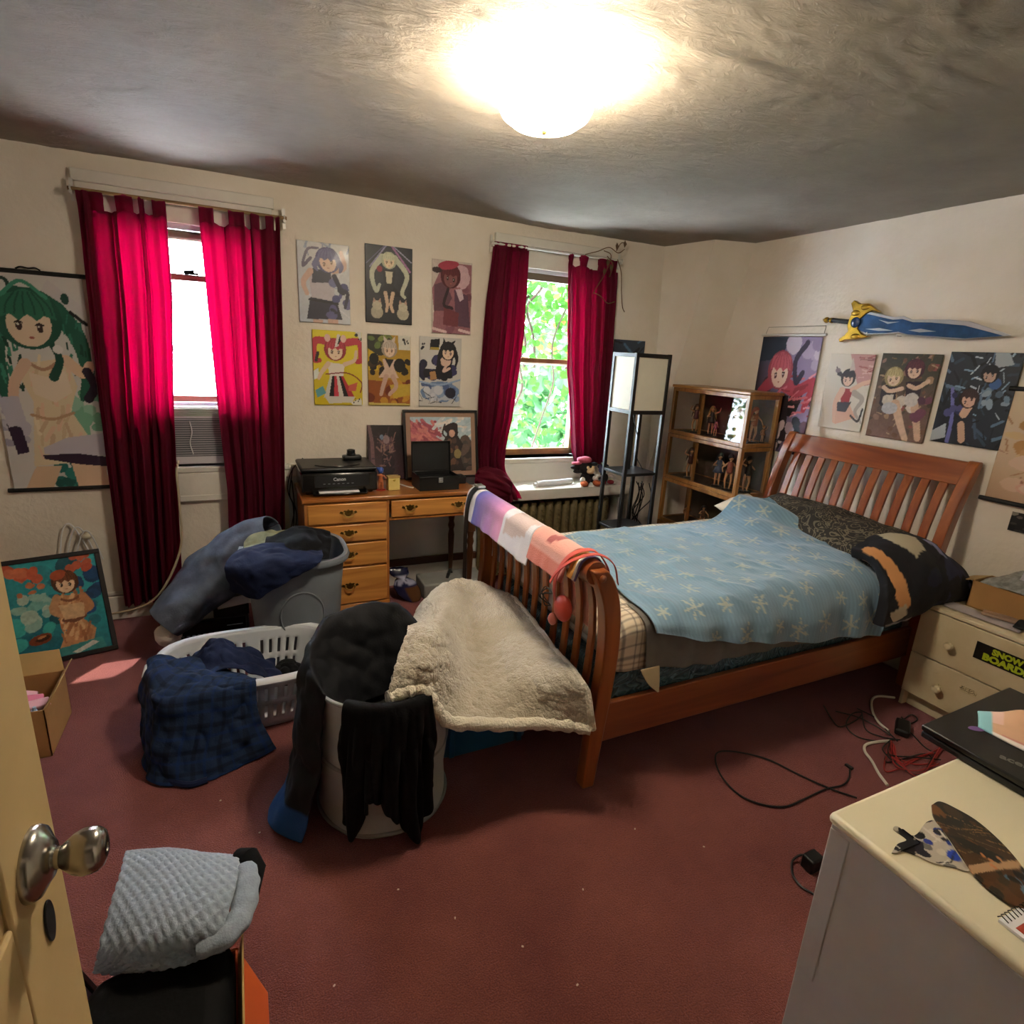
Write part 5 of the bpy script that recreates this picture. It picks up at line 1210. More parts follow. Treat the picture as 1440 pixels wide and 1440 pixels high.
# two printed cut-outs
def dpl(u, v, z=0.): return np.array(Z(u, v, eh + z))
def cutout(name, label, outline, art, z, th, mat, n=44, cat='cut-out'):
    """flat board with a smooth outline given as pixels on the dresser top"""
    P = crom(np.array([dpl(u, v, z) for u, v in outline] + [dpl(*outline[0], z)]), n * 4)[:-1]
    c = P.mean(0); K = 36
    rings = [c + (P - c) * k / K for k in range(1, K + 1)]
    v = [c] + [p for r in rings for p in r]; N_ = len(P); f = [(0, 1 + j, 1 + (j + 1) % N_) for j in range(N_)]
    for k in range(K - 1): f += [(1 + k * N_ + j, 1 + (k + 1) * N_ + j, 1 + (k + 1) * N_ + (j + 1) % N_, 1 + k * N_ + (j + 1) % N_) for j in range(N_)]
    V = np.array(v); lo, hi = V.min(0), V.max(0); w = (V[:, 0] - lo[0]) / (hi[0] - lo[0]); h = (V[:, 1] - lo[1]) / (hi[1] - lo[1])
    ix = np.clip((w * (art.w - 1)).round().astype(int), 0, art.w - 1); iy = np.clip((h * (art.h - 1)).round().astype(int), 0, art.h - 1)
    cols = art.c[iy, ix]
    me = bpy.data.meshes.new(name); me.from_pydata([tuple(p) for p in V], [], f); b_ = bmesh.new(); b_.from_mesh(me); bmesh.ops.recalc_face_normals(b_, faces=b_.faces)
    if b_.faces[0].normal.z < 0: bmesh.ops.reverse_faces(b_, faces=b_.faces)
    b_.to_mesh(me); b_.free(); setcol(me, cols)
    o = link(name, me, mat); mod_solid(o, th, -1); tag(o, label, cat); return o
A = Art(160, 160, '2e2416'); A.grad('5a3a1c', '1e1a14', 60, .2, 1.0); A.blots(40, ['3a2c1a', '6a4420', '241e16', '4a3018'], .03, .09, 3); A.dabs(24, ['8a6a40', '6a5a3c'], .25, .006, 5, .1, .9, .2, .9, -35)
A.poly([(.0, .38), (.45, .30), (.9, .18), (.9, .26), (.45, .38), (.0, .46)], 'b08a64'); A.blots(7, ['4a6a80', '5c7c90', '3a5468'], .05, .09, 8, .3, .8, .06, .24); A.blots(9, ['0e0d0e', '16120f'], .04, .10, 9, .1, .7, .0, .22); A.line([(.4, .12), (.45, .03)], .012, 'b8a898'); A.line([(.55, .13), (.66, .04)], .012, 'b8a898'); A.poly([(.38, .72), (.52, .62), (.66, .36), (.5, .34), (.4, .5)], '1c1a16'); A.blots(5, ['c08050', 'b87848'], .02, .04, 4, .35, .7, .3, .45)
cutout('oval_fan', 'brown oval printed fan lying on the white dresser over the blue cut-out', [(1310, 1132), (1322, 1127), (1345, 1137), (1375, 1155), (1410, 1186), (1440, 1222), (1462, 1262), (1448, 1277), (1425, 1272), (1400, 1256), (1372, 1232), (1350, 1200), (1328, 1168), (1313, 1148)], A, .007, .003, VCOL('coated_card', .3, coat=.2))
A = Art(120, 120, 'b8ae9c'); A.blots(14, ['c8beaa', '8a8278', 'a89c8c', '6a6660'], .05, .1, 3); A.blots(7, ['243a94', '2c48a8', '1c2c78'], .06, .1, 6, .45, 1, .2, .8); A.blots(14, ['15151a', '1e1e28', '0e0e12'], .05, .12, 7, .1, .9, .4, 1); A.dabs(12, ['1a1a20', 'd0c8ba'], .3, .014, 8); A.line([(.05, .45), (.35, .75), (.6, .98)], .09, '101014')
cutout('printed_cutout', 'small blue, black and white printed cut-out half under the brown oval fan', [(1254, 1199), (1262, 1187), (1275, 1180), (1257, 1166), (1262, 1162), (1280, 1174), (1290, 1172), (1303, 1156), (1318, 1154), (1326, 1168), (1346, 1200), (1362, 1224), (1340, 1219), (1312, 1213), (1290, 1203), (1270, 1196), (1262, 1199)], A, .0028, .0022, VCOL('coated_card', .3, coat=.2))
# small ring-bound calendar
t = thing('desk_calendar', 'small white wire-bound calendar at the right edge of the white dresser', 'calendar', (1.03, .25, eh))
o0 = dpl(1403, 1297); o1 = dpl(1440, 1275); e1 = (o1 - o0) / np.linalg.norm(o1 - o0); e2 = np.array((e1[1], -e1[0], 0))
b = MB(); v = [o0 + e1 * a + e2 * c + np.array((0, 0, z)) for z in (0.001, .006) for c in (0, .10) for a in (0, .13)]
b.add(v, [(0, 2, 3, 1), (4, 5, 7, 6), (0, 1, 5, 4), (2, 6, 7, 3), (0, 4, 6, 2), (1, 3, 7, 5)]); b.build('pages', M('paper', 'e6e6ea', .6), t)
A = Art(40, 30, 'a83c28'); A.blots(14, ['c85a3a', '3a2a4a', 'd88a5a', '7a2a2a'], .06, .14, 3)
up_ = np.array((0, 0, .0065)); print_sheet('picture', [o0 + e1 * .008 + e2 * .095 + up_, o0 + e1 * .122 + e2 * .095 + up_, o0 + e1 * .122 + e2 * .018 + up_, o0 + e1 * .008 + e2 * .018 + up_], A, VCOL('print_matt', .6), t, .0004)
b = MB()
for i in range(14):
    p = o0 + e1 * (.006 + i * .009); b.tube([p + e2 * .010 + np.array((0, 0, .007)), p + e2 * .0 + np.array((0, 0, .010)), p + e2 * -.004 + np.array((0, 0, .004))], .0009, 5)
b.build('wire_binding', M('dark_metal', '2c2a28', .4, .8), t)
# ================================================================ posters and prints on the walls
PG = VCOL('poster_gloss', .45, coat=.08); PM = VCOL('print_matt', .6)
def wposter(label, C, art, mat=PG, curl=.003, seed=1, name='wall_poster'):
    t = thing(name, label, 'poster', tuple(np.mean(C, axis=0)), 'posters on the walls')
    print_sheet('printed_sheet', C, art, mat, t, .0008, curl, seed); return t
def backC(x0, x1, z0, z1, sk=0.): return [(x0, YW - .008, z0), (x1, YW - .008, z0), (x1 + sk, YW - .008, z1), (x0 + sk, YW - .008, z1)]
def rightC(y0, y1, z0, z1, sk=0.): return [(XR - .008, y0, z0), (XR - .008, y1, z0), (XR - .008, y1 + sk, z1), (XR - .008, y0 + sk, z1)]   # y0 is the left (far) edge
# six posters over the desk
A = Art(84, 130, 'bfc3c8').grad('b4bcc6', 'c9cacb', 60); A.dabs(18, ['9aa4b8', 'd4d4d8', '8e98b0'], .3, .02, 3)
A.line([(.25, .8), (.1, .7), (.2, .9), (.4, .93)], .03, '6a6478', .02); A.poly([(.2, .62), (.25, .3), (.7, .26), (.68, .60), (.5, .7)], 'b8b2b8'); A.poly([(.28, .68), (.62, .66), (.66, .52), (.26, .5)], '3a3848'); A.line([(.24, .64), (.1, .5), (.16, .36)], .06, 'c8a898', .04); A.line([(.68, .66), (.9, .72), (.84, .9)], .05, 'c8a898', .04)
A.poly([(.22, .32), (.74, .28), (.84, .06), (.14, .04)], '2c2a3c'); A.blots(12, ['4a4a74', '5a5884', '2a283a', '6a6a90'], .06, .11, 5, .6, .98, .1, .55); A.poly([(.26, .04), (.45, .04), (.44, -.02), (.26, -.02)], 'c0a090'); A.poly([(.55, .06), (.75, .06), (.75, -.02), (.55, -.02)], 'c0a090'); A.line([(.2, .29), (.76, .26)], .02, '15151c'); A.line([(.7, .6), (.82, .45), (.95, .4), (.9, .22)], .05, '26243a', .03)
A.head(.58, .78, .19, '6a6890', 'd8bca8', '54527a', .12, '8a6a50', 20)
wposter('pale blue poster of a purple-haired figure, top left over the desk', backC(.35, .636, 1.711, 2.146), A.grain(.1))
A = Art(84, 130, '1a1c22').grad('14161a', '262a34', 80); A.line([(.5, 1.05), (.1, .72)], .015, '8a86a8'); A.line([(.5, 1.05), (.95, .7)], .02, '9a6a94'); A.line([(.6, 1.0), (.98, .82)], .01, 'a8a4c0'); A.line([(.4, 1.0), (.03, .76)], .01, '5a5878')
A.line([(.36, .86), (.14, .65), (.22, .42), (.30, .5)], .06, 'b4b8a4', .03); A.line([(.62, .86), (.88, .65), (.78, .42), (.84, .36)], .06, 'b4b8a4', .03); A.poly([(.36, .70), (.64, .70), (.60, .5), (.78, .36), (.22, .36), (.40, .5)], '101014'); A.poly([(.42, .68), (.58, .68), (.55, .52), (.45, .52)], 'c8c0a8'); A.line([(.42, .4), (.46, .25), (.44, .16)], .04, 'c2a890', .03); A.line([(.58, .4), (.54, .25), (.58, .16)], .04, 'c2a890', .03)
A.head(.5, .81, .13, 'c4c4a8', 'd8c4a4', 'a8aa90', 0, '7a5a3a')
for sx in (.24, .80): A.ell(sx, .14, .13, .085, 'a8a08c'); A.ell(sx, .23, .10, .06, 'b8b09a'); A.poly([(sx - .09, .26), (sx - .07, .33), (sx - .02, .28)], 'b09080'); A.poly([(sx + .09, .26), (sx + .07, .33), (sx + .02, .28)], 'b09080')
A.ell(.3, .7, .06, .04, '8a2a34'); wposter('black poster of a pale-haired figure above two small white animals, over the desk', backC(.727, 1.011, 1.736, 2.173), A.grain(.15), PG)
A = Art(84, 130, 'c8bdb4'); A.c[:] = lin('bfb2a8'); A.poly([(.02, 0), (.05, .3), (0, .6), (.14, .78), (.3, .97), (.98, .97), (.99, .5), (.98, 0)], '8a5a62'); A.blots(20, ['7a4a56', '6a3e4a', '945f66'], .07, .13, 5, .15, .95, .05, .8); A.ell(.72, .8, .22, .16, 'c2a0a8', 0, .3); A.poly([(.06, .66), (.32, .72), (.5, .5), (.34, .32), (.06, .3)], '5c3a48'); A.poly([(.55, .62), (.9, .55), (.98, .1), (.6, .12)], '54384a'); A.poly([(.3, .36), (.68, .3), (.66, .1), (.28, .12)], '6a3038'); A.line([(.4, .62), (.3, .4), (.5, .36)], .035, '2c1a22'); A.poly([(.58, .62), (.74, .64), (.8, .5), (.7, .46)], 'c0a8b0'); A.line([(.02, .06), (.35, .02)], .03, 'd0b4b4'); A.line([(.7, .06), (.98, .03)], .03, 'd0b4b4')
A.head(.46, .78, .20, '5a1e26', '7a4a4a', '4a161e', 0, '2a1216', -12); A.ell(.4, .94, .26, .06, '9a3244', 10); A.ell(.12, .86, .12, .04, '2c1418')
wposter('mauve and plum poster of a red-hatted figure, top right of the six over the desk', backC(1.14, 1.405, 1.70, 2.135, -.004), A.grain(.15))
A = Art(84, 130, 'c8b41e').grad('c2aa14', 'd6c62c', 90); A.poly([(.1, .5), (0, .46), (0, .34), (.12, .38)], 'cfd4cc'); A.line([(.35, .85), (.05, .85), (.02, .62), (.12, .6)], .08, 'b03440', .05); A.line([(.66, .85), (.95, .86), (.98, .64), (.9, .6)], .08, 'b03440', .05); A.line([(.1, .7), (.06, .6)], .03, '2a1a18'); A.poly([(.28, .58), (.64, .56), (.60, .40), (.32, .4)], 'd6cdc4'); A.line([(.3, .56), (.16, .44), (.1, .36)], .05, 'd0b49c', .03); A.line([(.64, .56), (.84, .62), (.88, .74)], .045, 'd0b49c', .03)
for i, c_ in enumerate(('c8c4bc', '1a1618', 'b0303c', 'c8c4bc', '1a1618', 'a82c38')): A.poly([(.33 + i * .045, .40), (.378 + i * .045, .40), (.30 + i * .105, .12), (.19 + i * .105, .10)], c_)
A.poly([(.2, .12), (.84, .12), (.78, .04), (.3, .02)], 'c4c0ba'); A.line([(.25, .42), (.7, .44), (.98, .32), (.96, .18)], .012, '7a1c28'); A.poly([(.02, .2), (.18, .26), (.24, .16), (.06, .1)], '5a9aa4'); A.poly([(.75, .04), (.97, .10), (.99, 0), (.8, 0)], 'd4d2ca'); A.blots(6, ['1c1a1a'], .012, .02, 4, .8, .96, .02, .09); A.poly([(.72, .28), (.9, .32), (.86, .2), (.7, .2)], 'c0584a'); A.poly([(.86, 1), (1, 1), (1, .86)], 'cfcfc4'); A.blots(4, ['2a2a2a', '4a5a3a'], .02, .04, 7, .88, 1, .9, 1)
A.head(.45, .74, .18, 'b23644', 'dcc2a6', '8c2430', 0, '6a4a3a'); A.poly([(.44, .78), (.5, .96), (.56, .95), (.52, .8)], 'd4ccc4'); A.poly([(.49, .8), (.55, .94), (.60, .9)], '1c1618'); A.ell(.3, .9, .06, .05, 'd8b4a8'); A.ell(.62, .9, .06, .05, 'd8b4a8')
wposter('bright yellow poster of a red-haired figure, lower left over the desk', backC(.415, .70, 1.237, 1.673), A)
A = Art(84, 130, 'b8a02a'); A.c[:] = lin('a88424'); A.poly([(0, 1), (.5, 1), (.5, .72), (0, .7)], '2a2a1c'); A.blots(10, ['5a6a34', '3a3a22', '74803a'], .05, .09, 5, 0, .6, .85, 1); A.poly([(0, .8), (.22, .72), (.24, .5), (0, .5)], 'c2a224'); A.poly([(.7, 1), (1, 1), (1, .8), (.72, .8)], 'c8c6ba'); A.blots(6, ['1c1a16'], .02, .035, 3, .75, .97, .84, .97); A.blots(14, ['17140f', '241c14', '3a2818'], .06, .11, 7, .05, .95, .42, .68); A.poly([(0, .36), (1, .34), (1, 0), (0, 0)], '8a4a1c'); A.blots(14, ['b8862c', '6a2c18', 'c8a040', '9a5a24'], .06, .12, 9, 0, 1, .02, .36); A.poly([(.5, .3), (1, .32), (1, .16), (.6, .1)], 'b89a34'); A.poly([(.34, .66), (.66, .66), (.62, .52), (.72, .40), (.24, .40), (.38, .52)], 'c4a898'); A.line([(.42, .42), (.34, .26), (.3, .16)], .055, 'b8988a', .04); A.line([(.58, .42), (.66, .28), (.5, .16)], .055, 'b8988a', .04); A.poly([(.4, .66), (.6, .66), (.5, .54)], '1a1614'); A.ell(.74, .58, .14, .1, '181410'); A.ell(.14, .66, .11, .08, '14120e')
A.head(.5, .80, .15, 'b8aa9c', 'd4b8a0', '948678', 0, '6a4a3a'); A.poly([(.38, .88), (.36, .99), (.46, .92)], 'c0b2a4'); A.poly([(.62, .88), (.64, .99), (.54, .92)], 'c0b2a4'); A.poly([(0, .04), (1, .03), (1, 0), (0, 0)], 'c2b060')
wposter('gold and brown poster of a figure in pink, lower middle over the desk', backC(.736, 1.003, 1.238, 1.668), A.grain(.1))
A = Art(84, 130, 'c2bfba'); A.c[:] = lin('c0bdb8'); A.blots(16, ['1c1a2c', '26243c', '15141f', '34325a'], .09, .15, 3, .12, .9, .42, .72); A.line([(.1, .62), (.02, .5), (.1, .4)], .09, '1e1c34', .04); A.poly([(.42, .68), (.75, .7), (.8, .42), (.36, .4)], '17161f'); A.ell(.62, .66, .13, .07, 'c8a898'); A.line([(.68, .64), (.58, .52), (.72, .56)], .03, 'c8a898'); A.poly([(.25, .5), (.38, .52), (.42, .4), (.26, .38)], 'a87c50'); A.ell(.5, .22, .46, .15, '6a80a4', 0, .4); A.ell(.5, .2, .40, .11, 'b4b8c2', 0, .5); A.blots(12, ['8a9cba', '4a5c84', 'c4c6cc', '7a8aa8'], .06, .12, 8, .05, .95, .08, .34); A.ell(.76, .2, .13, .08, '1c1a2c'); A.line([(0, .36), (.5, .32), (1, .4)], .02, '8aa0c0'); A.poly([(.26, .96), (.48, .98), (.46, .82), (.24, .82)], '17151c'); A.poly([(.26, .86), (.47, .86), (.46, .82), (.25, .82)], 'a08a3a'); A.dabs(10, ['2a2838'], .2, .008, 4, 0, 1, .02, .15); A.blots(4, ['1c1a28'], .02, .04, 9, .02, .12, .82, .9)
A.head(.68, .80, .16, '1c181e', 'd8bca4', '14111a', .2, '5a3a4a', -8); A.poly([(.55, .9), (.56, 1), (.64, .92)], '1c181e'); A.poly([(.8, .9), (.86, .97), (.76, .94)], '1c181e')
wposter('white poster of a dark-haired figure in a navy gown, lower right over the desk', backC(1.061, 1.343, 1.236, 1.674), A)
# hanging scroll
t = thing('hanging_scroll', 'tall hanging scroll of a green-haired figure, left of the air conditioner window', 'hanging scroll', (-.87, YW - .01, .78))
A = Art(110, 270, 'c4c4c0'); A.c = np.zeros((270, 110, 3)) + np.array(lin('c6c4c2')) * (1 + .05 * fbm(A.x * 4, A.y * 8, 0, 2, 3))[..., None]
A.blots(16, ['5c9a7e', '74a88e', '8cb8a4'], .06, .12, 7, .72, 1., .25, .5); A.blots(16, ['1f6a66', '2a7a72', '185450'], .04, .08, 9, .45, .75, .0, .12); A.blots(8, ['9a96a8', 'b4b0be', 'a8a4b4'], .05, .1, 4, 0, .2, .2, .45)
A.line([(.35, .88), (.08, .72), (.06, .52), (.14, .40)], .15, '1f5a48', .04); A.line([(.62, .88), (.86, .74), (.92, .58), (.84, .44)], .12, '1f5a48', .03); A.dabs(30, ['2c7460', '163f34', '3a8670'], .12, .015, 6, .0, .3, .45, .85, 95); A.dabs(16, ['2c7460', '163f34'], .1, .012, 8, .72, .98, .48, .8, 95)
A.line([(.05, .95), (.25, .97), (.3, .9)], .02, '1a3c34')
A.poly([(.30, .60), (.72, .63), (.80, .50), (.70, .38), (.86, .24), (.80, .13), (.24, .11), (.30, .30), (.34, .42), (.26, .52)], 'd2c2a4'); A.dabs(40, ['c8b292', 'dccdb2', 'c2a68a', 'd8b8a0'], .18, .022, 12, .34, .74, .12, .58, 80); A.line([(.34, .605), (.50, .575), (.70, .63)], .018, 'a8846c'); A.line([(.30, .36), (.5, .34), (.72, .37)], .016, 'b08e70')
A.line([(.72, .62), (.88, .56), (.96, .60)], .065, 'd4b49a', .05); A.line([(.32, .60), (.18, .50), (.14, .36)], .06, 'd0b09a', .045); A.poly([(.26, .11), (.52, .11), (.40, 0), (.12, 0)], 'cdaf92'); A.poly([(.62, .12), (.98, .13), (1, 0), (.66, 0)], 'd0b296')
A.poly([(.36, .20), (.62, .25), (1, .27), (1, .16), (.7, .15), (.36, .17)], 'b8b2be'); A.poly([(.34, .165), (.7, .17), (1, .15), (1, .10), (.7, .115), (.36, .145)], '2c1730'); A.poly([(.04, .32), (.18, .3), (.22, .18), (.1, .17)], '2a1530'); A.poly([(0, .44), (.2, .45), (.24, .32), (.06, .3)], 'b4b0be'); A.poly([(.34, .56), (.5, .54), (.7, .57), (.74, .47), (.56, .42), (.36, .46)], 'd8c8b4')
A.line([(.92, .57), (.98, .50), (.9, .44)], .05, '241a2c'); A.line([(.6, .70), (.66, .62), (.58, .54)], .03, '1a4a3c', .05); A.ell(.66, .67, .05, .02, 'd8d4d4'); A.poly([(.58, .93), (.97, .82), (.99, .86), (.66, .98)], 'c2bec0'); A.ell(.8, .90, .04, .025, '17443a'); A.line([(.84, .84), (.98, .79)], .02, '1c1a1c')
A.head(.42, .79, .26, '2a6a54', 'd8c2aa', '1d5242', 0, '3a2424', -6); A.line([(.2, .9), (.4, .965), (.62, .9)], .02, '3d8a72')
print_sheet('printed_sheet', [(-1.075, YW - .012, .79), (-.662, YW - .012, .79), (-.662, YW - .012, 1.845), (-1.075, YW - .012, 1.845)], A, VCOL('scroll_fabric', .7), t, .001, .004, 3)
for z in (1.85, .783):
    b = MB(); b.tube([(-1.10, YW - .014, z), (-.64, YW - .014, z)], .011, 10); b.build('rod', BLKM, t)
b = MB(); b.tube(crom([(-.92, YW - .012, 1.862), (-.90, YW - .012, 1.872), (-.87, YW - .012, 1.868), (-.845, YW - .012, 1.872), (-.825, YW - .012, 1.862)], 16), .004, 6); b.build('hanger', BLKM, t)
# small dark print by the corner
A = Art(50, 60, '1c2028').grad('15181e', '2c3644', 80); A.blots(12, ['8a4a34', 'a8603c', '3a2c30'], .08, .16, 4, .2, .9, .3, .7); A.dabs(14, ['4a6a84', '141418'], .3, .03, 5)
wposter('small dark print high in the corner behind the shelf lamp', backC(2.535, 2.82, 1.36, 1.742), A, PM)
# right wall
A = Art(100, 130, '2a2634').grad('241f2c', '8a7a9c', 20, .2, 1); A.poly([(0, 1), (.45, 1), (.42, .82), (0, .78)], '1c2838'); A.blots(10, ['a898b4', 'c0b2c4', '8a7a9a'], .05, .12, 3, .55, 1, .75, 1); A.blots(30, ['2c1a22', '3c222c', '17141c', '54303c'], .06, .12, 5, 0, 1, 0, .6); A.line([(.5, .6), (.75, .55), (.98, .62), (.9, .4)], .09, 'a83444', .04); A.line([(.3, .62), (.12, .52), (.02, .4)], .08, '9c3040', .04); A.dabs(26, ['c2606a', '8a2634', 'd8909a'], .2, .014, 7, .3, 1, .3, .68, 20); A.line([(.78, .95), (.64, .8), (.7, .62), (.78, .7)], .035, '2a1c34'); A.blots(14, ['b0a4b4', 'd0c4cc', '6a5a70'], .04, .09, 11, .2, .9, .06, .36); A.poly([(.35, .5), (.62, .5), (.7, .1), (.3, .1)], '2a2028'); A.blots(6, ['c8b0b4', 'a894a4'], .05, .09, 2, .4, .8, .02, .25)
A.head(.40, .70, .17, 'b8525c', 'dcbca8', '943844', 0, '5a2a34', 8)
t = wposter('hanging fabric poster of a red-haired figure above the headboard, left of the others', rightC(2.955, 2.50, 1.06, 1.80, 0), A, PM, .005, 4)
b = MB(); b.tube([(XR - .012, 2.97, 1.812), (XR - .012, 2.48, 1.812)], .008, 8); b.build('rod', M('white_metal', 'd8d6d0', .4, .3), t)
b = MB(); b.tube([(XR - .012, 2.94, 1.815), (XR - .006, 2.93, 1.862), (XR - .006, 2.50, 1.865), (XR - .012, 2.50, 1.815)], .0018, 5); b.build('cord', M('grey_string', '8a8478', .7), t)
A = Art(84, 120, 'cdc4b6'); A.c[:] = lin('cdc4b6'); A.poly([(.45, 1), (1, 1), (1, .62), (.75, .58)], 'b88a84'); A.dabs(16, ['9a5a58', 'cfa8a0', '7a4648'], .2, .014, 3, .6, 1, .68, .98, 0); A.poly([(.42, .55), (.66, .55), (.62, .34), (.44, .32)], '9a2a2e'); A.line([(.64, .54), (.82, .62), (.98, .66)], .05, 'd4ac94', .035); A.line([(.42, .52), (.33, .34), (.38, .1)], .07, 'd4ac94', .045); A.poly([(.36, .32), (.64, .36), (.84, .18), (.4, .06)], 'd0a48c'); A.poly([(.36, .36), (.68, .38), (.6, .24), (.4, .24)], '2c1a1c'); A.line([(.7, .5), (.9, .42), (.8, .26), (.98, .12)], .06, 'a89c90', .02); A.line([(.72, .2), (.9, .14), (.95, .3)], .02, '2a2224')
A.head(.50, .68, .13, '2a1c1c', 'd8b49c', '1e1414', 0, '4a2a2a', 12); A.poly([(.36, .74), (.18, .84), (.24, .72), (.4, .68)], '2a2024'); A.poly([(.5, .78), (.52, .96), (.62, .8)], 'c0b0a8'); A.ell(.24, .78, .06, .03, '7a6a70')
wposter('white poster of a black-eared figure in a red top, second over the headboard', rightC(2.425, 2.145, 1.265, 1.703), A, PG, .004, 2)
A = Art(90, 130, '5a4a3a').grad('7a5a4a', '3a3a2c', 80); A.blots(50, ['6a4a34', '8a6a58', '3c3424', 'a08060', '54443a', '8a4a44'], .03, .07, 3); A.dabs(50, ['a88a6a', '4a3a2a', '74603c'], .1, .012, 5); A.poly([(.1, .62), (.36, .66), (.4, .4), (.3, .3), (.12, .4)], '2a2024'); A.poly([(.5, .68), (.78, .7), (.78, .48), (.56, .46)], '2c1c24'); A.blots(5, ['c8bcac', 'd4c8b8'], .07, .10, 7, .22, .7, .38, .52); A.line([(.4, .42), (.56, .2), (.7, .02)], .075, 'c8a68a', .05); A.line([(.7, .48), (.82, .24), (.9, .05)], .07, 'c8a68a', .05); A.line([(.14, .6), (.26, .56), (.46, .6)], .035, 'd0b096'); A.line([(.56, .64), (.7, .62), (.86, .7)], .035, 'd0b096'); A.ell(.32, .36, .14, .07, 'b4b4b8'); A.ell(.66, .48, .12, .08, 'c4bcb4'); A.blots(4, ['6a3a4a', '4a2a3a'], .07, .1, 9, .7, .95, .25, .5)
A.head(.28, .72, .13, 'b8a87c', 'd8bca0', '94845a', 0, '5a3a2a', 18); A.head(.60, .82, .13, '5a2a30', 'd8b69c', '42202a', 0, '4a2a2a', 6)
wposter('brown leafy poster of two figures lying side by side, third over the headboard', rightC(2.108, 1.795, 1.255, 1.712), A.grain(.2), PG, .004, 3)
A = Art(100, 130, '14181c').grad('0e1114', '242c34', 60); A.dabs(60, ['2c3a48', '3c4e60', '10141a', '5a7084', '0a0c0e'], .22, .02, 3); A.dabs(24, ['7a94aa', '98a8b4', 'b4bcc4'], .14, .010, 5, .3, .95, .3, .98); A.poly([(.62, 1), (.8, 1), (.9, .88), (.66, .84)], '98a0a4'); A.blots(10, ['6a8090', '8494a0', '4a5c6c'], .04, .08, 7, .62, .95, .42, .72); A.poly([(0, .3), (.3, .52), (.52, .4), (.6, .04), (.0, .02)], '191c26'); A.line([(.15, .6), (.24, .3), (.26, .02)], .025, '6a6aa8', .03); A.blots(6, ['4a4a7a', '2c2c54'], .04, .07, 9, .05, .35, .3, .55); A.line([(.46, .46), (.4, .34)], .06, 'c8a48c'); A.line([(.4, .22), (.46, .06)], .05, 'c09a80'); A.poly([(.0, .12), (.18, .22), (.22, .06), (0, .0)], 'a8acb0'); A.ell(.72, .68, .08, .06, '3a5a8c')
A.head(.62, .77, .10, '0f0e10', 'b89684', '0a0a0c', 0, '2a1c1c', 30); A.head(.42, .50, .11, '3a2420', 'c8a08a', '281814', 0, '3a1c1c', 35)
wposter('near-black poster of two figures among blue shards, right over the headboard', rightC(1.762, 1.452, 1.278, 1.727), A, PG, .005, 5)
t = thing('hanging_scroll', 'sepia hanging scroll with a black bottom rod, cut by the right photo edge', 'hanging scroll', (XR - .01, 1.22, 1.04))
A = Art(70, 130, 'b89c80').grad('b4967a', 'c8b294', 90); A.blots(14, ['5a3a2c', '6a4a34', '46302a'], .06, .12, 3, .3, 1, .68, 1); A.blots(16, ['c4a478', 'a87c48', 'b48a58'], .06, .12, 5, .05, .6, .4, .72); A.blots(10, ['c8a890', 'd0b49c', 'b0907a'], .07, .13, 9, .1, .9, .08, .4); A.dabs(20, ['8a5a4a', '9a7050'], .18, .008, 7); A.ell(.4, .14, .16, .06, 'c89c88', 10); A.ell(.4, .14, .13, .045, 'd0b49c', 10)
print_sheet('printed_sheet', [(XR - .01, 1.455, 1.055), (XR - .01, 1.0, 1.055), (XR - .01, 1.0, 1.56), (XR - .01, 1.455, 1.56)], A, VCOL('scroll_fabric', .7), t, .001, .003, 6)
for z in (1.045, 1.568):
    b = MB(); b.tube([(XR - .014, 1.475, z), (XR - .014, .98, z)], .011, 10); b.build('rod', BLKM, t)
A = Art(40, 44, '141416'); A.blots(14, ['3a3634', '5a5450', '0c0c0e', '8a847c'], .08, .14, 4)
wposter('small black and white print low on the right wall above the cardboard box', rightC(1.33, 1.18, .92, 1.01), A, PM)

# sword on the wall
sw = thing('wall_sword', 'ornamental blue sword with a winged gold guard hung over the posters', 'sword', (XR - .03, 2.0, 1.86))
GOLD = M('gold_metal', 'b08a30', .3, .9, var=.3, vs=30); BLU = M('blue_blade', '244a74', .3, .4, var=.35, vs=12); SIL = M('steel', 'b8bcc0', .3, .8)
p0 = np.array((XR - .035, 2.50, 1.897)); p1 = np.array((XR - .035, 1.50, 1.80)); ex = (p1 - p0) / np.linalg.norm(p1 - p0); ez = np.cross(np.array((-1., 0, 0)), ex); ez = ez if ez[2] > 0 else -ez
SP = lambda a, c, t=0.: p0 + ex * a + ez * (c * .84 if a > .3 else c) + np.array((-t, 0, 0))
def splate(name, poly, mat, t0, t1, bev=.002, parent=None):
    b = MB(); b.prism(poly, lambda a, c, t: SP(a, c, t0 + t), t1 - t0); return b.build(name, mat, parent or sw, bev)
b = MB(); b.tube([SP(.03, 0), SP(.06, .002), SP(.17, 0), SP(.18, 0)], [.010, .013, .013, .012], 12); b.build('grip', M('black_leather', '14141a', .5, bump=.3, bs=80), sw)
b = MB(); b.ball(SP(.018, 0), .017, 12, 8); b.tube([SP(-.005, 0), SP(.01, 0)], [.004, .012], 10); b.lathe([(.015, 0), (.016, .012)], tuple(SP(.045, 0)), 12, axis=tuple(ex)); b.build('pommel', GOLD, sw)
splate('blade', [(.20, .045), (.24, .068), (.30, .060), (.42, .052), (.47, .062), (.52, .045), (.60, .052), (.70, .060), (.80, .058), (.99, .002), (.80, -.042), (.62, -.048), (.52, -.050), (.47, -.040), (.40, -.055), (.30, -.058), (.24, -.050), (.20, -.04)], SIL, -.003, .003)
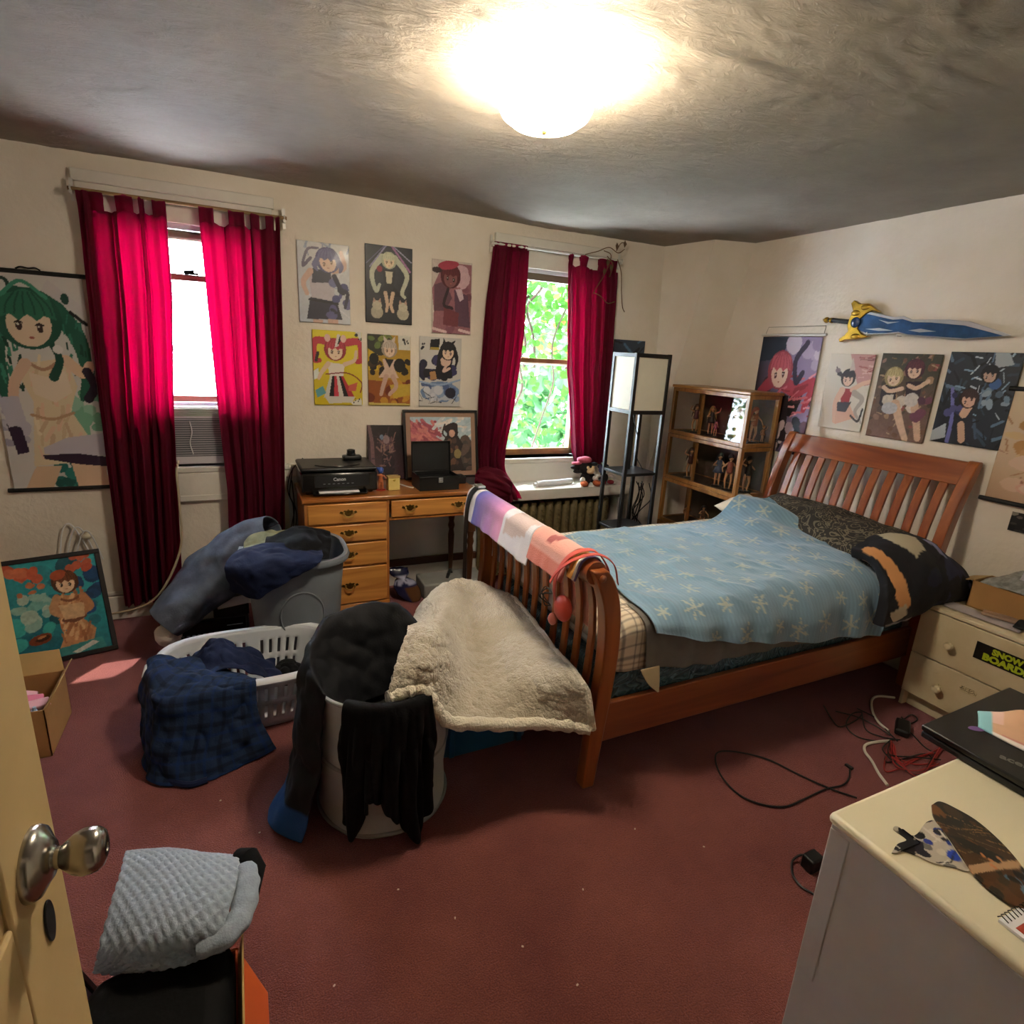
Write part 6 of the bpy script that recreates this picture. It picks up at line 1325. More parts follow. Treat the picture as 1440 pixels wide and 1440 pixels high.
splate('blade_face', [(.21, .035), (.26, .05), (.42, .035), (.47, .044), (.53, .030), (.62, .036), (.78, .034), (.96, -.004), (.80, -.036), (.62, -.042), (.52, -.044), (.47, -.034), (.40, -.049), (.30, -.052), (.22, -.035)], BLU, -.006, .006)
for q_ in ([(.34, .03), (.40, .02), (.46, .026), (.40, .008)], [(.52, -.02), (.58, -.004), (.66, -.012), (.58, -.026)], [(.28, -.03), (.36, -.022), (.44, -.03), (.36, -.04)]): splate('blade_inlay', q_, SIL, -.007, .0072, .0005)
splate('guard', [(.17, .02), (.18, .06), (.155, .10), (.17, .118), (.21, .10), (.26, .105), (.34, .075), (.29, .07), (.26, .05), (.235, .02), (.235, -.03), (.27, -.06), (.32, -.08), (.25, -.088), (.18, -.098), (.15, -.115), (.14, -.10), (.17, -.075), (.185, -.05), (.17, -.02)], GOLD, -.012, .014, .003)
b = MB(); b.ball(SP(.215, .0, .012), (.014, .03, .03), 14, 10); b.build('guard_jewel', M('blue_enamel', '1c3a6a', .15, coat=.5), sw)
for a, c in ((.25, .085), (.24, -.075), (.20, .05)): 
    b = MB(); b.ball(SP(a, c, .012), (.010, .028, .016), 10, 8); b.build('guard_boss', GOLD, sw)
for a in (.47, .30):
    b = MB(); b.tube([SP(a, -.06, -.03), SP(a, -.062, .008), SP(a, -.045, .012)], .003, 6); b.build('wall_hook', M('white_metal', 'd8d6d0', .4, .3), sw)
# ================================================================ air conditioner
ACW = M('ac_white', 'cfcbd2', .45, var=.03, vs=10)
ac = thing('window_air_conditioner', 'white window air conditioner between two maroon curtains', 'air conditioner', (-.205, 3.75, .885))
b = MB(); b.box(-.455, .045, 3.70, 3.98, .89, 1.215); b.build('housing', ACW, ac, .006)
b = MB(); b.box(-.46, .05, 3.652, 3.70, .895, 1.22); fp = b.build('front_panel', ACW, ac, .008, seg=3)
b = MB()
for i in range(17): b.box(-.405, .02, 3.646, 3.654, .945 + i * .0125, .951 + i * .0125)
b.build('louvres', M('ac_grey', 'a4a2a8', .5), fp)
b = MB(); b.box(-.41, .025, 3.6505, 3.653, .94, 1.155); b.build('intake_recess', M('ac_dark', '55565c', .6), fp)
b = MB()
for i in range(5): b.box(-.40, .015, 3.644, 3.653, 1.168 + i * .009, 1.172 + i * .009)
b.build('outlet_grille', M('ac_pale_green', 'a8b8a8', .5), fp)
b = MB(); b.tube(crom([(-.255, 3.645, 1.14), (-.248, 3.638, 1.08), (-.262, 3.64, 1.02), (-.252, 3.645, .955)], 20), .003, 6); b.build('pull_cord', M('white_rubber', 'd8d8da', .5), fp)
b = MB()
for (xa_, xb_) in ((-.535, -.458), (.048, .125)):
    for i in range(8): b.box(xa_, xb_, 3.72 + .006 * (i % 2), 3.728 + .006 * (i % 2), .885 + i * .042, .925 + i * .042)
b.build('accordion_panel', ACW, ac)
b = MB(); b.box(-.50, .09, 3.70, 3.72, 1.216, 1.24); b.build('top_rail', ACW, ac, .003)
CORDM = M('beige_cord', 'b8a890', .5)
t = thing('beige_cable', 'beige power cord hanging from the air conditioner to the baseboard', 'power cord', (-.5, 3.55, .03))
b = MB(); b.tube(crom([(-.33, 3.65, .915), (-.335, 3.56, .87), (-.335, 3.53, .70), (-.35, 3.53, .45), (-.45, 3.53, .22), (-.56, 3.55, .11), (-.72, 3.60, .06), (-.80, 3.635, .05)], 50), .0065, 8); b.build('lead', CORDM, t)
b = MB(); b.box(-.83, -.795, 3.63, 3.648, .035, .065); b.build('plug', CORDM, t, .004)
t = thing('wall_outlet', 'cream wall outlet with two plugs, right of the left curtain foot', 'outlet', (-.14, YW - .01, .33))
b = MB(); b.box(-.175, -.10, YW - .008, YW - .001, .33, .44); b.build('plate', M('cream_plastic', 'd0c6b0', .4), t, .002)
for zz in (.36, .41):
    b = MB(); b.box(-.15, -.125, YW - .03, YW - .008, zz - .012, zz + .012); b.build('plug', M('cream_plastic', 'd0c6b0', .4), t, .003)
b = MB(); b.tube(crom([(-.14, YW - .03, .41), (-.17, YW - .06, .40), (-.185, YW - .06, .30), (-.18, YW - .06, .20)], 16), .003, 6); b.build('lead', M('grey_cable', '6a6a6c', .5), t)
t = thing('cable_coil', 'loose white cable loops on the wall behind the teal picture', 'cable', (-.86, YW - .03, .5))
g = random.Random(2)
for i in range(3):
    q = [(-.93 + .03 * i + .13 * (a / 8), YW - .02 - .01 * i, .42 + .17 * sin(pi * (a / 8) ** (.8 + .2 * i)) - .02 * i) for a in range(9)]
    b = MB(); b.tube(crom(q, 40), .004, 6); b.build('lead', M('white_rubber', 'd8d8da', .5), t)
b = MB(); b.ball((-.80, YW - .03, .52), (.03, .02, .022)); b.build('adapter', M('cream_plastic', 'd0c6b0', .4), t)

# ================================================================ framed teal picture leaning by the left curtain
t = thing('picture_frame', 'black framed teal painting of a brown-haired figure leaning on the floor', 'picture frame', (-.87, 3.3, 0))
BR = np.array((-.655, 3.268, .004)); BLc = BR + np.array((-.40, -.10, .0)); UP = np.array((-.058, .172, .50))
A = Art(110, 140, '1f7a84').grad('1a6070', '2a98a0', 70); A.blots(24, ['2a8a92', '17505e', '3aa4a0', '1e6a7a'], .06, .13, 3); A.blots(14, ['8ab0a4', 'a4b8a8', '6ea49c'], .05, .10, 5, .05, .45, .35, .65); A.blots(10, ['17406a', '1c4a7c', '123458'], .06, .1, 6, .72, 1, .4, .9)
A.blots(10, ['b8563a', 'c26a4a'], .05, .09, 8, .02, .35, .80, .98); A.blots(8, ['b4583c', 'a84c34'], .04, .07, 9, .58, .92, .86, 1); A.blots(5, ['b86a44'], .03, .05, 11, .05, .4, .68, .78); A.ell(.26, .22, .13, .05, '7a3a20', 12, .5); A.ell(.28, .22, .08, .025, '3a1c14', 12); A.ell(.27, .235, .05, .012, 'b87848', 12)
A.poly([(.48, .62), (.78, .60), (.84, .44), (.74, .34), (.86, .22), (.80, .08), (.42, .06), (.54, .26), (.52, .38), (.44, .48)], 'b8845a'); A.dabs(40, ['c49668', 'a87048', 'cfa67c', '9a6440'], .14, .02, 12, .5, .78, .1, .6, 80); A.line([(.53, .36), (.65, .34), (.76, .37)], .022, '6a3e28'); A.line([(.5, .60), (.63, .55), (.77, .59)], .016, '7a4a30'); A.line([(.5, .6), (.44, .48), (.52, .42)], .045, 'b88860'); A.line([(.78, .58), (.84, .46), (.72, .42)], .045, 'b07a52'); A.poly([(.5, .52), (.78, .51), (.76, .36), (.54, .36)], 'c8a47c'); A.poly([(.36, .08), (.9, .12), (.94, 0), (.3, 0)], '3a8a8a'); A.poly([(.55, .02), (.8, .1), (.86, .07), (.62, 0)], 'c8ccc4')
A.head(.62, .74, .12, '6a3a22', 'd8b898', '4a2818', 0, '2a1a16', -4); A.ell(.56, .83, .09, .05, 'a04a2c', 20, .3)
framed(t, [BLc, BR, BR + UP, BLc + UP], .022, .022, A.grain(.25), M('black_frame', '161314', .4), VCOL('print_coat', .3, coat=.3))
# open carton with pink packets
ct = thing('open_carton', 'open cardboard carton of pink packets beside the door edge', 'carton', (-.93, 2.57, 0))
a0, a1, c0, c1, ch = -1.16, -.745, 2.42, 2.72, .205
b = MB(); b.box(a0, a1, c0, c1, 0, .004); b.box(a0, a0 + .004, c0, c1, 0, ch); b.box(a1 - .004, a1, c0, c1, 0, ch); b.box(a0, a1, c0, c0 + .004, 0, ch); b.box(a0, a1, c1 - .004, c1, 0, ch); b.build('carton', CARD, ct)
b = MB(); v = [(a1, c0 + .01, ch), (a1, c1 - .01, ch), (a1 + .035, c1 - .02, ch + .06), (a1 + .035, c0 + .02, ch + .06)]; b.add(v + [(x + .004, y, z) for x, y, z in v], [(0, 1, 2, 3), (7, 6, 5, 4), (0, 4, 5, 1), (1, 5, 6, 2), (2, 6, 7, 3), (3, 7, 4, 0)]); b.build('flap', CARDL, ct)
b = MB(); v = [(a0, c1, ch), (a1, c1, ch), (a1 - .02, c1 + .05, ch + .075), (a0 + .02, c1 + .05, ch + .075)]; b.add(v + [(x, y + .004, z) for x, y, z in v], [(0, 1, 2, 3), (7, 6, 5, 4), (0, 4, 5, 1), (1, 5, 6, 2), (2, 6, 7, 3), (3, 7, 4, 0)]); b.build('flap', CARDL, ct)
PK = [M('pink_packet', 'c8607c', .4), M('pale_pink_packet', 'd8a4b0', .4)]
for i, lb in enumerate(('pale pink packet farthest from the camera in the open carton', 'pink packet in the middle of the open carton', 'pale pink packet nearest the carton flap')):
    b = MB(); x = -.87 + i * .035; y = 2.60 - i * .045
    R_ = Euler((.5, .5 - .2 * i, .4)).to_matrix(); b.box(x - .045, x + .045, y - .02, y + .02, .12, .205, R_, (x, y, .16)); tag(b.build('candy_packet', PK[(i + 1) % 2], None, .006), lb, 'packet', 'packets in the open carton')
b = MB(); b.tube([(-.80, 2.46, .10), (-.785, 2.455, .19)], [.012, .010], 10); b.tube([(-.785, 2.455, .19), (-.782, 2.454, .205)], .006, 8); tag(b.build('marker_pen', M('pale_blue_plastic', '9ab0cc', .4), None), 'pale blue pen standing in the near corner of the open carton', 'pen')

# ================================================================ grey plastic bin
def sup(th, a, b_, e=2.6):
    c, s_ = cos(th), sin(th); return (a * math.copysign(abs(c) ** (2 / e), c), b_ * math.copysign(abs(s_) ** (2 / e), s_))
GREYP = M('grey_bin_plastic', '6f767e', .5, var=.06, vs=5, bump=.08, bs=200)
def supn(n, a, b_, e):
    P = np.array([sup(2 * pi * j / 720, a, b_, e) for j in range(721)]); d = np.concatenate([[0], np.cumsum(np.hypot(*np.diff(P, axis=0).T))]); t = np.linspace(0, d[-1], n + 1)[:-1]
    return list(zip(np.interp(t, d, P[:, 0]), np.interp(t, d, P[:, 1])))
def shell(levels, c, n, e):
    return [[(c[0] + p[0], c[1] + p[1], z) for p in supn(n, a, b_, e)] for a, b_, z in levels]
def rings(b, L_, close_last=False, close_first=False):
    n = len(L_[0]); v = [p for r in L_ for p in r]
    f = [(i * n + j, i * n + (j + 1) % n, (i + 1) * n + (j + 1) % n, (i + 1) * n + j) for i in range(len(L_) - 1) for j in range(n)]
    if close_last: f.append(tuple((len(L_) - 1) * n + j for j in range(n)))
    if close_first: f.append(tuple(range(n))[::-1])
    return b.add(v, f)
BC = (.205, 2.93)
t = thing('plastic_bin', 'tall grey plastic bin heaped with dark clothes beside the desk', 'bin', (BC[0], BC[1], 0))
b = MB(); rings(b, shell([(.18, .18, 0), (.195, .195, .006), (.222, .222, .40), (.238, .238, .575), (.236, .236, .58), (.220, .220, .40), (.190, .190, .012)], BC, 56, 3.0), True, True); b.build('body', GREYP, t, ang=50)
b = MB(); rings(b, shell([(.238, .238, .562), (.258, .258, .560), (.262, .262, .575), (.256, .256, .590), (.236, .236, .588)], BC, 56, 3.0)); b.build('rim', GREYP, t)
b = MB(); ry_ = lambda z, dx: BC[1] - (.195 + (.222 - .195) * z / .4) * (1 - min(.97, abs(dx) / (.195 + .027 * z / .4)) ** 3) ** (1 / 3) - .001
ring = [(BC[0] + .01 + .10 * cos(2 * pi * i / 36), ry_(.31 + .125 * sin(2 * pi * i / 36), .01 + .10 * cos(2 * pi * i / 36)), .31 + .125 * sin(2 * pi * i / 36)) for i in range(37)]; b.tube(ring, .004, 6, cap=False); b.build('embossed_ring', GREYP, t)
DK = lambda n_, c_, **k: M(n_, c_, .85, var=.2, vs=14, bump=.15, bs=120, spec=.2, **k)
BLACKC, NAVYC, OLIVE, GREYB = DK('black_cotton', '0b0c0f'), DK('navy_cotton', '141d3a'), DK('olive_print', '7c7d62'), DK('grey_quilt', '545c6c')
def garment(name, label, cat, C, mat, nu=60, nv=50, amp=.012, sc=8, seed=1, th=.005, cols=None, extra=None, parent=None, zmin=.004):
    G = patch(C, nu, nv); G = wrinkle(G, amp, sc, seed)
    if extra is not None: G = extra(G)
    G[..., 2] = np.maximum(G[..., 2], zmin)
    o = cloth(name, G, mat, parent, th, 1, cols)
    if label: tag(o, label, cat)
    return o
garment('olive_shirt', 'olive patterned shirt at the back left of the grey bin heap', 'shirt', [[(.0, 3.12, .56), (.1, 3.16, .60), (.2, 3.16, .58)], [(-.03, 3.04, .615), (.08, 3.06, .665), (.2, 3.05, .645)], [(-.03, 2.94, .60), (.08, 2.95, .63), (.2, 2.95, .62)]], OLIVE, 40, 30, .02, 9, 3)
garment('black_shirt', 'black garment filling the right of the grey bin', 'shirt', [[(.10, 3.13, .56), (.25, 3.14, .61), (.40, 3.10, .60)], [(.08, 3.0, .64), (.24, 3.02, .69), (.395, 2.98, .655)], [(.06, 2.87, .61), (.24, 2.86, .65), (.385, 2.88, .625)], [(.08, 2.76, .57), (.24, 2.74, .60), (.36, 2.78, .575)]], BLACKC, 60, 50, .022, 8, 5)
garment('navy_shirt', 'navy garment slipping over the front left rim of the grey bin', 'shirt', [[(-.02, 2.98, .60), (.08, 2.93, .63), (.2, 2.88, .62), (.33, 2.84, .605)], [(-.06, 2.86, .635), (.05, 2.755, .65), (.18, 2.72, .64), (.32, 2.71, .63)], [(-.11, 2.76, .60), (.015, 2.64, .61), (.16, 2.632, .615), (.30, 2.645, .615)], [(-.11, 2.745, .53), (.01, 2.635, .53), (.14, 2.63, .55), (.28, 2.635, .59)], [(-.10, 2.75, .47), (.01, 2.64, .45), (.10, 2.635, .50), (.25, 2.635, .57)]], NAVYC, 70, 50, .016, 9, 8)
# grey comforter sliding off the bin to the left
path = crom(np.array([(.12, 3.14, .63), (0, 3.18, .56), (-.12, 3.2, .46), (-.22, 3.17, .345), (-.33, 3.13, .265), (-.42, 3.10, .19)]), 60)
rad_ = np.interp(np.linspace(0, 1, 60), [0, .2, .5, .8, 1], [.10, .15, .165, .15, .11])
n_ = 40; G = np.zeros((60, n_ + 1, 3))
for i in range(60):
    tg = path[min(i + 1, 59)] - path[max(i - 1, 0)]; tg /= np.linalg.norm(tg); sd = np.cross(tg, (0, 0, 1)); sd /= np.linalg.norm(sd); up_ = np.cross(sd, tg)
    for j in range(n_ + 1):
        q = 2 * pi * j / n_; G[i, j] = path[i] + rad_[i] * (1.15 * cos(q) * sd + .72 * sin(q) * up_)
f_ = fbm(G[..., 0] * 5, G[..., 1] * 14, G[..., 2] * 9, 3, 4); G = G + gnorm(G)[...] * 0 + (G - path[:, None]) * (f_ * .30)[..., None]; G[:, -1] = G[:, 0]; G[..., 2] = np.maximum(G[..., 2], .01)
gb = thing('grey_comforter', 'slate grey rolled comforter sliding off the grey bin towards the curtain', 'comforter', (-.2, 3.17, 0))
cloth('cover', G[:, ::-1], GREYB, gb, .01, 1)
b = MB(); b.ball(path[-1] + np.array((.02, -.03, -.05)), (.06, .07, .06), 24, 16, Matrix.Rotation(.5, 3, 'Y')); o = b.build('white_lining', M('white_plush', 'd6d0c8', .95, bump=.5, bs=200), gb); 
d_ = o.modifiers.new('d', 'DISPLACE'); tx = bpy.data.textures.new('clouds', 'CLOUDS'); tx.noise_scale = .04; d_.texture = tx; d_.strength = .03
# stereo under the comforter
st = thing('stereo_receiver', 'black stereo receiver on the floor under the grey comforter', 'stereo', (-.2, 3.33, 0))
b = MB(); b.box(-.40, -.03, 3.20, 3.46, .025, .135); b.build('case', BLK, st, .006)
b = MB(); b.box(-.385, -.045, 3.195, 3.20, .035, .125); fpn = b.build('front_panel', BLKG, st, .002)
b = MB()
for i in range(9): b.box(-.36 + i * .026, -.345 + i * .026, 3.191, 3.196, .05, .054)
b.box(-.14, -.06, 3.191, 3.196, .085, .088); b.build('button_row', M('grey_button', '8a8f96', .4), fpn)
for xx in (-.37, -.06):
    for yy in (3.23, 3.42):
        b = MB(); b.lathe([(.016, 0), (.018, .025), (0, .025)], (xx, yy, 0), 12); b.build('foot', BLKM, st)
t = thing('dark_carton', 'small dark box with a white label strip on the black receiver beside the grey bin', 'box', (-.11, 3.28, .135))
b = MB(); b.box(-.20, -.025, 3.20, 3.40, .136, .225); b.build('carton', BLKM, t, .003)
b = MB(); b.box(-.18, -.02, 3.192, 3.198, .195, .245, Matrix.Rotation(-.12, 3, 'Y')); b.build('label_strip', M('paper', 'e6e6ea', .6), t)

# ================================================================ white laundry basket
BAS = CLOTH_T('white_basket_plastic', 'e2e6ea', 'dce4ec', .3, 0)
lc = (-.035, 2.50)
bk = thing('laundry_basket', 'white slotted plastic laundry basket of dark clothes on the carpet', 'laundry basket', (lc[0], lc[1], 0))
n, mz = 144, 20; verts = []; zz = np.linspace(0, .262, mz + 1)
for z in zz:
    q = (z / .262); a, c = .275 + .062 * q, .175 + .055 * q
    verts += [(lc[0] + p[0], lc[1] + p[1], z) for p in supn(n, a, c, 3.4)]
faces = []
for i in range(mz):
    for j in range(n):
        slot = (j % 3 == 1) and ((4 <= i <= 8) or (11 <= i <= 15)) and (j % 18 not in (15, 16, 17, 0))
        if not slot: faces.append((i * n + j, i * n + (j + 1) % n, (i + 1) * n + (j + 1) % n, (i + 1) * n + j))
faces.append(tuple(range(n))[::-1])
me = bpy.data.meshes.new('slotted_body'); me.from_pydata(verts, [], faces); shade(me, 50); o = link('slotted_body', me, BAS, bk); mod_solid(o, .004)
b = MB(); rings(b, shell([(.338, .231, .250), (.366, .258, .248), (.372, .264, .256), (.366, .258, .266), (.338, .231, .268), (.334, .227, .262)], lc, 96, 3.4)); b.build('rim', BAS, bk, ang=60)
for sx in (-1, 1):
    b = MB(); b.tube([(lc[0] + sx * .37, lc[1] - .07, .255), (lc[0] + sx * .385, lc[1] - .04, .257), (lc[0] + sx * .385, lc[1] + .04, .257), (lc[0] + sx * .37, lc[1] + .07, .255)], .011, 10); b.build('handle', BAS, bk)
garment('navy_clothes', 'navy clothes piled in the left of the white basket', 'clothes', [[(-.27, 2.62, .20), (-.18, 2.66, .24), (-.05, 2.65, .20), (.06, 2.64, .15)], [(-.27, 2.55, .27), (-.18, 2.58, .345), (-.06, 2.57, .29), (.08, 2.55, .19)], [(-.25, 2.47, .27), (-.16, 2.48, .33), (-.03, 2.46, .27), (.10, 2.45, .19)], [(-.22, 2.38, .24), (-.12, 2.38, .275), (0, 2.37, .25), (.12, 2.37, .16)]], NAVYC, 80, 60, .03, 8, 3, extra=None)
garment('black_clothes', 'black clothes low in the right half of the white basket', 'clothes', [[(.02, 2.60, .12), (.14, 2.62, .13), (.23, 2.6, .10)], [(.02, 2.5, .18), (.13, 2.5, .21), (.24, 2.5, .16)], [(.03, 2.38, .16), (.14, 2.37, .17), (.23, 2.38, .13)]], BLACKC, 50, 40, .03, 10, 9)
nu, nv = 120, 100
uu = np.linspace(0, 1, nu)[None] + np.zeros((nv, 1)); vv = np.linspace(0, 1, nv)[:, None] + np.zeros((1, nu))
pc = plaid_cols(uu * .62, vv * .6, '1c2c48', '0e1522', '16346e', .09)
pc *= (.9 + .3 * np.clip(.45 - vv, 0, 1)[..., None] * 0)
garment('plaid_shirt', 'blue and black plaid shirt hanging out of the white basket onto the carpet', 'shirt',
        [[(-.33, 2.62, .25), (-.22, 2.50, .28), (-.08, 2.38, .26), (.0, 2.32, .24)],
         [(-.38, 2.58, .30), (-.28, 2.36, .315), (-.13, 2.28, .305), (-.01, 2.26, .295)],
         [(-.435, 2.56, .285), (-.36, 2.24, .295), (-.16, 2.195, .29), (-.01, 2.20, .28)],
         [(-.455, 2.46, .20), (-.37, 2.19, .20), (-.17, 2.145, .19), (-.01, 2.165, .18)],
         [(-.46, 2.42, .09), (-.39, 2.16, .09), (-.20, 2.09, .09), (.02, 2.15, .08)],
         [(-.46, 2.40, .012), (-.40, 2.12, .012), (-.20, 2.04, .012), (.05, 2.14, .012)]], VCOL('shirt_flannel', .9, bump=.2, bs=150, spec=.2), nu, nv, .022, 8, 6, .005, pc)
b = MB(); b.tube(crom([(-.33, 2.10, .012), (-.26, 2.05, .012), (-.20, 2.055, .010)], 12), [.012] * 12, 8); 
tag(b.build('cloth_tie', NAVYC, None), 'short navy cloth tie trailing on the carpet from the plaid shirt', 'cloth tie')

# ================================================================ round fabric hamper and its clothes
hc = (.395, 1.785); hr = .222
HF = M('grey_hamper_fabric', 'a8acaa', .85, var=.08, vs=7, bump=.2, bs=260)
hm = thing('fabric_hamper', 'round pale grey fabric hamper with black clothes over its rim', 'hamper', (hc[0], hc[1], 0))
n = 72; L_ = []
for z in np.linspace(0, .5, 26):
    r0 = hr + .006 * cos(z / .5 * 2 * pi * 2) + .0
    L_.append([(hc[0] + (r0 + .004 * sin(5 * 2 * pi * j / n + z * 22)) * cos(2 * pi * j / n), hc[1] + (r0 + .004 * sin(5 * 2 * pi * j / n + z * 22)) * sin(2 * pi * j / n), z) for j in range(n)])
b = MB(); rings(b, L_, False, True); o = b.build('fabric_wall', HF, hm, ang=180); mod_solid(o, .004)
for z in (.012, .25, .5):
    b = MB(); b.tube([(hc[0] + (hr + .008) * cos(2 * pi * j / 60), hc[1] + (hr + .008) * sin(2 * pi * j / 60), z) for j in range(61)], .007, 8, cap=False); b.build('hoop', M('hoop_binding', '8c908c', .8), hm)
def ringcloth(phis, profs, nu, nv, amp, sc, seed):
    """profs: for each phi a list of (r, z)"""
    C = [[(hc[0] + r * cos(radians(p)), hc[1] + r * sin(radians(p)), z) for p, pr_ in zip(phis, profs) for r, z in [pr_[k]]] for k in range(len(profs[0]))]
    return wrinkle(patch(C, nu, nv), amp, sc, seed)
ph = [12, 40, 65, 95, 125, 155, 185, 208]
pf = [[(.13, .38), (.18, .46), (.232, .505), (.25, .47), (.255, .42), (.26, .38)],
      [(.12, .36), (.18, .48), (.24, .555), (.27, .50), (.28, .42), (.29, .36)],
      [(.10, .34), (.17, .52), (.25, .645), (.31, .58), (.32, .42), (.32, .30)],
      [(.08, .34), (.17, .52), (.26, .65), (.32, .58), (.33, .36), (.33, .16)],
      [(.08, .34), (.17, .52), (.255, .635), (.315, .55), (.33, .30), (.34, .06)],
      [(.08, .34), (.17, .50), (.245, .60), (.30, .50), (.325, .24), (.37, .02)],
      [(.09, .36), (.18, .48), (.24, .555), (.285, .44), (.31, .20), (.40, .015)],
      [(.11, .38), (.19, .47), (.24, .525), (.265, .42), (.285, .20), (.36, .02)]]
G = ringcloth(ph, pf, 140, 80, .020, 7, 4); G[..., 2] = np.maximum(G[..., 2], .006)
jk = thing('black_jacket', 'black jacket slung over the back and left of the round hamper', 'jacket', (.25, 1.85, 0))
cols = np.zeros(G.shape) + np.array(lin('0b0c10')); vv = np.linspace(0, 1, 80)[:, None] + np.zeros((1, 140)); uu = np.linspace(0, 1, 140)[None] + np.zeros((80, 1))
cols[(vv > .90) & (uu > .72)] = lin('1c4478'); cols[(vv > .38) & (vv < .55) & (uu < .5)] = lin('10141f')
cloth('shell', G, VCOL('jacket_cotton', .75, bump=.15, bs=150, spec=.25), jk, .006, 1, cols)
tr_ = thing('black_trousers', 'black trousers folded over the front rim of the round hamper', 'trousers', (.4, 1.55, 0))
for nm, phis, pf in (('waist', [228, 245, 262, 280, 297], [[(.13, .42), (.20, .50), (.245, .515), (.258, .42), (.262, .33)]] * 5),
                     ('trouser_leg', [226, 236, 246], [[(.242, .44), (.255, .38), (.258, .22), (.262, .07)], [(.246, .44), (.262, .38), (.266, .22), (.272, .03)], [(.242, .44), (.256, .38), (.258, .24), (.262, .13)]]),
                     ('trouser_leg', [244, 262, 280, 298], [[(.243, .44), (.258, .36), (.262, .28), (.262, .20)], [(.246, .44), (.264, .34), (.268, .22), (.270, .12)], [(.246, .44), (.266, .32), (.274, .14), (.29, .012)], [(.242, .44), (.262, .36), (.266, .25), (.268, .16)]])):
    G = ringcloth(phis, pf, 60, 50, .007, 12, len(nm)); d_ = G[..., :2] - np.array(hc); an = np.arctan2(d_[..., 1], d_[..., 0]); rr_ = np.hypot(d_[..., 0], d_[..., 1]); k_ = np.clip((.50 - G[..., 2]) / .2, 0, 1)
    G[..., :2] += d_ / rr_[..., None] * (k_ * .016 * (np.sin(an * 26 + 2 * np.sin(G[..., 2] * 9)) + .5 * np.sin(an * 57 + 1)))[..., None]
    cloth(nm, G, BLACKC, tr_, .012, 1)
# things in the hamper
garment('black_lining', 'dark clothes sunk inside the round hamper', 'clothes', [[(.27, 1.93, .36), (.39, 1.96, .36), (.52, 1.92, .36)], [(.24, 1.78, .34), (.39, 1.78, .30), (.55, 1.78, .34)], [(.28, 1.64, .36), (.39, 1.61, .36), (.51, 1.65, .36)]], DK('charcoal_cotton', '171815'), 40, 40, .02, 10, 2)
# blue tote under the fleece
TB = M('blue_tote_plastic', '1f5c86', .4, var=.05, vs=6)
tt = thing('storage_tote', 'blue plastic storage tote under the cream fleece', 'tote', (.82, 2.12, 0))
b = MB(); tc_ = (.83, 2.13); rings(b, shell([(.215, .275, 0), (.22, .28, .006), (.238, .30, .33), (.232, .294, .33), (.214, .274, .01)], tc_, 64, 7), True, True); b.build('body', TB, tt, ang=45)
b = MB(); rings(b, shell([(.236, .298, .315), (.250, .312, .312), (.252, .314, .335), (.236, .298, .338)], tc_, 64, 7)); b.build('rim', TB, tt, ang=45)
for x in (.68, .98):
    b = MB(); b.box(x - .012, x + .012, tc_[1] - .305, tc_[1] - .27, .02, .31); b.build('rib', TB, tt, .004)
# fleece
P_ = lambda u, v, y: Y(u, v, y)
C = [[(.60, 2.40, .22), (.72, 2.62, .22), (.90, 2.68, .24), (1.02, 2.62, .26), (1.075, 2.45, .30)],
     [P_(572, 880, 2.25), P_(600, 838, 2.42), P_(640, 811, 2.48), P_(682, 815, 2.44), P_(712, 835, 2.28)],
     [Z(574, 889, .615), Z(616, 876, .625), P_(660, 868, 2.15), P_(705, 862, 2.10), P_(748, 868, 1.98)],
     [Z(560, 922, .62), Z(613, 920, .61), P_(668, 926, 1.86), P_(725, 916, 1.80), P_(785, 915, 1.70)],
     [Z(553, 955, .58), Z(604, 952, .565), P_(664, 968, 1.68), P_(735, 965, 1.62), P_(818, 962, 1.48)],
     [Z(548, 984, .525), Z(600, 972, .525), P_(642, 1018, 1.55), P_(755, 1016, 1.52), P_(834, 1030, 1.42)]]
G = patch(C, 180, 170)
w_ = 1 - np.abs(fbm(G[..., 0] * 3.2 + 2, G[..., 1] * 3.2, G[..., 2] * 3, 2, 17)) * 2.2
w2_ = fbm(G[..., 0] * 4.2 + .6 * G[..., 1], G[..., 1] * 4.2, 3, 1, 41)
G = G + gnorm(G) * (.030 * np.clip(w_, -.4, 1) + .045 * w2_ * np.clip(np.linspace(0, 1, 170)[:, None] * 3 - .4, 0, 1) + .009 * fbm(G[..., 0] * 30, G[..., 1] * 30, G[..., 2] * 30, 3, 3) + .006 * fbm(G[..., 0] * 90, G[..., 1] * 60, G[..., 2] * 90, 2, 5))[..., None]
FL = M('cream_fleece', 'b9b19f', .95, col2='a69c88', vs=5, bump=.9, bs=130, sheen=.5)
fl = thing('fleece_blanket', 'cream sherpa fleece blanket mounded over the blue tote beside the footboard', 'blanket', (.82, 2.0, .2))
cloth('fleece', G, FL, fl, .018, 0)
hp = G[-1, ::3].copy(); 
b = MB(); b.tube([tuple(p) for p in hp], [.023 + .003 * sin(i * 1.7) for i in range(len(hp))], 10); o = b.build('hem', M('hem_fleece', 'd4ccb8', .95, bump=.9, bs=120, sheen=.5), fl)
hp = G[40:, -1][::3]
b = MB(); b.tube([tuple(p) for p in hp], [.014] * len(hp), 8); b.build('hem', MATS['hem_fleece'], fl)

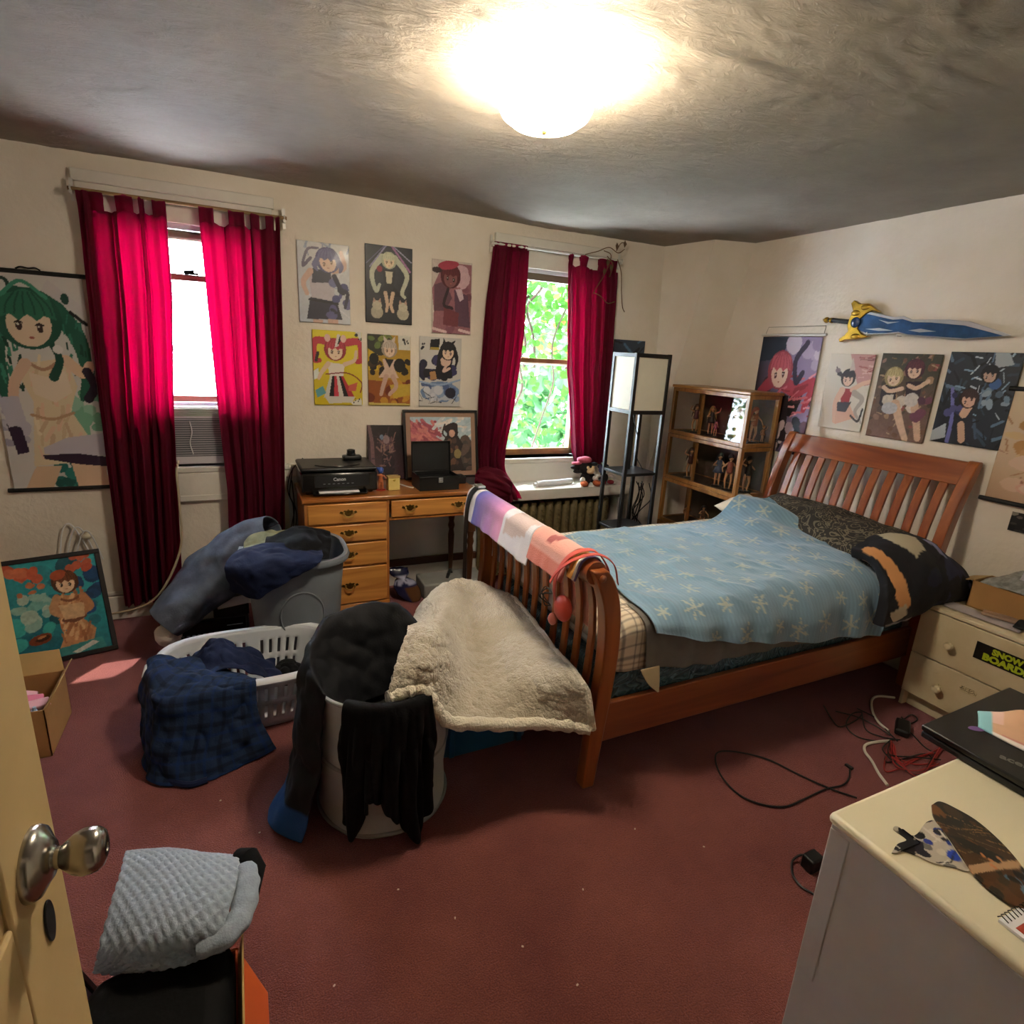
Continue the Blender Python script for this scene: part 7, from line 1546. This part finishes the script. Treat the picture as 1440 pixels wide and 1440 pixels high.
# ================================================================ foreground left: quilted jacket on a box
bx = thing('orange_carton', 'orange cardboard carton at the bottom left under the grey quilted jacket', 'carton', (-.22, .95, 0))
ORG = M('orange_card', 'd8602a', .6, var=.05, vs=5)
x0, x1, y0, y1, h = -.37, -.085, .74, 1.13, .26
b = MB(); b.box(x0, x1, y0, y1, 0, .005); b.box(x0, x0 + .005, y0, y1, 0, h); b.box(x1 - .005, x1, y0, y1, 0, h); b.box(x0, x1, y0, y0 + .005, 0, h); b.box(x0, x1, y1 - .005, y1, 0, h); b.build('carton', ORG, bx)
b = MB(); v = [(x1, y0 + .02, h), (x1, y1 - .02, h), (x1 + .012, y1 - .03, h + .07), (x1 + .012, y0 + .03, h + .07)]; b.add(v + [(x + .004, y, z) for x, y, z in v], [(0, 1, 2, 3), (7, 6, 5, 4), (0, 4, 5, 1), (1, 5, 6, 2), (2, 6, 7, 3), (3, 7, 4, 0)]); b.build('flap', M('tan_card', 'a98a50', .6), bx)
b = MB(); v = [(x1, y0 + .02, h - .005), (x1, y1 - .01, h - .005), (x1 + .05, y1 - .01, .10), (x1 + .05, y0 + .02, .10)]; b.add(v + [(x + .004, y, z + .002) for x, y, z in v], [(0, 1, 2, 3), (7, 6, 5, 4), (0, 4, 5, 1), (1, 5, 6, 2), (2, 6, 7, 3), (3, 7, 4, 0)]); b.build('side_flap', ORG, bx)
b = MB(); b.box(x0 + .012, x1 - .004, y0 + .02, y1 - .012, .008, .345); o = b.build('black_bag', M('black_nylon', '060607', .7, bump=.2, bs=40, spec=.15), None, .05, seg=4); tag(o, 'black fabric bag in the orange carton under the quilted jacket', 'bag')
ZZ = lambda u, v, z: Z(u, v, z)
def quilt(G, du=.028):
    dl_ = np.cumsum(np.linalg.norm(np.diff(G, axis=1, prepend=G[:, :1]), axis=2), axis=1); dv_ = np.cumsum(np.linalg.norm(np.diff(G, axis=0, prepend=G[:1]), axis=2), axis=0)
    a_, c_ = (dl_ + dv_) / du, (dl_ - dv_) / du
    return G + gnorm(G) * (.0045 * (np.abs(np.sin(pi * a_)) * np.abs(np.sin(pi * c_))) ** .6)[..., None]
QJ = M('grey_quilted_cotton', '919daa', .85, var=.1, vs=60, bump=.3, bs=200, sheen=.2)
qj = thing('quilted_jacket', 'folded grey quilted jacket on the orange carton in the left foreground', 'jacket', (-.2, 1.1, .35))
C = [[ZZ(178, 1200, .31), ZZ(232, 1196, .33), ZZ(288, 1200, .345), ZZ(338, 1206, .33)],
     [ZZ(176, 1206, .385), ZZ(232, 1200, .41), ZZ(288, 1206, .42), ZZ(336, 1212, .41)],
     [ZZ(166, 1245, .40), ZZ(222, 1242, .43), ZZ(282, 1248, .44), ZZ(330, 1252, .425)],
     [ZZ(150, 1296, .39), ZZ(206, 1292, .43), ZZ(266, 1292, .44), ZZ(318, 1292, .42)],
     [ZZ(138, 1345, .36), ZZ(192, 1338, .40), ZZ(250, 1330, .41), ZZ(312, 1318, .40)],
     [ZZ(132, 1368, .29), ZZ(190, 1372, .32), ZZ(254, 1362, .33), ZZ(318, 1336, .335)]]
G = patch(C, 150, 150); G = wrinkle(G, .007, 8, 6, False); cloth('jacket_body', quilt(G), QJ, qj, .012, 0)
sp = crom(np.array([ZZ(344, 1222, .40), ZZ(347, 1246, .405), ZZ(340, 1284, .40), ZZ(318, 1314, .40), ZZ(280, 1330, .39)]), 40)
b = MB(); b.tube([tuple(p) for p in sp], [.027 + .0018 * sin(i * .9) for i in range(40)], 14, sy=.7); b.build('sleeve', QJ, qj)
b = MB(); b.tube([ZZ(336, 1204, .385), ZZ(350, 1208, .40), ZZ(360, 1222, .39), ZZ(356, 1262, .37)], [.018, .026, .022, .012], 12); b.build('black_lining', BLACKC, qj)
# framed board leaning behind the door
t = thing('leaning_print', 'dark framed print leaning low behind the open door', 'picture frame', (-.42, 1.15, 0))
A = Art(50, 40, '6a6484'); A.blots(24, ['8a86a8', '3a3454', 'b4b0c4', '54487a'], .06, .12, 3)
q0 = np.array((-.445, .80, .004)); q1 = np.array((-.40, 1.33, .004)); upv = np.array((-.10, .0, .30))
framed(t, [q0, q1, q1 + upv, q0 + upv], .014, .018, A, M('black_frame', '161314', .4), PM)

# ================================================================ the door
DOORM = M('door_paint', 'c2a878', .55, var=.06, vs=5, bump=.1, bs=25)
d1 = bpy.data.objects.new('door_1', None); COL.objects.link(d1); d1.location = (-.25, -.2, 0); d1['kind'] = 'structure'; d1['label'] = 'open cream door with a steel knob at the left photo edge'
ex_, ey_ = (-.2135, .662), (-.252, -.21)
dv_ = np.array((ex_[0] - ey_[0], ex_[1] - ey_[1])); DLn = np.linalg.norm(dv_); dv_ /= DLn; dn_ = np.array((dv_[1], -dv_[0]))
def DP(s, n, z): return (ey_[0] + dv_[0] * s + dn_[0] * n, ey_[1] + dv_[1] * s + dn_[1] * n, z)
def dbox(b, s0, s1, n0, n1, z0, z1):
    v = [DP(s, n, z) for z in (z0, z1) for n in (n0, n1) for s in (s0, s1)]; b.add(v, [(0, 2, 3, 1), (4, 5, 7, 6), (0, 1, 5, 4), (2, 6, 7, 3), (0, 4, 6, 2), (1, 3, 7, 5)])
b = MB(); dbox(b, 0, DLn, -.035, -.006, .015, 2.03)
for (s0, s1, z0, z1) in ((0, .12, .015, 2.03), (DLn - .118, DLn, .015, 2.03), (.12, DLn - .118, .015, .22), (.12, DLn - .118, .95, 1.07), (.12, DLn - .118, 1.90, 2.03), (DLn / 2 - .05, DLn / 2 + .05, .22, .95), (DLn / 2 - .05, DLn / 2 + .05, 1.07, 1.90)): dbox(b, s0, s1, -.007, 0, z0, z1)
b.build('door_leaf', DOORM, d1, .004)
NI = M('satin_nickel', 'a8a49c', .24, 1., bump=.02, bs=300)
sK = DLn - .064; kc = np.array(DP(sK, 0, 1.088)); ax3 = (dn_[0], dn_[1], 0)
b = MB(); b.lathe([(.0355, 0), (.0355, .004), (.033, .009), (.022, .015), (.018, .018), (0, .018)], tuple(kc), 40, axis=ax3); kr = b.build('rosette', NI, d1)
b = MB(); b.lathe([(.0125, .012), (.0125, .018), (.0105, .020), (.0105, .024), (.014, .028), (.0195, .035), (.0225, .043), (.0222, .051), (.021, .055), (.0205, .0562), (.017, .0605), (.010, .063), (.005, .0632), (.0045, .062), (0, .062)], tuple(kc), 40, axis=ax3); b.build('knob', NI, d1)
kh = np.array(DP(DLn - .055, .0005, 1.004))
b = MB()
prs = [(kh + np.array((dv_[0], dv_[1], 0)) * .0115 * cos(2 * pi * i / 28) + np.array((0, 0, .025)) * sin(2 * pi * i / 28)) for i in range(28)]
nn = np.array((dn_[0], dn_[1], 0)) * .002
b.add([tuple(p) for p in prs] + [tuple(p + nn) for p in prs], [tuple(range(28)), tuple(range(28, 56))] + [(i, (i + 1) % 28, 28 + (i + 1) % 28, 28 + i) for i in range(28)]); b.build('keyhole_plate', M('black_iron', '100e0d', .35, .5), d1, .0006)
b = MB(); kc2 = np.array(DP(sK, -.035, 1.083)); b.lathe([(.034, 0), (.030, .008), (.013, .014), (.013, .03), (.026, .05), (.026, .065), (.01, .072), (0, .072)], tuple(kc2), 28, axis=(-dn_[0], -dn_[1], 0)); b.build('knob', NI, d1)
C = [[DP(DLn - .16, -.06, 1.50), DP(DLn - .03, -.062, 1.50), DP(DLn + .022, -.055, 1.50)], [DP(DLn - .16, -.06, 1.40), DP(DLn - .03, -.065, 1.40), DP(DLn + .026, -.055, 1.40)], [DP(DLn - .16, -.06, 1.27), DP(DLn - .03, -.065, 1.265), DP(DLn + .030, -.055, 1.262)]]
t = thing('pink_garment', 'pink garment with a pale blue hem hanging on the back of the open door', 'garment', DP(DLn - .05, -.06, 1.2))
cloth('cloth', wrinkle(patch(C, 30, 30), .006, 20, 3), M('pink_cotton', 'c07a78', .85, var=.1, vs=20), t, .006, 1)
C = [[DP(DLn - .10, -.06, 1.27), DP(DLn - .0, -.062, 1.268), DP(DLn + .034, -.052, 1.266)], [DP(DLn - .10, -.06, 1.23), DP(DLn - .0, -.064, 1.225), DP(DLn + .022, -.052, 1.23)]]
cloth('blue_hem', patch(C, 16, 8), M('pale_blue_cotton', '8ea4c0', .8), t, .012, 1)
b = MB(); b.tube([DP(DLn - .06, -.034, 1.52), DP(DLn - .06, -.07, 1.515), DP(DLn - .06, -.075, 1.54)], .005, 8); b.build('hook', NI, d1)
# ================================================================ ivy outside the right window
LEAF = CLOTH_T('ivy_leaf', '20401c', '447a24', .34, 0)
iv = thing('garden_ivy', 'ivy vines and leaves outside the right window', 'ivy', (2.0, 4.2, .3))
g = random.Random(21)
def leaf_mesh(n, seed, mat, name, xr, yr, zr, dens, r0, r1):
    b = MB(); g = random.Random(seed); k = 0
    while k < n:
        x, y, z = g.uniform(*xr), g.uniform(*yr), g.uniform(*zr)
        if g.random() > dens(x, z): continue
        k += 1
        s_ = g.uniform(r0, r1); R_ = Euler((g.gauss(.3, .5), g.gauss(0, .4), g.uniform(0, 6.28))).to_matrix(); R_ = Matrix.Rotation(g.gauss(1.2, .35), 3, 'X') @ R_ if g.random() < .7 else R_
        c = Vector((x, y, z))
        o = [(0, -.6, 0), (.5, -.45, .08), (.62, .05, .12), (.3, .35, .06), (0, .95, 0), (-.3, .35, .06), (-.62, .05, .12), (-.5, -.45, .08)]
        v = [c + R_ @ (Vector(p) * s_) for p in o] + [c]
        b.add(v, [(8, i, (i + 1) % 8) for i in range(8)])
    o = b.build(name, mat, iv, sm=False, fixn=False); o['kind'] = 'stuff'; return o
leaf_mesh(1500, 3, LEAF, 'leaves', (1.2, 3.2), (3.98, 4.35), (.7, 2.5), lambda x, z: max(.1, min(1., .2 + (z - 1.5) * 1.3 + (x - 1.85) * .8 if z > 1.45 else .36)), .03, .062)
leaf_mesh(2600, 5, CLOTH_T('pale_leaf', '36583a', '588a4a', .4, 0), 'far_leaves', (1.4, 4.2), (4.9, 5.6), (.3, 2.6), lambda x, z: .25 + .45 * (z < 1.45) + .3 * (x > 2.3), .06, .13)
leaf_mesh(90, 8, CLOTH_T('rust_leaf', '7a4a2c', 'a8643c', .5, 0), 'rust_leaves', (1.6, 2.9), (3.95, 4.2), (1.5, 2.3), lambda x, z: 1, .03, .05)
VST = M('vine_bark', '3c2a20', .9)
for i in range(14):
    x = g.uniform(1.75, 2.75); z = g.choice((.5, .6, 1.2, 1.5)); pp = [(x, g.uniform(3.95, 4.25), z)]
    for k_ in range(6): pp.append((pp[-1][0] + g.uniform(-.10, .13), pp[-1][1] + g.uniform(-.04, .04), pp[-1][2] + g.uniform(.12, .32)))
    b = MB(); b.tube(crom(np.array(pp), 30), [g.uniform(.005, .011)] * 30, 6); b.build('stem', VST, iv)
b = MB(); b.tube(crom(np.array([(1.45, 3.878, .30), (1.50, 3.876, .8), (1.47, 3.878, 1.4), (1.52, 3.876, 2.0), (1.60, 3.9, 2.4), (1.8, 3.98, 2.35)]), 40), .009, 6); b.build('stem', VST, iv)
# dried twigs on the right curtain
tw = thing('dried_twigs', 'dried vine twigs hung on the rod over the right curtain', 'twigs', (2.38, 3.55, 2.2))
TW = M('dry_twig', '6a4c34', .9)
for pp in ([(2.16, 3.545, 2.262), (2.25, 3.54, 2.29), (2.34, 3.54, 2.325), (2.42, 3.545, 2.30), (2.47, 3.545, 2.33)], [(2.30, 3.54, 2.30), (2.36, 3.54, 2.28), (2.34, 3.535, 2.20), (2.30, 3.535, 2.12), (2.26, 3.535, 2.06), (2.24, 3.535, 2.02)],
           [(2.24, 3.535, 2.03), (2.30, 3.53, 2.01), (2.36, 3.53, 1.97), (2.42, 3.53, 1.985)], [(2.42, 3.545, 2.26), (2.46, 3.545, 2.18), (2.48, 3.545, 2.05), (2.51, 3.56, 1.96), (2.56, 3.60, 1.93)], [(2.33, 3.54, 2.27), (2.38, 3.535, 2.22), (2.36, 3.535, 2.14)], [(2.40, 3.54, 2.31), (2.43, 3.54, 2.36), (2.46, 3.54, 2.37)]):
    b = MB(); b.tube(crom(np.array(pp), 24), .003, 5); b.build('twig', TW, tw)
for c_ in ((2.31, 3.53, 2.17), (2.36, 3.53, 2.20), (2.46, 3.535, 2.36), (2.40, 3.54, 2.34), (2.33, 3.53, 2.23)):
    b = MB(); b.add([tuple(Vector(c_) + Vector(p)) for p in ((0, 0, -.025), (.014, -.006, 0), (0, 0, .025), (-.014, -.006, 0))], [(0, 1, 2), (0, 2, 3)]); b.build('dry_leaf', M('dry_leaf', '5a4632', .9), tw, sm=False)

# ================================================================ cables on the carpet
def cable(name, label, pts, r, mat, h=.006, cat='cable'):
    t = thing(name, label, cat, Z(*pts[len(pts) // 2])[:2] + (0,))
    P = np.array([Z(u, v, h) for u, v in pts]); n = 14 * len(pts); C = crom(P, n)
    b = MB(); b.tube([tuple(p) for p in C], r, 6); b.build('lead', mat, t); return t
t = cable('charging_cable', 'thin dark charging cable looping on the carpet in front of the bed', [(1205, 1122), (1165, 1108), (1125, 1090), (1080, 1068), (1040, 1058), (1012, 1057), (1006, 1068), (1015, 1092), (1040, 1118), (1075, 1132), (1105, 1134), (1130, 1124), (1160, 1110), (1185, 1104), (1194, 1094), (1195, 1083)], .0035, CAB)
p = Z(1194, 1078, .005); b = MB(); b.box(p[0] - .007, p[0] + .007, p[1] - .016, p[1] + .016, 0, .010); b.build('connector', CAB, t, .002)
WC = M('white_cable', 'cfc8bc', .5)
t = cable('white_cable', 'white cord snaking from the cream chest to behind the white dresser', [(1258, 981), (1235, 979), (1226, 985), (1227, 1000), (1236, 1016), (1250, 1028)], .006, WC)
P2 = [(1252, 1042), (1235, 1043), (1218, 1047), (1216, 1056), (1226, 1070), (1236, 1088), (1248, 1104)]
b = MB(); b.tube([tuple(p) for p in crom(np.array([Z(u, v, .007) for u, v in P2]), 60)], .006, 6); b.build('lead', WC, t)
RC_ = M('red_cable', '9a2424', .5)
t = thing('red_cables', 'bunch of thin red cables on the carpet beside the laptop corner', 'cable', Z(1285, 1070))
g = random.Random(9)
for i in range(9):
    a = (1255 + g.uniform(-6, 10), 1045 + g.uniform(-5, 8)); e_ = (1322 + g.uniform(-10, 6), 1058 + g.uniform(-10, 18)); m1 = (a[0] + g.uniform(-10, 15), a[1] + g.uniform(15, 38)); m2 = (1290 + g.uniform(-12, 12), 1075 + g.uniform(-18, 18))
    b = MB(); b.tube([tuple(p) for p in crom(np.array([Z(u, v, .006 + .003 * (i % 4)) for u, v in (a, m1, m2, e_)]), 40)], .003, 5); b.build('lead', RC_ if i % 3 else CAB, t)
t = thing('dark_cables', 'tangle of thin dark cables on the carpet beside the cream chest', 'cable', Z(1200, 1010))
for pp in ([(1158, 992), (1170, 1012), (1182, 1022), (1205, 1012), (1212, 1002), (1198, 1004), (1190, 1020), (1204, 1035), (1232, 1042), (1256, 1040)], [(1175, 1000), (1205, 1008), (1230, 1020), (1252, 1034)], [(1205, 996), (1232, 1010), (1246, 1026), (1262, 1042)], [(1212, 1004), (1218, 1026), (1240, 1036), (1266, 1040)], [(1270, 1012), (1282, 1005), (1290, 1012), (1276, 1018), (1268, 1008)], [(1262, 1020), (1280, 1030), (1300, 1050), (1320, 1062)]):
    b = MB(); b.tube([tuple(p) for p in crom(np.array([Z(u, v, .006) for u, v in pp]), 14 * len(pp))], .003, 5); b.build('lead', CAB, t)
p = Z(1268, 1028, 0); t = thing('power_brick', 'black power brick on the carpet among the tangled cables', 'power adapter', p)
b = MB(); b.box(p[0] - .06, p[0] + .06, p[1] - .03, p[1] + .03, .002, .035, Matrix.Rotation(.5, 3, 'Z')); b.build('case', BLK, t, .01, seg=3)
p = Z(1143, 1210, .03); t = thing('wall_charger', 'black plug-in charger with a short lead on the carpet beside the white dresser', 'charger', (p[0], p[1], 0))
b = MB(); b.box(p[0] - .03, p[0] + .03, p[1] - .022, p[1] + .022, 0, .05); b.build('case', BLK, t, .006, seg=3)
b = MB(); b.tube([tuple(q) for q in crom(np.array([Z(1135, 1203, .03), Z(1124, 1203, .025), Z(1114, 1212, .008), Z(1115, 1230, .006), Z(1126, 1246, .006), Z(1142, 1256, .006), Z(1150, 1262, .006)]), 60)], .004, 6); b.build('lead', CAB, t)
# flecks of lint on the carpet
g = random.Random(4); b = MB()
for u, v in ((893, 1165), (812, 1384), (640, 1290), (310, 1125), (365, 1170), (820, 1250), (560, 1250), (735, 1330), (990, 1190), (470, 1385)):
    p = Z(u, v, .004); b.box(p[0] - .003, p[0] + .003, p[1] - .002, p[1] + .002, .001, .003, Matrix.Rotation(g.uniform(0, 3), 3, 'Z'))
o = b.build('carpet_lint', M('lint', 'c8b8a8', .9), None); o['kind'] = 'stuff'; tag(o, 'pale flecks of lint scattered on the carpet', 'lint')
